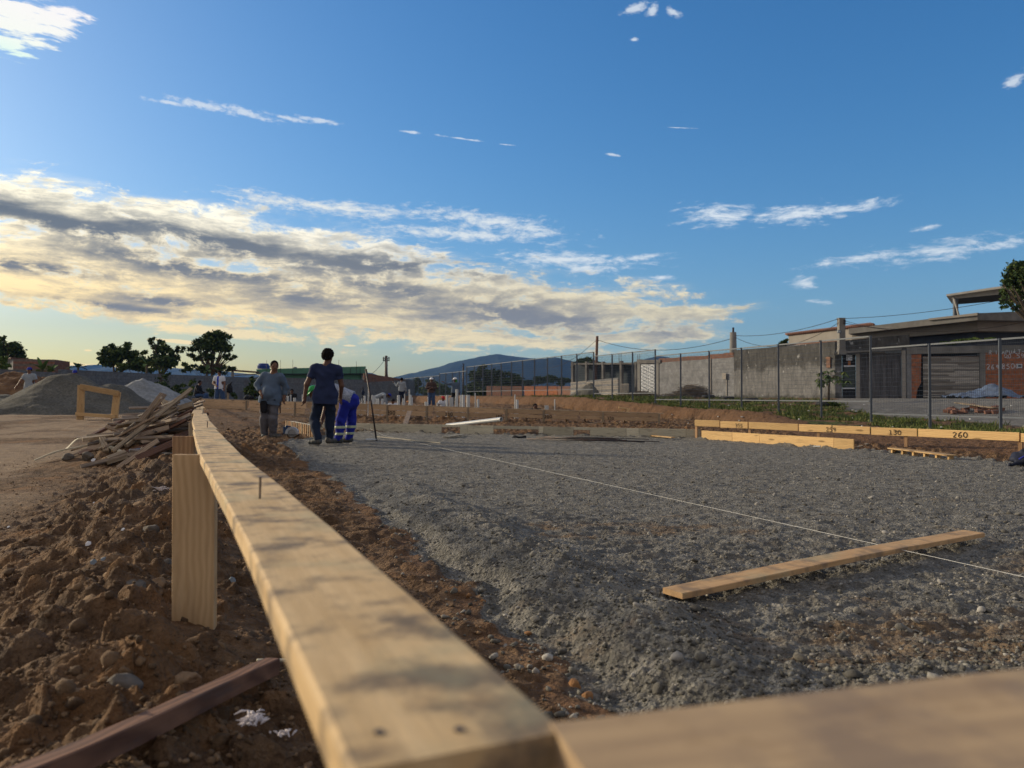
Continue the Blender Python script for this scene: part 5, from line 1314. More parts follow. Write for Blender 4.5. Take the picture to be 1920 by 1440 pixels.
wallpoly('wall', [(24, 700), (56, 700), (56, 677.5), (24, 673.5)], xy(24, 60), xy(56, 63), 3, M['brick_far'], hh_); wallpoly('wall', [(2, 700), (24, 700), (24, 673.5), (2, 674)], xy(2, 62), xy(24, 60), 3, M['plaster'], hh_)
beam('roof', at(0, 672.5, 61), at(60, 677, 63), 3.5, .12, M['scrap_b'], hh_)
# brick houses seen through the mesh fence
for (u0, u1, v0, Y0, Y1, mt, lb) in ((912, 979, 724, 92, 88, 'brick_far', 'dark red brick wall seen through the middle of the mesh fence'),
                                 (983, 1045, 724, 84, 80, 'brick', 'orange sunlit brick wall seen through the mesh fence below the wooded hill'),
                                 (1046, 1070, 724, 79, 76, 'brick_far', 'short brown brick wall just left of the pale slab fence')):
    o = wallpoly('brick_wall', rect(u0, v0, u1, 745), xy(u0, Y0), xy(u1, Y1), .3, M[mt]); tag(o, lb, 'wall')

# ------------------------------------------------------------------ power poles and wires
def pole(u, vt, vb, Y, r, label, mat='concrete', lean=0, cross=None, name='power_pole', cat='pole'):
    t_ = thing(name, label, cat, (at(u, vb, Y).x, Y, gz(at(u, vb, Y).x, Y)))
    b = MB(); b.tube([(t_.location.x, Y, t_.location.z), at(u + lean, vt, Y)], [r * 1.3, r], 10); o = b.build('shaft', M[mat], smooth=True); o.parent = t_; o.matrix_basis = t_.matrix_basis.inverted()
    if cross:
        for v in cross: b = MB(); q = at(u + lean * .9, v, Y); b.box(q, (r * 5, .08, .1)); b.ball(q + Vector((r * 2, 0, .12)), .08); b.ball(q - Vector((r * 2, 0, -.12)), .08); o = b.build('crossarm', M['iron']); o.parent = t_; o.matrix_basis = t_.matrix_basis.inverted()
    return t_
pole(724, 667, 740, 95, .17, 'dark power pole standing alone left of the blue mountain', 'iron', 0, (672, 676))
pole(1116, 630, 745, 58, .10, 'thin leaning power pole behind the mesh fence above the dark shed', 'scrap_b', 4)
pole(1375, 623, 745, 46, .19, 'grey concrete power pole where the plastered wall meets the dark wall', 'concrete', 0)
pole(1375.3, 614, 640, 46.2, .06, 'short dark pipe extension on top of the concrete power pole', 'iron', 0)
lamp_ = pole(868.5, 686, 745, 70, .07, 'slim street lamp with a curved arm seen against the mountain', 'iron', 0, None, 'street_lamp', 'street lamp')
b = MB(); b.tube([at(868.5, 686, 70), at(870, 684, 70), at(869.5, 682.8, 70), at(867, 682.5, 70)], .05, 6); o = b.build('arm', M['iron']); o.parent = lamp_; o.matrix_basis = lamp_.matrix_basis.inverted()
def wire(p0, p1, sag, label, r=.012, n=14):
    b = MB(); b.tube(catenary(p0, p1, sag, n), r, 4); o = b.build('power_wire', M['iron']); tag(o, label, 'wire', 'overhead wires')
wire(at(1120, 637, 58), at(1375, 634, 46), .75, 'wire hanging between the thin leaning pole and the concrete pole', .016)
wire(at(1120, 636, 58), at(1020, 690, 80), .6, 'wire running down to the left from the thin leaning pole', .018)
wire(at(1376, 629, 46), at(1573, 597.5, 36.5), .28, 'upper wire between the concrete pole and the square power pillar', .013)
wire(at(1376, 631, 46), at(1573, 605, 36.5), .85, 'slack lower wire between the concrete pole and the square power pillar', .013)
wire(at(1584, 597, 36.5), at(2050, 524, 30), .3, 'upper wire running from the square power pillar across the canopy', .011)
wire(at(1584, 601, 36.5), at(1700, 616, 40), .15, 'wire from the power pillar to the concrete roof slab', .010)
wire(at(1586, 606, 36.3), at(2000, 585, 33), .6, 'slack wire hanging in front of the concrete roof slab', .011)
wire(at(724, 670, 95), at(690, 705, 90), .3, 'stay wire left of the dark power pole', .03)
wire(at(724, 668, 95), at(728, 716, 88), .0, 'cable hanging on the right of the dark power pole', .03)

# ------------------------------------------------------------------ things on the verge
tp = thing('tarp_heap', 'silvery blue plastic tarpaulin thrown over a heap of building material by the brick wall', 'tarpaulin', on_ground(1835, 765))
q0 = at(1843, 765, 30.5)
n = 46; g = np.linspace(-1, 1, n); GX, GY = np.meshgrid(g, g); rr_ = np.sqrt(GX ** 2 * .9 + GY ** 2)
Zt = .30 * np.clip(1 - rr_ * .95, 0, 1) ** .6 * (.6 + 1.3 * np.exp(-((GX - .38) / .42) ** 2)) + .05 * np.abs(fbm(GX * 3 + GY * 2, GY * 5, 4, 9)) * 2 + .03 * np.sin(GX * 9 + GY * 14)
V = np.stack([q0.x + GX.ravel() * 1.25, 30.5 + GY.ravel() * .9, gz(q0.x, 30.5) + .05 + Zt.ravel()], 1); idx = np.arange(n * n).reshape(n, n)
F = np.stack([idx[:-1, :-1].ravel(), idx[:-1, 1:].ravel(), idx[1:, 1:].ravel(), idx[1:, :-1].ravel()], 1)
o = mesh_obj('sheet', V, F, M['tarp']); o.parent = tp; o.matrix_basis = tp.matrix_basis.inverted()
for i in range(22):
    p_ = on_ground(rg.uniform(1775, 1875), rg.uniform(770, 776.5)); b = MB(); b.box((0, 0, 0), (.24, .14, .11))
    o = b.build('loose_brick', M['clay'], bevel=.006); o.location = p_ + Vector((0, 0, .06 + rg.choice([0, 0, .1]))); o.rotation_euler = (rg.uniform(-.2, .2), rg.uniform(-.2, .2), rg.uniform(0, 3)); tag(o, 'red hollow brick lying loose in front of the tarpaulin', 'brick', 'loose bricks by the tarpaulin')
a_ = on_ground(1795, 770); c_ = on_ground(1868, 775); o = beam('board', a_ + Vector((0, 0, .25)), c_ + Vector((0, 0, .16)), .3, .03, M['pine_old']); tag(o, 'greyish board lying over the loose bricks in front of the tarpaulin', 'board')
def tyre(u, v, Y, label):
    p_ = at(u, v, Y); b = MB(); n = 20; R_, r_ = .24, .085; c = Vector((p_.x, Y, gz(p_.x, Y) + .08))
    for i in range(n): pass
    vs = []; fs = []
    for i in range(n):
        for j in range(8):
            A_ = 2 * math.pi * i / n; B_ = 2 * math.pi * j / 8; vs.append((c.x + (R_ + r_ * math.cos(B_)) * math.cos(A_), c.y + (R_ + r_ * math.cos(B_)) * math.sin(A_), c.z + r_ * math.sin(B_)))
            fs.append((i * 8 + j, i * 8 + (j + 1) % 8, ((i + 1) % n) * 8 + (j + 1) % 8, ((i + 1) % n) * 8 + j))
    o = mesh_obj('tyre', vs, fs, M['rubber'], smooth=True); tag(o, label, 'tyre')
tyre(1364, 745, 36, 'old black tyre lying on the verge under the small meter box'); tyre(1328, 744, 38, 'old black tyre lying beside the brush heap')
tyre(1408, 752, 33, 'old black tyre on the verge at the left foot of the blackened wall'); tyre(1546, 757, 29, 'black tyre half hidden under the leafy young papaya plant')
for i in range(26):
    p_ = on_ground(rg.uniform(1250, 1920), rg.uniform(760, 806)); 
    if sd_poly(np.array([p_.x]), np.array([p_.y]), PAD)[0] > -1: continue
    b = MB(); b.ball((0, 0, 0), (rg.uniform(.02, .06), rg.uniform(.02, .05), .02), 6, 4); o = b.build('litter', M['litter']); o.location = p_ + Vector((0, 0, .05)); tag(o, 'scrap of white litter lying in the grass of the verge', 'litter', 'litter on the verge')

# ------------------------------------------------------------------ vegetation
def leaves(pts, size, rs, flat=.0, up=0.0):
    n = len(pts); a = rs.randn(n, 3); a /= np.linalg.norm(a, axis=1)[:, None]; b_ = rs.randn(n, 3); b_ -= a * np.sum(a * b_, 1)[:, None]; b_ /= np.linalg.norm(b_, axis=1)[:, None]
    s = size * (.6 + .8 * rs.rand(n))[:, None]; c = np.cross(a, b_)
    V = np.stack([pts - a * s, pts + b_ * s * .45, pts + a * s, pts - b_ * s * .45 + c * s * .25], 1).reshape(-1, 3)
    F = np.arange(n * 4).reshape(n, 4); return V, F
def tree(label, base, lumps_, trunk_r, n_leaf, leaf, seed, group=None, mat='foliage', cat='tree', bare=0, name='tree', trunk_top=None):
    """lumps_: list of (x, y, z, rx, rz) crown masses, absolute"""
    rs = np.random.RandomState(seed); t_ = thing(name, label, cat, base, group=group)
    base = Vector(base); b = MB(); top = Vector(trunk_top) if trunk_top else Vector((lumps_[0][0], lumps_[0][1], lumps_[0][2]))
    fork = base.lerp(top, .45); b.tube([base - Vector((0, 0, .2)), base.lerp(fork, .5) + Vector((rs.uniform(-.1, .1), 0, 0)), fork], [trunk_r, trunk_r * .8, trunk_r * .65], 8)
    for (x, y, z, rx, rz) in lumps_:
        for k in range(2 + bare):
            e = Vector((x + rs.uniform(-.7, .7) * rx, y + rs.uniform(-.5, .5) * rx, z + rs.uniform(-.3, .8) * rz)); m_ = fork.lerp(e, .5) + Vector((0, 0, -.1 * rz + rs.uniform(-.1, .1)))
            b.tube([fork, m_, e], [trunk_r * .5, trunk_r * .28, trunk_r * .08], 5)
    o = b.build('trunk', M['bark'], smooth=True); o.parent = t_; o.matrix_basis = t_.matrix_basis.inverted()
    P = []; tot = sum(l[3] ** 2 * l[4] for l in lumps_)
    for (x, y, z, rx, rz) in lumps_:
        k = int(.8 * n_leaf * rx * rx * rz / tot); sub = max(5, k // 55)
        d = rs.randn(sub, 3); d /= np.linalg.norm(d, axis=1)[:, None]; cc = d * (.35 + .65 * rs.rand(sub, 1) ** .5) * np.array([rx, rx, rz]) * .95 + np.array([x, y, z])
        w_ = rs.randint(sub, size=k); q_ = rs.randn(k, 3) * np.array([rx, rx, rz * .8]) * .17 + cc[w_]; P.append(q_)
    P = np.concatenate(P); V, F = leaves(P, leaf, rs)
    o = mesh_obj('crown', V, F, M[mat]); o.parent = t_; o.matrix_basis = t_.matrix_basis.inverted(); return t_
def tr_px(label, Y, masses, bu, trunk_r=.12, n=3500, leaf=.13, seed=1, **k):
    """masses in photo pixels (u, v, ru, rv) at distance Y"""
    L = []; rs = np.random.RandomState(seed + 50)
    for (u, v, ru, rv) in masses:
        p_ = at(u, v, Y + rs.uniform(-.6, .6)); L.append((p_.x, p_.y, p_.z, ru * Y / FPX, rv * Y / FPX))
    x = at(bu, 740, Y).x; return tree(label, (x, Y, gz(x, Y)), L, trunk_r, n, leaf, seed, **k)
tr_px('tall dark tree with an airy rounded crown, the highest one left of the left man', 68, [(398, 640, 26, 20), (420, 652, 17, 14), (376, 650, 22, 16), (405, 628, 18, 10), (425, 634, 8, 12), (368, 667, 14, 12), (430, 670, 14, 8), (388, 670, 14, 12)], 396, .16, 7000, .15, 1, bare=2)
tr_px('slender dark tree with two pointed tops, left of the tallest tree', 66, [(298, 652, 14, 15), (288, 640, 8, 10), (312, 664, 14, 16), (330, 668, 8, 22), (302, 680, 22, 14), (335, 655, 8, 8)], 304, .13, 4600, .15, 2, bare=1)
tr_px('broad dark tree with a layered crown behind the grey wall', 64, [(205, 652, 12, 8), (218, 664, 26, 13), (240, 650, 12, 8), (205, 675, 20, 12), (245, 672, 18, 14), (262, 662, 12, 8)], 222, .15, 5600, .15, 3)
tr_px('low dark bushy tree between the layered tree and the slender one', 63, [(262, 682, 20, 14), (285, 688, 16, 12), (240, 688, 20, 10)], 265, .1, 2800, .14, 4)
tr_px('large dark tree rising over the brick house at the far left edge', 66, [(8, 652, 22, 14), (30, 660, 18, 16), (-18, 655, 26, 22), (38, 672, 12, 10), (5, 636, 8, 7)], 5, .2, 6500, .15, 5)
tr_px('low dark bush growing under the tallest tree behind the wall', 70, [(400, 690, 26, 10), (372, 692, 18, 10), (350, 690, 14, 12), (425, 694, 14, 8)], 395, .08, 2600, .14, 6, cat='bush', name='bush')
tr_px('leafless straggling bush in front of the long grey wall', 50, [(302, 700, 12, 22), (318, 712, 14, 14)], 305, .04, 160, .10, 7, bare=9, cat='bush', name='bush')
tr_px('dark green bush at the foot of the long grey wall behind the pale gravel pile', 48, [(290, 730, 28, 12), (262, 722, 14, 12), (318, 738, 20, 8), (335, 728, 12, 10)], 292, .05, 3600, .12, 8, cat='bush', name='bush')
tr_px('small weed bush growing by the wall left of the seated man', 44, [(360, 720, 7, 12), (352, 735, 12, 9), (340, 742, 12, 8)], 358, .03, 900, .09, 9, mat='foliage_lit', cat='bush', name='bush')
tr_px('small weed bush growing by the wall between the seated man and the left man', 46, [(399, 738, 12, 9), (440, 742, 8, 6)], 400, .03, 700, .09, 10, cat='bush', name='bush')
tr_px('dark bush against the grey wall just left of the left man', 46, [(472, 722, 9, 14), (478, 742, 12, 12), (466, 735, 8, 12)], 474, .04, 1800, .11, 11, cat='bush', name='bush')
tr_px('dark round tree at the end of the grey wall behind the mesh fence', 98, [(780, 722, 10, 12), (770, 730, 10, 9)], 778, .15, 2200, .2, 12)
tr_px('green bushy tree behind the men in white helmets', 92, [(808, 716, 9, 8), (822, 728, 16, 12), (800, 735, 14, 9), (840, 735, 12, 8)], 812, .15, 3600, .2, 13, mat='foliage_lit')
tr_px('broad dark tree with the highest crown below the blue mountain', 110, [(905, 698, 18, 13), (890, 712, 15, 16), (925, 712, 20, 18), (905, 728, 26, 14), (880, 738, 16, 8)], 905, .2, 7500, .22, 14)
tr_px('dark tree right of the highest one below the blue mountain', 108, [(950, 708, 12, 12), (965, 716, 14, 14), (972, 702, 6, 8), (950, 728, 22, 12)], 955, .2, 5200, .22, 15)
tr_px('low line of trees at the foot of the wooded hill behind the brick walls', 130, [(990, 718, 12, 6), (1010, 714, 14, 7), (1035, 712, 14, 8), (1058, 716, 14, 7)], 1030, .2, 4200, .24, 16)
tr_px('leafy tree behind the dark unfinished shed', 72, [(1100, 682, 18, 10), (1085, 692, 14, 14), (1122, 684, 14, 7), (1080, 712, 8, 16)], 1098, .15, 4200, .16, 17)
tr_px('small dark green tree top between the blackened wall and the pale house', 47, [(1470, 642, 9, 6), (1464, 648, 7, 4), (1474, 650, 9, 6)], 1470, .08, 900, .10, 18)
tr_px('dark leafy tree reaching into the picture at the right edge over the canopy', 34, [(1925, 505, 34, 22), (1905, 512, 22, 16), (1893, 538, 15, 14), (1925, 535, 28, 26), (1960, 560, 30, 25), (1887, 548, 12, 18), (1884, 566, 9, 8), (1900, 574, 16, 7), (1912, 562, 18, 10), (1896, 530, 12, 8), (1930, 570, 20, 8)], 1990, .18, 11000, .08, 19)
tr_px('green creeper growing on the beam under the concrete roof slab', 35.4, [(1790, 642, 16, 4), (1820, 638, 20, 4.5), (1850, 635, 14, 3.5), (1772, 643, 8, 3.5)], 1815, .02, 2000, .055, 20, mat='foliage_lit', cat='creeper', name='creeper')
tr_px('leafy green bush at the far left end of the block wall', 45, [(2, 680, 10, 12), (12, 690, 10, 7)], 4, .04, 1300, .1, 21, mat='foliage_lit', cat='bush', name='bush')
# brush heap by the grey wall: twigs
def brush(label, u0, u1, v, Y, h, n, seed):
    rs = random.Random(seed); b = MB(); x0 = at(u0, v, Y).x; x1 = at(u1, v, Y).x; zb = gz((x0 + x1) / 2, Y)
    for i in range(n):
        x = rs.triangular(x0, x1, x0 + (x1 - x0) * .65); hz = h * math.exp(-((x - (x0 + (x1 - x0) * .62)) / (x1 - x0) / .33) ** 2); z = zb + rs.uniform(0, 1) * hz
        a = rs.uniform(0, 6.3); L = rs.uniform(.3, .9); d = Vector((math.cos(a), math.sin(a) * .6, rs.uniform(-.3, .35))) * L / 2; c = Vector((x, Y + rs.uniform(-.6, .6), z + .05)); b.tube([c - d, c + Vector((0, 0, rs.uniform(-.06, .06))), c + d], [.014, .011, .005], 4)
    o = b.build('brush_heap', M['twig']); tag(o, label, 'brush heap')
brush('brown heap of dead branches lying along the foot of the grey plastered wall', 1238, 1335, 745, 39.5, .62, 520, 3)
brush('low scatter of dead twigs on the verge below the white lattice gate', 1150, 1235, 748, 42, .25, 300, 4)
# banana plants
def blade(p0, d, L, w, droop, mb, n=7):
    d = Vector(d).normalized(); s_ = d.cross(Vector((0, 0, 1))); s_ = Vector((1, 0, 0)) if s_.length < .1 else s_.normalized(); pts = []
    for i in range(n + 1):
        t = i / n; c = Vector(p0) + d * L * t + Vector((0, 0, -droop * L * t * t)); ww = w * math.sin(math.pi * min(1, t * .9 + .08)) ** .6
        pts += [c - s_ * ww, c + Vector((0, 0, -ww * .3)), c + s_ * ww]
    mb.add(pts, [(i * 3 + k, i * 3 + k + 1, i * 3 + k + 4, i * 3 + k + 3) for i in range(n) for k in (0, 1)])
def banana(u, v, Y, s, seed, label, mat='foliage_lit', cat='banana plant', name='banana_plant', nl=8):
    rs = random.Random(seed); q = at(u, v, Y); base = Vector((q.x, Y, gz(q.x, Y))); t_ = thing(name, label, cat, base)
    b = MB(); b.tube([base, Vector((q.x, Y, q.z))], [.12 * s, .08 * s], 8); o = b.build('stem', M['bark'], smooth=True); o.parent = t_; o.matrix_basis = t_.matrix_basis.inverted()
    for i in range(nl):
        a = 2 * math.pi * i / nl + rs.uniform(-.3, .3); e = rs.uniform(.3, 1.3); b = MB(); blade(q, (math.cos(a) * math.cos(e), math.sin(a) * math.cos(e), math.sin(e)), rs.uniform(.8, 1.2) * s, .17 * s, rs.uniform(.2, .7), b)
        o = b.build('leaf', M[mat], smooth=True); o.parent = t_; o.matrix_basis = t_.matrix_basis.inverted()
banana(79, 693, 52, 1.0, 1, 'banana plant with an upright pointed leaf behind the wall, right of the blue capped man'); banana(95, 697, 52, .9, 2, 'lower banana plant with drooping leaves right beside the pointed one')
banana(146, 689, 56, .85, 3, 'banana plant with one upright leaf above the man hidden by the gravel pile', 'foliage'); banana(275, 684, 60, 1.0, 4, 'yellowish banana plant in front of the dark trees')
banana(388, 696, 62, .9, 5, 'banana plant under the tallest dark tree', 'foliage'); banana(412, 698, 61, .8, 6, 'small banana plant right of the trunk of the tallest tree', 'foliage')
# young papaya by the dark wall
q = at(1553, 742, 29.5); pt = thing('papaya_plant', 'young papaya plant with broad green leaves in front of the blackened wall', 'papaya plant', (q.x, 29.5, gz(q.x, 29.5)))
b = MB(); tp_ = at(1556, 712, 29.5); b.tube([pt.location, at(1554, 728, 29.5), tp_], [.06, .045, .03], 8); rs = np.random.RandomState(4); ends = []
for i in range(26):
    a = rs.uniform(0, 6.28); u = 1556 + 30 * math.cos(a) * rs.uniform(.3, 1) + 6; v = 706 - 12 * rs.uniform(-1, 1.3) + abs(u - 1560) * .25; e = at(u, v, 29.5 + math.sin(a) * .6); ends.append(e); b.tube([tp_, tp_.lerp(e, .5) + Vector((0, 0, .08)), e], [.012, .01, .007], 4)
o = b.build('stem', M['bark'], smooth=True); o.parent = pt; o.matrix_basis = pt.matrix_basis.inverted()
b = MB()
for e in ends:
    for k in range(7):
        a = rs.uniform(-.6, .6) + k * 2 * math.pi / 7; blade(e, (math.cos(a), math.sin(a), rs.uniform(-.5, .15)), rs.uniform(.14, .22), .035, .6, b, 3)
o = b.build('leaves', M['foliage_lit']); o.parent = pt; o.matrix_basis = pt.matrix_basis.inverted()
tr_px('dark low bush on the verge beside the papaya plant', 27, [(1565, 757, 12, 5)], 1565, .02, 500, .05, 33, cat='bush', name='bush')

# grass of the verge
def grass(n, seed):
    rs = np.random.RandomState(seed); Y = 12 + 34 * rs.rand(n) ** 1.3; f = -.9 + 7.5 * rs.rand(n) ** 1.6; X = XF(Y) + f / .936
    X = np.where(Y < 19, np.interp(Y, TPY, TPX) + (X - XF(Y) + 1) * .8, X)
    z, gr, gs, co, ta, fa, mu = ground(X, Y); k = (gs > .3) & (np.interp(Y, TPY, TPX) - .15 < X); X, Y, z, gs = X[k], Y[k], z[k], gs[k]; m = len(X)
    h = (.05 + .11 * rs.rand(m) ** 2) * (.6 + .6 * (fbm(X, Y, 2, 3) > .1)); a = rs.uniform(0, 6.28, m); w_ = .008 + Y * .0004; lx = rs.randn(m) * .4 * h; ly = rs.randn(m) * .4 * h
    c, s_ = np.cos(a) * w_, np.sin(a) * w_; z = z - .01
    V = np.stack([np.stack([X - c, Y - s_, z], 1), np.stack([X + c, Y + s_, z], 1), np.stack([X + lx, Y + ly, z + h], 1)], 1).reshape(-1, 3)
    o = mesh_obj('grass', V, np.arange(m * 3).reshape(m, 3), M['grass_blade']); tag(o, 'short green grass along the verge below the mesh fence', 'grass', kind='stuff')
M['grass_blade'] = island_mat('grass_blade', [(0, (.05, .075, .02)), (.6, (.10, .135, .035)), (.85, (.17, .19, .06)), (1, (.27, .22, .10))], .0)
grass(60000, 2)

# ------------------------------------------------------------------ mountains
def ridge(name, pts, Y, depth, seed, mat, foot=0.0, label=None):
    us = np.array([p[0] for p in pts], float); vs_ = np.array([p[1] for p in pts], float)
    nx, ny = 260, 40; u = np.linspace(us[0], us[-1], nx); hgt = CAMZ + (HOR - np.interp(u, us, vs_)) * Y / FPX; s = np.linspace(-1, 1, ny)
    U_, S_ = np.meshgrid(u, s); Hh = np.repeat(hgt[None, :], ny, 0); X = (U_ - 960) / FPX * Y; YY = Y + S_ * depth
    Z = Hh * np.cos(S_ * math.pi / 2) ** .9; nse = fbm(X / (depth * .25), YY / (depth * .25), 4, seed)
    Z = Z + hgt.max() * .06 * nse * np.sin(np.clip(np.abs(S_), 0, 1) * math.pi) + hgt.max() * .006 * fbm(X / 18, YY / 18, 3, seed + 2) * np.clip(Hh / hgt.max() * 3, 0, 1) - 4
    V = np.stack([X.ravel(), YY.ravel(), Z.ravel()], 1); idx = np.arange(nx * ny).reshape(ny, nx)
    F = np.stack([idx[:-1, :-1].ravel(), idx[:-1, 1:].ravel(), idx[1:, 1:].ravel(), idx[1:, :-1].ravel()], 1)
    o = mesh_obj(name, V, F, mat, smooth=True); o['kind'] = 'structure'; return o
mw = pile_mat('forest_hazed', (.008, .018, .022), (.014, .028, .032), (.025, .042, .042), .02, .05, 4)  # dark woodland tinted blue: part of the distance haze is in the colour
ridge('mountain', [(640, 742), (700, 722), (743, 706), (770, 700), (794, 694), (831, 685), (859, 675), (887, 671), (905, 667), (925, 664), (936, 663), (962, 666), (990, 669), (1019, 671), (1037, 669), (1060, 674), (1085, 682), (1120, 694), (1160, 690), (1194, 677), (1215, 669), (1228, 666), (1245, 668), (1290, 685), (1380, 720), (1450, 742)], 2300, 500, 3, mw)
ridge('hill', [(560, 742), (640, 715), (672, 699), (684, 695), (696, 696), (712, 702), (735, 712), (800, 742)], 1700, 300, 5, mw)
ridge('mountain', [(-700, 742), (-300, 700), (0, 695), (60, 688), (92, 684), (108, 688), (122, 691), (135, 684), (150, 683), (165, 690), (185, 681), (200, 686), (260, 690), (330, 688), (420, 694), (520, 705), (620, 742)], 2700, 400, 9, mw)

# ------------------------------------------------------------------ air that veils the far hills
m = bpy.data.materials.new('haze'); m.use_nodes = True; t = NT(m.node_tree); t.N.clear(); out_ = t.new('ShaderNodeOutputMaterial'); pv = t.new('ShaderNodeVolumePrincipled')
pv.inputs['Color'].default_value = (.20, .45, 1.0, 1); pv.inputs['Density'].default_value = .00013; pv.inputs['Anisotropy'].default_value = 0.0; t.L.new(pv.outputs[0], out_.inputs['Volume'])
b = MB(); b.box((-300, 1500, 148), (6400, 3400, 306)); hz_ = b.build('haze', m); hz_['kind'] = 'stuff'
SC.cycles.volume_bounces = 0

# ================================================================== people: continuous bodies grown from smoothly blended limbs
class Field:
    def __init__(s, lo, hi, h):
        s.h = h; s.lo = np.array(lo, float); n = np.ceil((np.array(hi) - s.lo) / h).astype(int) + 1; s.n = n
        s.D = np.full(n, 1.0, np.float32); s.ax = [s.lo[i] + h * np.arange(n[i]) for i in range(3)]
    def _sub(s, lo, hi, m):
        i0 = np.maximum(0, np.floor((np.array(lo) - m - s.lo) / s.h).astype(int)); i1 = np.minimum(s.n, np.ceil((np.array(hi) + m - s.lo) / s.h).astype(int) + 1)
        if (i1 <= i0).any(): return None
        sl = tuple(slice(a, b) for a, b in zip(i0, i1)); g = np.meshgrid(*[s.ax[i][sl[i]] for i in range(3)], indexing='ij'); return sl, g
    def _union(s, sl, d, k):
        a = s.D[sl]; hh = np.clip(.5 + .5 * (a - d) / k, 0, 1); s.D[sl] = a + (d - a) * hh - k * hh * (1 - hh)
    def cap(s, a, b, ra, rb=None, k=.03, squash=None):
        rb = ra if rb is None else rb; a = np.array(a, float); b = np.array(b, float); r = max(ra, rb) * (1.5 if squash is not None else 1)
        q = s._sub(np.minimum(a, b) - r, np.maximum(a, b) + r, k + 3 * s.h)
        if q is None: return s
        sl, (X, Y, Z) = q; ab = b - a; L = ab @ ab + 1e-9
        t = np.clip(((X - a[0]) * ab[0] + (Y - a[1]) * ab[1] + (Z - a[2]) * ab[2]) / L, 0, 1)
        dx, dy, dz = X - a[0] - ab[0] * t, Y - a[1] - ab[1] * t, Z - a[2] - ab[2] * t
        if squash is not None:                               # (nx, ny, nz, f): flatten along a direction
            nx, ny, nz, f = squash; dn_ = dx * nx + dy * ny + dz * nz; e = 1 / f - 1; dx = dx + nx * dn_ * e; dy = dy + ny * dn_ * e; dz = dz + nz * dn_ * e
        s._union(sl, np.sqrt(dx * dx + dy * dy + dz * dz) - (ra + (rb - ra) * t), k); return s
    def ell(s, c, r, k=.03, R_=None, sub=False):
        c = np.array(c, float); m = max(r); q = s._sub(c - m, c + m, k + 3 * s.h)
        if q is None: return s
        sl, (X, Y, Z) = q; p = np.stack([X - c[0], Y - c[1], Z - c[2]], -1)
        if R_ is not None: p = p @ np.array(R_)
        r = np.array(r); k0 = np.linalg.norm(p / r, axis=-1); k1 = np.linalg.norm(p / (r * r), axis=-1) + 1e-6; d = k0 * (k0 - 1) / k1
        if sub:
            a = s.D[sl]; d = -d; hh = np.clip(.5 - .5 * (a - d) / k, 0, 1); s.D[sl] = a + (d - a) * (hh) + k * hh * (1 - hh)
        else: s._union(sl, d, k)
        return s
    def warp(s, f): X, Y, Z = np.meshgrid(*s.ax, indexing='ij', sparse=True); s.D = s.D + f(X, Y, Z).astype(np.float32); return s
    def clip(s, f): X, Y, Z = np.meshgrid(*s.ax, indexing='ij', sparse=True); s.D = np.maximum(s.D, (f(X, Y, Z) + 0 * s.D).astype(np.float32)); return s
    def copy(s): import copy as _c; q = _c.copy(s); q.D = s.D.copy(); return q
    def mesh(s, name, mat, parent, smooth=True):
        D = np.pad(s.D, 1, constant_values=1.0); S = D < 0; nx, ny, nz = D.shape; C = (nx - 1, ny - 1, nz - 1)
        acc = np.zeros(C + (3,), np.float32); cnt = np.zeros(C, np.float32)
        for ax in range(3):
            o1, o2 = [i for i in range(3) if i != ax]
            for d1 in (0, 1):
                for d2 in (0, 1):
                    st = [0, 0, 0]; st[o1] = d1; st[o2] = d2; a = tuple(slice(st[i], st[i] + C[i]) for i in range(3)); st[ax] = 1; b = tuple(slice(st[i], st[i] + C[i]) for i in range(3))
                    m = S[a] != S[b]; d0 = D[a]; dd_ = D[b]; t = np.where(m, d0 / np.where(m, d0 - dd_, 1), 0)
                    acc[..., ax] += t; acc[..., o1] += m * d1; acc[..., o2] += m * d2; cnt += m
        act = cnt > 0; idx = np.full(C, -1, np.int64); idx[act] = np.arange(act.sum()); ii = np.argwhere(act)
        V = (ii + acc[act] / cnt[act][:, None] - 1) * s.h + s.lo; F = []
        for ax in range(3):
            o1, o2 = (ax + 1) % 3, (ax + 2) % 3; a = [slice(0, n) for n in (nx, ny, nz)]; b = list(a); a[ax] = slice(0, -1); b[ax] = slice(1, None)
            m = S[tuple(a)] != S[tuple(b)]; e = np.argwhere(m); ok = (e[:, o1] > 0) & (e[:, o2] > 0) & (e[:, o1] < C[o1]) & (e[:, o2] < C[o2]); e = e[ok]
            ins = S[tuple(a)][tuple(e.T)]
            def g(u, v): q = e.copy(); q[:, o1] -= u; q[:, o2] -= v; return idx[tuple(q.T)]
            q = np.stack([g(1, 1), g(0, 1), g(0, 0), g(1, 0)], 1); q[~ins] = q[~ins][:, ::-1]; F.append(q)
        F = np.concatenate(F); F = F[(F >= 0).all(1)]
        o = mesh_obj(name, V, F, mat, smooth=smooth)
        if parent is not None: o.parent = parent
        return o

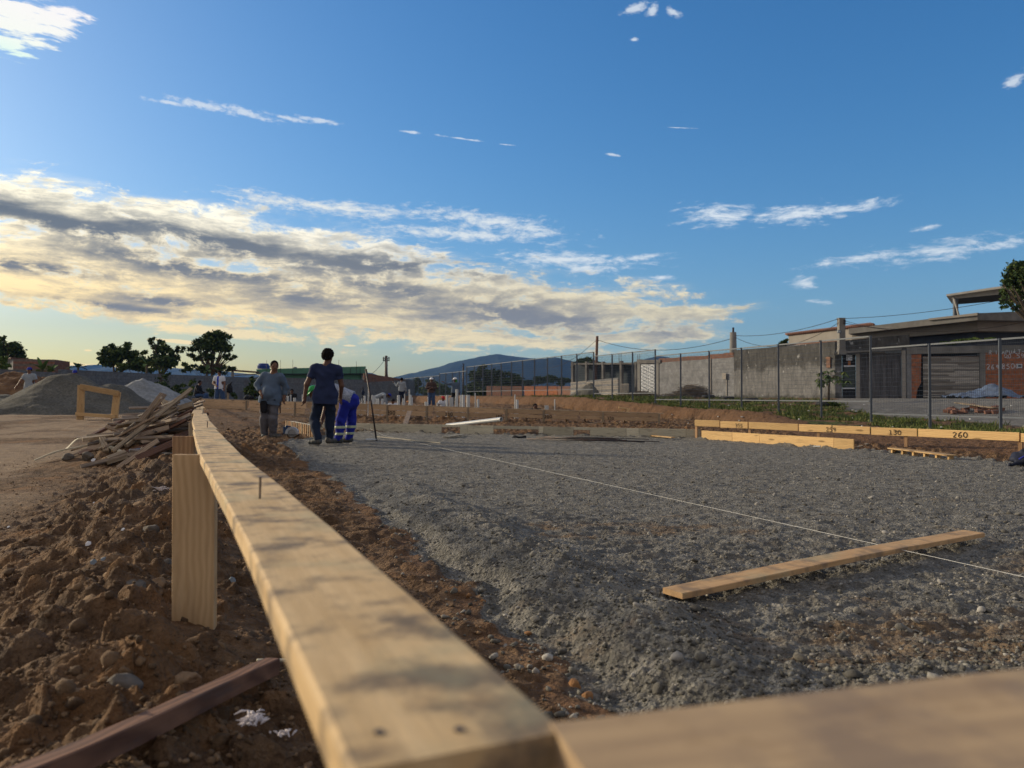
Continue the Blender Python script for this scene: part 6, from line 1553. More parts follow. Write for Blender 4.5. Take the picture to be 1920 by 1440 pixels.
def sk(name, c): return simple(name, c, .55, .15, 12)
M['skin'] = sk('skin', (.17, .085, .052)); M['skin_dark'] = sk('skin_dark', (.12, .06, .04)); M['hair'] = simple('hair', (.012, .010, .009), .95, .3, 60, bumps=.6, spec=.05)
def cloth(name, c, var=.12, st=None): return simple(name, c, .9, var, 7, bumps=.25, stain=st)
CL = {'steelblue': cloth('cloth_steel_blue', (.085, .12, .175)), 'navy': cloth('cloth_navy', (.018, .027, .072), .25), 'darkblue': cloth('cloth_dark_blue', (.012, .02, .045), .3),
      'greypants': cloth('cloth_grey', (.11, .105, .115), .25, ((.19, .165, .14), .4)), 'royal': cloth('cloth_royal', (.014, .022, .27), .2), 'black': cloth('cloth_black', (.012, .012, .014), .3),
      'jeans': cloth('cloth_jeans', (.04, .075, .16), .3), 'grey': cloth('cloth_pale_grey', (.27, .30, .33)), 'white': cloth('cloth_white', (.55, .57, .62)), 'sky': cloth('cloth_sky', (.12, .42, .62)),
      'brown': cloth('cloth_brown', (.07, .045, .04), .5), 'boot': simple('boot_leather', (.055, .06, .06), .7, .3, 20, stain=((.16, .13, .10), .6)), 'blueshirt': cloth('cloth_blue', (.02, .05, .40)),
      'capblue': cloth('cap_blue', (.02, .03, .25)), 'helmet': simple('helmet_white', (.75, .75, .75), .35, .03, 5), 'greencloth': cloth('cloth_green', (.05, .25, .04)), 'red': cloth('cap_red', (.4, .02, .03)),
      'greenhelmet': simple('helmet_green', (.01, .28, .05), .3, .05, 5), 'band': simple('reflective_band', (.45, .52, .35), .4, .1, 20)}
m, t, b = new_mat('cloth_checked'); c = t.new('ShaderNodeTexCoord').outputs['Object']; ck = t.new('ShaderNodeTexChecker'); t.put(ck.inputs['Vector'], t.map(c, rot=(0, .6, .3), scale=(1, 1, 1))); ck.inputs['Scale'].default_value = 50
ck.inputs['Color1'].default_value = (.42, .45, .52, 1); ck.inputs['Color2'].default_value = (.16, .19, .26, 1); t.put(b.inputs['Base Color'], ck.outputs[0]); b.inputs['Roughness'].default_value = .9; CL['checked'] = m
m, t, b = new_mat('cloth_striped'); c = t.new('ShaderNodeTexCoord').outputs['Object']; sp_ = t.new('ShaderNodeSeparateXYZ'); t.L.new(c, sp_.inputs[0])
t.put(b.inputs['Base Color'], t.mix(t.m('LESS_THAN', t.m('ABSOLUTE', t.m('ADD', sp_.outputs[0], .03)), .045), (.55, .57, .62, 1), (.02, .05, .40, 1))); b.inputs['Roughness'].default_value = .9; CL['striped'] = m

def folds(a=.006, f=1.0, s=0.0):
    return lambda X, Y, Z: a * (np.sin(21 * f * X + 9 * Z + 2.5 * np.sin(14 * Z + s) + s) * np.sin(13 * f * Y - 8 * Z + s * 2) + .6 * np.sin(34 * Z * f + 11 * X + 3 * np.sin(9 * X + 7 * Y + s)) * (np.sin(5 * Z + s) * .5 + .5))
def V3(*a): return np.array(a, float)
def lerp(a, b, t): return np.array(a) * (1 - t) + np.array(b) * t

def person(label, loc, J, face, shirt='navy', pants='jeans', skin='skin', sleeve='short', hair='short', hat=None, h=.02, hem=None, build=1.0, waist=.12, belly=0.0, boots=True, group=None, bands=None,
           folds_a=.006, scarf=False, clipz=None, sleeve_mat=None, seed=0.0, palm_f=(0, 0, -1)):
    """J: joints in metres around the foot point, y away from the camera; face: unit vector the head looks along"""
    T = thing('person', label, 'person', loc, group=group); J = {k: V3(*v) for k, v in J.items()}; P = np.array(list(J.values())); lo = P.min(0) - .26; hi = P.max(0) + .30
    f = np.array(face, float); f /= np.linalg.norm(f); up = V3(0, 0, 1) if 'headup' not in J else J['headup'] / np.linalg.norm(J['headup']); sd_ = np.cross(f, up); sd_ /= np.linalg.norm(sd_); up = np.cross(sd_, f)
    RM = np.stack([sd_, f, up], 1); w = build
    pel, che, nk, hd = J['pelvis'], J['chest'], J['neck'], J['head']; SL, SR, EL, ER, HL, HR = (J[k] for k in ('shL', 'shR', 'elL', 'elR', 'haL', 'haR')); PL, PR, KL, KR, AL, AR, TL, TR = (J[k] for k in ('hipL', 'hipR', 'knL', 'knR', 'anL', 'anR', 'toL', 'toR'))
    ax = SR - SL; ax = ax / np.linalg.norm(ax); spine = nk - pel; spine = spine / np.linalg.norm(spine); fr = np.cross(spine, ax); fr /= np.linalg.norm(fr); fl = (fr[0], fr[1], fr[2], .72)
    def torso(F, g):                                         # g: how much larger than the body
        F.cap(lerp(pel, che, .05), che, .155 * w + g + belly * .3, .165 * w + g, .05, fl)
        F.cap(lerp(SL, che, .30), lerp(SR, che, .30), .090 * w + g, None, .07, fl); F.cap(lerp(che, nk, .3), lerp(che, nk, .62 if g > 0 else 1.0), .10 * w + g, .07 * w + g * .5, .06)
        for q_ in (SL, SR): F.cap(lerp(nk, q_, .28) - up * .035, q_ - up * .005, .050 * w + g, .052 * w + g * .8, .05)
        if belly: F.ell(lerp(pel, che, .42) + fr * (.05 * np.sign(fr @ f) if abs(fr @ f) > .2 else .05) + f * .03, (.17 + g, .16 + g, .19 + g), .08)
    def legs(F, g, gk=0.0):
        F.cap(PL, PR, .108 * w + g, None, .05); F.cap(lerp(PL, PR, .5), lerp(pel, che, waist), (.155 if waist > .2 else .118) * w + g, .13 * w + g, .05, fl)
        for a, k_, c in ((PL, KL, AL), (PR, KR, AR)): F.cap(a, k_, .092 * w + g, .062 * w + g + gk, .04); F.cap(k_, lerp(k_, c, .35), .060 * w + g + gk, .060 * w + g + gk, .04); F.cap(lerp(k_, c, .3), c, .058 * w + g + gk, .043 * w + g + gk * 1.2, .04)
    legs0 = legs
    def legs(F, g, gk=0.0):
        legs0(F, g, gk)
        if waist > .2: F.cap(pel, lerp(pel, che, waist), .158 * w + g, .155 * w + g, .05, fl)
    def arms(F, g, upto=1.0):
        for a, e, c in ((SL, EL, HL), (SR, ER, HR)):
            F.cap(a, e, .058 * w + g, .043 * w + g, .04)
            if upto > .5: F.cap(e, lerp(e, c, upto), .043 * w + g, .043 * w + g - .014 * upto, .03)
    # ---- body: one surface with head, face, arms and hands
    B = Field(lo, hi, h); torso(B, -.012); legs(B, -.012); arms(B, 0)
    B.cap(nk, hd - up * .04, .058 * w, .052, .03); B.ell(hd + up * .02 - f * .008, (.081, .098, .104), .03, RM); B.ell(hd - up * .045 + f * .018, (.055, .066, .068), .03, RM)
    if h < .012:
        B.cap(hd + f * .088 + up * .015, hd + f * .105 - up * .022, .010, .016, .012); B.cap(hd + f * .082 + up * .03 - sd_ * .04, hd + f * .082 + up * .03 + sd_ * .04, .012, None, .015)
        for sg in (-1, 1): B.ell(hd + f * .095 + up * .012 + sd_ * .03 * sg, (.013, .012, .008), .008, RM, sub=True); B.ell(hd + sd_ * .078 * sg + up * .0 - f * .01, (.010, .022, .032), .008, RM)
        B.cap(hd + f * .078 - up * .062 - sd_ * .018, hd + f * .078 - up * .062 + sd_ * .018, .007, None, .006)
    for a, c, sg in ((EL, HL, -1), (ER, HR, 1)):
        d = c - a; d /= np.linalg.norm(d); d = d * .8 + np.array(palm_f, float) * .2; d /= np.linalg.norm(d); n_ = fr - d * (fr @ d); n_ /= np.linalg.norm(n_) + 1e-9; s_ = np.cross(d, n_)
        B.cap(c, c + d * .07, .030, .036, .02, (s_[0], s_[1], s_[2], .55) if False else (n_[0], n_[1], n_[2], .9))
        if h < .012:
            for i, L in enumerate((.068, .078, .072, .056)):
                o_ = (i - 1.5) * .020; p0 = c + d * .085 + n_ * o_; p1 = p0 + d * L * .5 + s_ * .010 * sg; p2 = p1 + d * L * .38 + s_ * .026 * sg; B.cap(p0, p1, .0095, .009, .006); B.cap(p1, p2, .009, .0075, .004)
            p0 = c + d * .03 - n_ * .03; p1 = p0 + d * .035 - n_ * .018 + s_ * .012 * sg; B.cap(p0, p1, .012, .010, .008); B.cap(p1, p1 + d * .03 + s_ * .008 * sg, .010, .008, .004)
        else: B.cap(c + d * .06, c + d * .13, .030, .020, .02)
    B.mesh('body', M[skin], T)
    # ---- shirt
    S_ = Field(lo, hi, h); torso(S_, .008); arms(S_, .014 if sleeve == 'long' else .016, {'short': .0, 'long': .93, 'rolled': .62}[sleeve])
    if sleeve == 'short':
        pass
    hz = (hem if hem is not None else .06)
    S_.cap(pel - spine * (hz + .05), lerp(pel, che, .4), .192 * w + .026 + belly * .3, .165 * w + .014 + belly * .3, .05, fl)
    if hz > .09: S_.cap(PL + V3(0, 0, .02), PR + V3(0, 0, .02), .112 * w + .016, None, .06)
    S_.warp(folds(folds_a, 1.0, seed))
    if sleeve == 'short':                                     # sleeves end above the elbow
        for a, e in ((SL, EL), (SR, ER)):
            c = lerp(a, e, .62); d = (e - a) / np.linalg.norm(e - a)
            S_.clip(lambda X, Y, Z, c=c, d=d, a=a: np.minimum((X - c[0]) * d[0] + (Y - c[1]) * d[1] + (Z - c[2]) * d[2], .105 - np.sqrt((X - e[0]) ** 2 + (Y - e[1]) ** 2 + (Z - e[2]) ** 2)) if False else np.where(np.sqrt((X - lerp(c, e, .6)[0]) ** 2 + (Y - lerp(c, e, .6)[1]) ** 2 + (Z - lerp(c, e, .6)[2]) ** 2) < .085 + np.linalg.norm(e - c) * .45, (X - c[0]) * d[0] + (Y - c[1]) * d[1] + (Z - c[2]) * d[2], -1))
    cz = pel - spine * hz
    S_.clip(lambda X, Y, Z: np.where(np.minimum(np.sqrt((X - HL[0]) ** 2 + (Y - HL[1]) ** 2 + (Z - HL[2]) ** 2), np.sqrt((X - HR[0]) ** 2 + (Y - HR[1]) ** 2 + (Z - HR[2]) ** 2)) > .12, -((X - cz[0]) * spine[0] + (Y - cz[1]) * spine[1] + (Z - cz[2]) * spine[2]), -1))
    S_.mesh('shirt', CL[shirt], T)
    # ---- trousers and boots
    if clipz is None or clipz < .5:
        L_ = Field(lo, hi, h); legs(L_, .010, .012); L_.warp(folds(folds_a * 1.15, .9, seed + 2)); F0_ = L_.copy(); L_.clip(lambda X, Y, Z: .06 - Z if not J.get('bent') is not None else .0 * Z - 1); tr_ = L_.mesh('trousers', CL[pants], T)
        for (z0, z1) in (bands or []):
            q = F0_.copy(); q.D = q.D - .006; q.clip(lambda X, Y, Z: np.maximum(z0 - Z, Z - z1)); o_ = q.mesh('reflective_band', CL['band'], tr_)
        if boots:
            for a, t_ in ((AL, TL), (AR, TR)):
                b_ = Field(np.minimum(a, t_) - .14, np.maximum(a, t_) + .14, h); hl = lerp(a, V3(a[0], a[1], t_[2]), .75) - (t_ - a) * V3(1, 1, 0) * .18; b_.cap(a, a - V3(0, 0, .05), .052, .050, .03); b_.cap(hl, t_, .050, .046, .03); b_.cap(hl, lerp(hl, t_, .5), .054, .054, .03)
                zf = t_[2] - .042; b_.clip(lambda X, Y, Z: zf - Z); b_.mesh('boot', CL['boot'], T)
    # ---- hair and headgear
    if hair:
        Hf = Field(hd - .2, hd + .2, h * .8 if h > .012 else .007)
        if hair == 'curly': Hf.ell(hd + up * .035 - f * .022, (.106, .116, .112), .02, RM); Hf.ell(hd - f * .07 - up * .02, (.092, .055, .075), .03, RM); Hf.warp(lambda X, Y, Z: .016 * np.sin(95 * X + 4 * np.sin(40 * Z)) * np.sin(90 * Y + 3) * np.sin(100 * Z)); cutz = .055
        else: Hf.ell(hd + up * .034 - f * .016, (.087, .103, .101), .02, RM); cutz = .062
        Hf.clip(lambda X, Y, Z: ((X - hd[0]) * f[0] + (Y - hd[1]) * f[1] + (Z - hd[2]) * f[2]) - cutz + .9 * np.maximum(0, .035 - ((X - hd[0]) * up[0] + (Y - hd[1]) * up[1] + (Z - hd[2]) * up[2])))
        Hf.clip(lambda X, Y, Z: -.075 - ((X - hd[0]) * up[0] + (Y - hd[1]) * up[1] + (Z - hd[2]) * up[2])); Hf.mesh('hair', M['hair'], T)
    if hat:
        kind, mt = hat; Hf = Field(hd - .24, hd + .24, min(h, .014)); Hf.ell(hd + up * .05 - f * .01, (.098, .115, .098) if kind != 'cap' else (.09, .106, .085), .02, RM)
        Hf.clip(lambda X, Y, Z: .035 - ((X - hd[0]) * up[0] + (Y - hd[1]) * up[1] + (Z - hd[2]) * up[2])); c = hd + up * .045 + f * .10
        Hf.ell(c, (.075, .06, .012), .01, RM)
        if kind == 'helmet': Hf.ell(hd + up * .042, (.118, .135, .012), .01, RM)
        Hf.mesh('helmet' if kind == 'helmet' else 'cap', CL[mt], T)
    if scarf: Hf = Field(hd - .24, hd + .24, h); Hf.ell(hd - f * .05 - up * .06, (.085, .085, .12), .03, RM); Hf.mesh('neck_cloth', CL['greencloth'], T)
    return T

def stand(x=0, hs=1.0, feet=.12, lean=0.0, arms='down', dirx=0.0, fy=-1):
    """default standing joints, fy = -1 faces the camera"""
    s = hs; J = dict(pelvis=(x, 0, .93 * s), chest=(x, 0, 1.28 * s), neck=(x, 0, 1.46 * s), head=(x, fy * .02, 1.60 * s), shL=(x - .18, 0, 1.40 * s), shR=(x + .18, 0, 1.40 * s), elL=(x - .25, -.02, 1.12 * s), elR=(x + .25, -.02, 1.12 * s),
             haL=(x - .27, fy * .08, .88 * s), haR=(x + .27, fy * .08, .88 * s), hipL=(x - .09, 0, .90 * s), hipR=(x + .09, 0, .90 * s), knL=(x - .11, fy * .03, .49 * s), knR=(x + .11, fy * .03, .49 * s), anL=(x - feet, 0, .10), anR=(x + feet, 0, .10), toL=(x - feet - .03, fy * .15, .045), toR=(x + feet + .03, fy * .15, .045))
    return J

# ---- the three men near the formwork
q = on_ground(610, 832, 8); z0 = gz(q.x, 14.1)
x0 = at(610, 832, 14.1).x
person('person in a navy t-shirt and dark trousers seen from behind, walking away with arms hanging', (x0, 14.1, z0),
       dict(pelvis=(.0, 0, .92), chest=(.005, .0, 1.25), neck=(.03, .02, 1.50), head=(.045, .035, 1.635), shL=(-.20, 0, 1.415), shR=(.225, .02, 1.40), elL=(-.325, -.05, 1.12), elR=(.285, .06, 1.10), haL=(-.375, -.02, .865), haR=(.235, .20, .885),
            hipL=(-.10, 0, .885), hipR=(.095, .0, .885), knL=(-.225, .10, .475), knR=(.055, .16, .47), anL=(-.125, -.06, .125), anR=(.02, .22, .13), toL=(-.27, .00, .055), toR=(.09, .38, .06)), (.28, .94, -.05),
       'navy', 'darkblue', 'skin_dark', 'short', 'curly', h=.009, hem=.17, build=1.06, folds_a=.010, seed=1.0)
x0 = at(507, 824, 16.8).x
T2 = person('person in a steel blue shirt and grey trousers, heavy built, one hand on the hip', (x0, 16.8, gz(x0, 16.8)),
       dict(pelvis=(.0, 0, .86), chest=(.03, -.02, 1.20), neck=(.085, -.03, 1.44), head=(.105, -.06, 1.575), shL=(-.135, .02, 1.375), shR=(.245, -.06, 1.345), elL=(-.295, .00, 1.175), elR=(.325, .04, 1.12), haL=(-.155, -.14, 1.00), haR=(.295, .02, .90),
            hipL=(-.095, 0, .84), hipR=(.10, -.02, .84), knL=(-.115, -.05, .45), knR=(.085, -.08, .46), anL=(-.125, .0, .10), anR=(.065, -.02, .11), toL=(-.105, -.14, .045), toR=(.215, -.06, .05)), (.42, -.9, -.12),
       'steelblue', 'greypants', 'skin', 'rolled', 'short', h=.009, hem=.10, build=1.16, belly=.06, folds_a=.007, seed=3.0)
b = MB(); b.box((0, 0, 0), (.13, .10, .26), taper=1.15); o = b.build('tool_pouch', CL['black'], bevel=.02, seg=2); o.parent = T2; o.location = (-.09, -.165, .70)
b = MB(); b.tube([(0, 0, .06), (.005, -.01, -.14), (.01, 0, -.30)], [.012, .02, .012], 7); o = b.build('hammer', CL['brown'], smooth=True); o.parent = T2; o.location = (.225, -.05, .86)
b = MB(); b.tube([(-.17, -.10, 0), (0, -.185, 0), (.15, -.17, 0), (.23, -.03, 0)], .018, 6); o = b.build('belt', CL['black'], smooth=True); o.parent = T2; o.location = (.0, 0, .845)
x0 = at(645, 824, 15.0).x
J3 = dict(pelvis=(.12, 0, .86), chest=(-.18, .0, 1.03), neck=(-.45, .0, 1.00), head=(-.585, .0, .985), headup=(-.75, 0, .65), shL=(-.36, -.17, .97), shR=(-.36, .17, .97), elL=(-.42, -.20, .70), elR=(-.40, .20, .70), haL=(-.47, -.12, .46), haR=(-.46, .14, .46),
          hipL=(.065, -.085, .79), hipR=(.12, .09, .79), knL=(-.035, -.10, .45), knR=(.13, .12, .46), anL=(-.085, -.10, .10), anR=(.07, .14, .11), toL=(-.26, -.12, .045), toR=(-.08, .16, .05))
person('person bending far over in royal blue trousers with pale reflective bands and checked shirt', (x0, 15.0, gz(x0, 15.0)), J3, (-.72, 0, -.69), 'checked', 'royal', 'skin_dark', 'short', None, ('helmet', 'greenhelmet'), h=.009, hem=.05, waist=.24, build=1.12, bands=[(.295, .345), (.165, .215)], folds_a=.008, seed=5.0)

# ---- the workers farther back
def worker(label, u, vtop, Y, J, face, hgt=1.72, **k):
    x = at(u, 742, Y).x; ztop = CAMZ - (vtop - HOR) / FPX * Y
    z = gz(x, Y); return person(label, (x, Y, z if abs(ztop - hgt - z) > .5 else ztop - hgt), J, face, h=k.pop('h', .020), **k)
J = stand(); J['elL'] = (-.30, -.1, 1.16); J['haL'] = (-.42, -.16, .96); J['elR'] = (.27, 0, 1.13)
worker('person in a grey t-shirt and blue cap behind the left slope of the gravel pile', 55.5, 689, 30.5, J, (0, -1, -.1), shirt='grey', hat=('cap', 'capblue'), build=1.1, h=.018)
worker('person in a bright blue shirt, mostly hidden behind the top of the gravel pile', 140.5, 694, 32, stand(), (.3, -1, -.3), shirt='sky', hat=('cap', 'capblue'), h=.018)
JS = dict(pelvis=(-.14, 0, .50), chest=(-.10, 0, .82), neck=(-.02, 0, 1.0), head=(.03, 0, 1.13), shL=(-.05, -.18, .95), shR=(-.05, .18, .95), elL=(.02, -.22, .68), elR=(.02, .22, .68), haL=(.24, -.16, .58), haR=(.24, .14, .58), hipL=(-.12, -.09, .47), hipR=(-.12, .09, .47), knL=(.32, -.13, .50), knR=(.32, .13, .50), anL=(.33, -.14, .10), anR=(.33, .14, .10), toL=(.48, -.14, .045), toR=(.48, .14, .045))
worker('person in black sitting in profile by the left end of the long dark batter board', 374, 713.5, 40, JS, (1, -.1, -.05), 1.25, shirt='black', pants='jeans', sleeve='long', skin='skin_dark', h=.018)
b = MB(); xq = at(370, 742, 40).x; b.box((xq, 40, gz(xq, 40) + .17), (.40, .40, .38)); o = b.build('wooden_crate', M['pine_old'], bevel=.01); tag(o, 'low wooden crate under the seated person in black', 'crate')
J = stand(); J['elL'] = (-.27, -.06, 1.12); J['haL'] = (-.06, -.24, 1.02); J['haR'] = (.26, -.10, .88); J['knL'] = (-.13, -.02, .49); J['knR'] = (.17, -.02, .49); J['anL'] = (-.15, 0, .1); J['anR'] = (.24, 0, .1); J['toL'] = (-.18, -.15, .045); J['toR'] = (.28, -.15, .045)
worker('person in a white and blue striped shirt and jeans standing beside the seated man', 411.5, 696, 36, J, (-.1, -1, -.5), 1.70, shirt='striped', pants='jeans', build=1.15, h=.016)
JC = dict(pelvis=(0, .05, .30), chest=(0, 0, .60), neck=(0, -.03, .74), head=(0, -.06, .86), shL=(-.18, 0, .69), shR=(.18, 0, .69), elL=(-.24, -.12, .48), elR=(.24, -.12, .48), haL=(-.10, -.30, .36), haR=(.12, -.30, .36), hipL=(-.1, .03, .27), hipR=(.1, .03, .27), knL=(-.20, -.28, .42), knR=(.20, -.28, .42), anL=(-.17, -.05, .10), anR=(.17, -.05, .10), toL=(-.19, -.2, .045), toR=(.19, -.2, .045))
worker('person in black crouching by white pipes behind the left man', 548, 730.5, 41, {k: (v[0], v[1], v[2] * 1.02) for k, v in JC.items()}, (.1, -1, -.3), .98, shirt='black', pants='darkblue', sleeve='long', skin='skin_dark')
JB = dict(pelvis=(-.14, 0, .86), chest=(.16, 0, 1.02), neck=(.38, 0, 1.02), head=(.52, 0, .98), headup=(.75, 0, .65), shL=(.30, -.17, 1.0), shR=(.30, .17, 1.0), elL=(.34, -.2, .72), elR=(.34, .2, .72), haL=(.40, -.12, .5), haR=(.40, .12, .5), hipL=(-.12, -.09, .82), hipR=(-.12, .09, .82), knL=(-.02, -.1, .46), knR=(-.04, .1, .46), anL=(-.08, -.1, .1), anR=(-.1, .1, .1), toL=(.07, -.1, .045), toR=(.05, .1, .045))
worker('person in a pale shirt and blue cap bending over beside the white pipes', 711, 737, 40, JB, (.72, 0, -.69), 1.12, shirt='grey', pants='black', hat=('cap', 'capblue'), sleeve='long', skin='skin_dark')
worker('person in a white shirt and dark cap crouching low behind the white pipes', 737, 749, 38, JC, (-.6, -.8, -.4), .95, shirt='white', pants='jeans', hat=('cap', 'black'))
J = stand(fy=1); J['elL'] = (-.30, .10, 1.22); J['haL'] = (-.46, .16, 1.40)
worker('person in a pale grey shirt seen from behind with the left arm raised', 753, 724.5, 47, J, (0, 1, 0), 1.70, shirt='grey', pants='darkblue', sleeve='long', skin='skin_dark')
J = stand(feet=.13); J['elL'] = (-.28, -.06, 1.15); J['haL'] = (.02, -.22, 1.14); J['elR'] = (.28, -.06, 1.15); J['haR'] = (-.02, -.24, 1.10); J['haL'] = (.0, -.22, 1.18)
worker('person in a white helmet, dark brown jacket and blue jeans with folded arms', 809, 707, 43, J, (0, -1, 0), 1.76, shirt='brown', pants='jeans', hat=('helmet', 'helmet'), sleeve='long', skin='skin_dark', build=1.12)
J = stand(); J['elL'] = (-.42, -.02, 1.36); J['haL'] = (-.62, -.04, 1.48); J['shL'] = (-.16, 0, 1.40)
worker('person in a white helmet with green neck cloth pointing left with an outstretched arm', 853, 707, 43, J, (-.9, -.4, -.1), 1.76, shirt='steelblue', pants='black', hat=('helmet', 'helmet'), sleeve='long', skin='skin_dark', scarf=True, build=1.1)
worker('person in a white shirt and red cap crouching between the two men in white helmets', 831, 743, 40, JC, (.6, -.7, -.5), .98, shirt='white', pants='black', hat=('cap', 'red'))
worker('person of whom only the dark head shows over the long batter board', 1003.5, 758.5, 30, {k: (v[0], v[1], v[2] * .8) for k, v in JC.items()}, (0, -1, -.2), .78, shirt='black', pants='darkblue', skin='skin_dark')

# ---- tools and bags
saw = thing('circular_saw', 'circular saw with a pale half round guard on the ground beside the slatted panel', 'circular saw', at(547, 815, 16.3))
b = MB(); c = at(548, 813, 16.3); g_ = []
arc = [(.145 * math.cos(a), .145 * math.sin(a)) for a in np.linspace(0, math.pi, 15)] + [(.09 * math.cos(a), .09 * math.sin(a)) for a in np.linspace(math.pi, 0, 11)]
b.prism(arc, c + Vector((0, -.03, 0)), (1, 0, 0), (0, 0, 1), (0, .05, 0)); o = b.build('blade_guard', simple('guard_metal', (.42, .45, .5), .35, .1, 10, .5)); o.parent = saw; o.matrix_basis = saw.matrix_basis.inverted()
b = MB(); b.tube([c + Vector((0, -.005, .02)), c + Vector((0, .005, .02))], .10, 22); o = b.build('blade', simple('saw_steel', (.3, .3, .31), .4, .2, 10, .8)); o.parent = saw; o.matrix_basis = saw.matrix_basis.inverted()
b = MB(); b.tube([c + Vector((-.06, .02, .06)), c + Vector((-.06, .16, .06))], .055, 12); b.box(c + Vector((-.15, .06, .07)), (.10, .07, .15)); b.tube([c + Vector((-.16, .06, .0)), c + Vector((-.19, .06, .08)), c + Vector((-.14, .06, .16)), c + Vector((-.05, .06, .15))], .018, 8)
o = b.build('motor_housing', simple('saw_blue', (.02, .05, .12), .4, .2, 10), bevel=.004); o.parent = saw; o.matrix_basis = saw.matrix_basis.inverted()
b = MB(); b.box(c + Vector((-.03, .02, -.02)), (.32, .16, .008)); o = b.build('base_plate', M['iron']); o.parent = saw; o.matrix_basis = saw.matrix_basis.inverted()
b = MB(); p0 = on_ground(518, 816, 8); p1 = on_ground(533, 816, 8); b.tube([p0 + Vector((0, 0, .03)), p1 + Vector((0, 0, .03))], .018, 7); o = b.build('black_bar', M['iron'], smooth=True); tag(o, 'black bar lying on the gravel just left of the circular saw', 'bar')

bg = thing('backpack', 'dark navy backpack dropped on the gravel at the right edge below the yellow batter board', 'backpack', at(1905, 876, 10.0))
c = np.array(at(1912, 868, 10.0)); c[2] = gz(c[0], c[1]) + .10
Fb = Field(c - .34, c + .36, .009); Fb.ell(c + (.04, 0, 0), (.15, .13, .09), .05); Fb.ell(c + (.12, .03, .03), (.14, .12, .09), .05); Fb.cap(c + (-.02, -.06, -.04), c + (-.19, -.08, -.08), .035, .022, .03, None); Fb.cap(c + (-.19, -.08, -.08), c + (-.15, -.15, -.085), .02, None, .02); Fb.cap(c + (.1, -.05, .09), c + (.0, -.03, .10), .022, None, .03)
Fb.warp(folds(.012, 1.6, 2)); o = Fb.mesh('bag', CL['navy'] if False else simple('bag_fabric', (.012, .016, .035), .7, .4, 12), bg); o.matrix_basis = bg.matrix_basis.inverted()
b = MB(); cc = Vector(c); b.tube([cc + Vector((-.1, -.12, .0)), cc + Vector((-.02, -.16, .06)), cc + Vector((.08, -.12, .10)), cc + Vector((.16, -.04, .12))], .012, 6); o = b.build('strap', CL['capblue'], smooth=True); o.parent = bg; o.matrix_basis = bg.matrix_basis.inverted()

def lumpbag(name, u, v, Y, r, label, cat, extra=(), mat='black', seed=1):
    T = thing(name, label, cat, at(u, v, Y)); c = np.array(at(u, v, Y)); F_ = Field(c - max(r) * 2.2, c + max(r) * 2.2, .02); F_.ell(c, r, .05); rs = np.random.RandomState(seed)
    for e in extra: F_.cap(c + np.array(e[0]), c + np.array(e[1]), e[2], None, .04)
    F_.warp(folds(.015, 1.2, seed)); o = F_.mesh('bag', CL[mat], T); o.matrix_basis = T.matrix_basis.inverted(); return T
T = lumpbag('tool_bag', 430, 729, 37, (.16, .12, .22), 'dark tool bag hung on a short post beside the man in the striped shirt', 'bag', [((.0, 0, .15), (.12, 0, .30), .03), ((.05, 0, -.1), (.22, 0, -.18), .02), ((-.05, 0, .2), (-.16, 0, .1), .025)])
xq = at(427, 742, 37.1).x; o = beam('post', (xq, 37.15, gz(xq, 37) - .1), (xq, 37.15, CAMZ + .45), .09, .05, M['pine_old'], T, up=(0, -1, 0))
T = lumpbag('tool_heap', 467, 746, 36, (.24, .16, .12), 'dark heap of tools and handles on the earth left of the left man', 'tools', [((-.1, 0, .0), (-.2, 0, .16), .02), ((.1, 0, .0), (.3, 0, .2), .018), ((0, 0, 0), (.05, 0, .18), .02)], seed=4)
T = lumpbag('hanging_bag', 680.5, 736, 52, (.12, .08, .17), 'small dark bag hanging on the grey wall left of the iron hoe tip', 'bag', [((0, 0, .1), (0, 0, .26), .03)], 'darkblue', 6)
xw = at(680.5, 742, 52).x; o = beam('post', (xw, 52.1, gz(xw, 52) - .1), (xw, 52.1, 1.5), .07, .05, M['iron'], T, up=(0, -1, 0))
T = lumpbag('glove_pair', 971, 820, 16.8, (.12, .09, .035), 'dark gloves dropped on the gravel at the left end of the steel rods', 'gloves', [((.05, 0, 0), (.16, 0, .02), .02)], seed=8)
T = lumpbag('orange_box', 767, 753.5, 34, (.09, .07, .05), 'small orange lump caught among the white pipes', 'box', [((-.08, 0, 0), (.1, 0, 0), .035)], 'brown', 9); 
for ch in T.children: ch.data.materials[0] = simple('orange_plastic', (.5, .2, .06), .6, .2, 8)

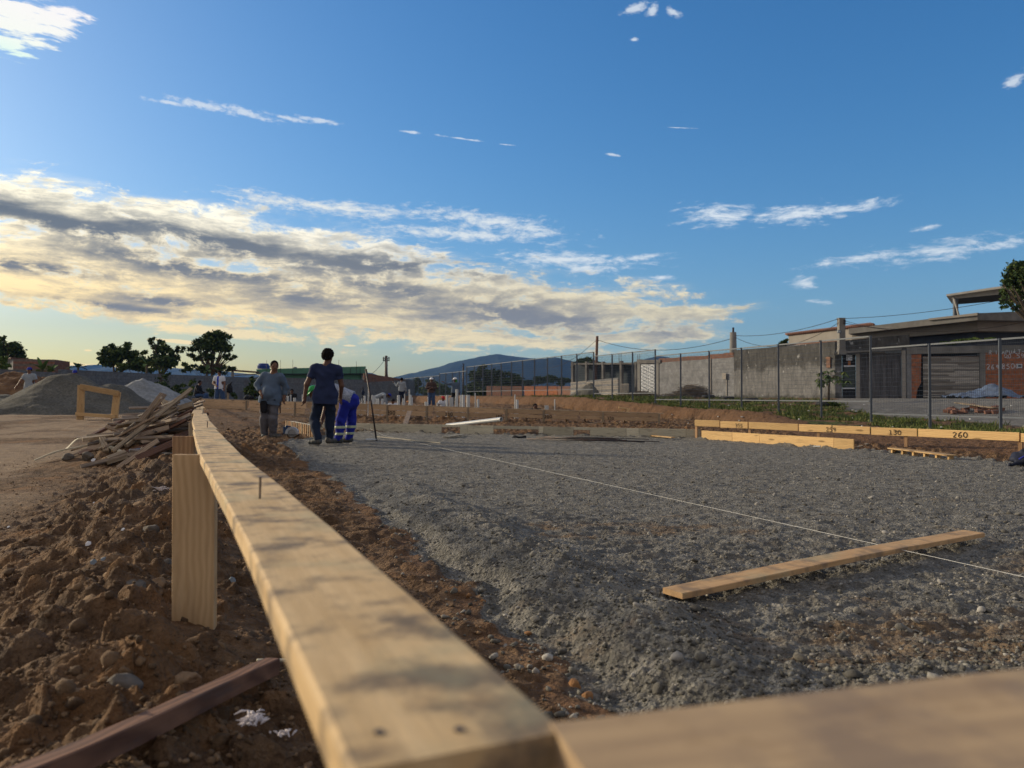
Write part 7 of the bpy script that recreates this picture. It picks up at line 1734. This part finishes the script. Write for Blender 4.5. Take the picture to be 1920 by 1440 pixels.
# ---- small finds in the foreground earth
def shard(u, v, s, mat, label, cat='shard', seed=1):
    p = on_ground(u, v, 1.2, 20); rs = random.Random(seed); poly = [(s * rs.uniform(.6, 1) * math.cos(a), s * rs.uniform(.45, .9) * math.sin(a)) for a in [i * 6.283 / 6 for i in range(6)]]
    b = MB(); tl = rs.uniform(-.7, .7); b.prism(poly, Vector(p) + Vector((0, 0, .05)), (1, 0, .3 * tl), (.1, .5, .75), (0, .006, .003)); o = b.build('shard', mat); return tag(o, label, cat)
gl = simple('green_glass', (.16, .28, .25), .15, .1, 9, spec=.6); wt_ = simple('white_tile', (.6, .6, .62), .4, .1, 12); bl = simple('bluish_stone', (.16, .19, .22), .6, .2, 20)
shard(28, 1250, .026, gl, 'curved piece of pale green glass sticking out of the clods at lower left', 'glass shard', 2)
for i, (u, v, s, mt, lb) in enumerate([(232, 1010, .011, wt_, 'small white chip of tile on the earth left of the near post'), (167, 1038, .018, wt_, 'crumpled pale flake lying left of the white chip'), (177, 1075, .018, bl, 'bluish grey flat stone on the clods left of the near post'), (195, 1070, .014, bl, 'dark bluish stone beside the flat bluish stone'),
     (292, 992, .012, wt_, 'pale flake on the dark clod next to the near post'), (18, 1002, .009, wt_, 'tiny pale chip on the trodden earth at the left edge'), (177, 955, .008, wt_, 'tiny pale chip on the trodden earth above the crumpled flake'), (268, 868, .03, wt_, 'small pale splinter on the earth below the lumber heap'), (176, 870, .04, wt_, 'white stick-like splinter lying left below the lumber heap'), (436, 1110, .02, bl, 'bluish sliver on the earth between near post and board')]): shard(u, v, s, mt, lb, 'chip', 10 + i)
# frayed white rag bits in the corner
def rag(u, v, Y, s, n, seed, label):
    p = at(u, v, Y); z = gz(p.x, Y) + .03; rs = random.Random(seed); b = MB()
    for i in range(n):
        a = rs.uniform(0, 6.28); L = s * rs.uniform(.4, 1.1); c = Vector((p.x + rs.gauss(0, s * .5), Y + rs.gauss(0, s * .4), z + rs.uniform(0, s * .4))); d = Vector((math.cos(a), math.sin(a), rs.uniform(-.2, .6))) * L
        b.tube([c - d * .5, c + Vector((0, 0, L * .12)), c + d * .5], [.0012, .0028, .001], 5)
    o = b.build('frayed_rag', simple('rag_white' + str(seed), (.62, .56, .55), .9, .15, 30)); tag(o, label, 'rag')
rag(475, 1385, 1.72, .032, 60, 1, 'frayed pinkish white fibres lying on the earth at the bottom edge'); rag(537, 1395, 1.74, .018, 20, 2, 'small tuft of white fibres just left of the board at the bottom edge'); rag(305, 915, 6.0, .06, 30, 3, 'grey tuft of torn cloth among the clods behind the near post')
# larger rocks among the clods
def rock(u, v, r, label, seed, mat='clod', squash=(1, .8, .7)):
    p = on_ground(u, v, 1.2, 30); rs = np.random.RandomState(seed); V, F = ico(4); r0 = np.ones(len(V))
    for k in range(12): A = rs.randn(3); A /= np.linalg.norm(A); c = rs.uniform(.62, .92); d = V @ A; r0 = np.where(d > c * .9, np.minimum(r0, c / np.maximum(d, .2)), r0)
    q = V * 3 + seed; r0 = r0 * (1 + .07 * fbm(q[:, 0] + q[:, 2], q[:, 1] - q[:, 2], 4, seed)); W = V * r0[:, None] * r * (.62 if v > 900 else .8) * np.array(squash); a = rs.uniform(0, 6); c, s_ = math.cos(a), math.sin(a)
    W = np.stack([W[:, 0] * c - W[:, 1] * s_, W[:, 0] * s_ + W[:, 1] * c, W[:, 2]], 1) + np.array(p) + (0, 0, r * .3); o = mesh_obj('rock', W, F, M[mat], smooth=True); return tag(o, label, 'rock')
M['grey_rock'] = simple('grey_rock', (.13, .11, .09), .9, .35, 14, bumps=.7, coord='Object')
for i, (u, v, r, lb, mt) in enumerate([(255, 1115, .085, 'large pale angular rock left of the foot of the near post', 'grey_rock'), (300, 1105, .07, 'flat dusty rock touching the left side of the near post', 'clod'), (235, 1300, .075, 'long grey rough stone lying flat above the reddish timber', 'grey_rock'), (130, 1320, .055, 'smooth rounded brown stone left of the long grey stone', 'clod'),
      (365, 1215, .06, 'lumpy clod at the foot of the near post', 'clod'), (70, 1100, .06, 'blocky earth clod near the left edge', 'clod'), (350, 1290, .07, 'broad earth clod above the right end of the reddish timber', 'clod'), (105, 1145, .055, 'dark blocky clod right of the one near the left edge', 'clod'),
      (315, 1060, .045, 'pointed pale grey stone standing beside the near post', 'grey_rock'), (285, 1000, .075, 'dark cracked rock half way up the near post on its left', 'grey_rock'), (262, 955, .08, 'tilted brown rock above the dark cracked rock', 'clod'), (440, 1000, .05, 'dark stone seen between the near post and the board', 'grey_rock'),
      (128, 862, .10, 'grey boulder at the left foot of the lumber heap', 'grey_rock'), (165, 862, .12, 'grey boulder right of the first one under the lumber heap', 'grey_rock'), (288, 855, .13, 'upright grey slab of rubble at the front of the lumber heap', 'grey_rock'), (320, 860, .11, 'dark rubble stone between lumber heap and near board', 'grey_rock'), (200, 868, .09, 'brown rubble stone below the lumber heap', 'clod')]): rock(u, v, r, lb, 40 + i, mt)
for i, (u, v, r) in enumerate([(1075, 1290, .045), (1100, 1310, .04), (880, 1120, .03), (990, 1190, .028), (905, 1130, .025)]): 
    o = rock(u, v, r, 'rounded orange brown clay lump %s' % ('at the bottom corner of the gravel slope', 'behind the board corner, touching the gravel slope', 'on the trench edge half way along the board', 'on the trench edge nearer the camera', 'beside the clay lump on the trench edge')[i], 80 + i, 'orange_clay' if 'orange_clay' in M else 'clod')
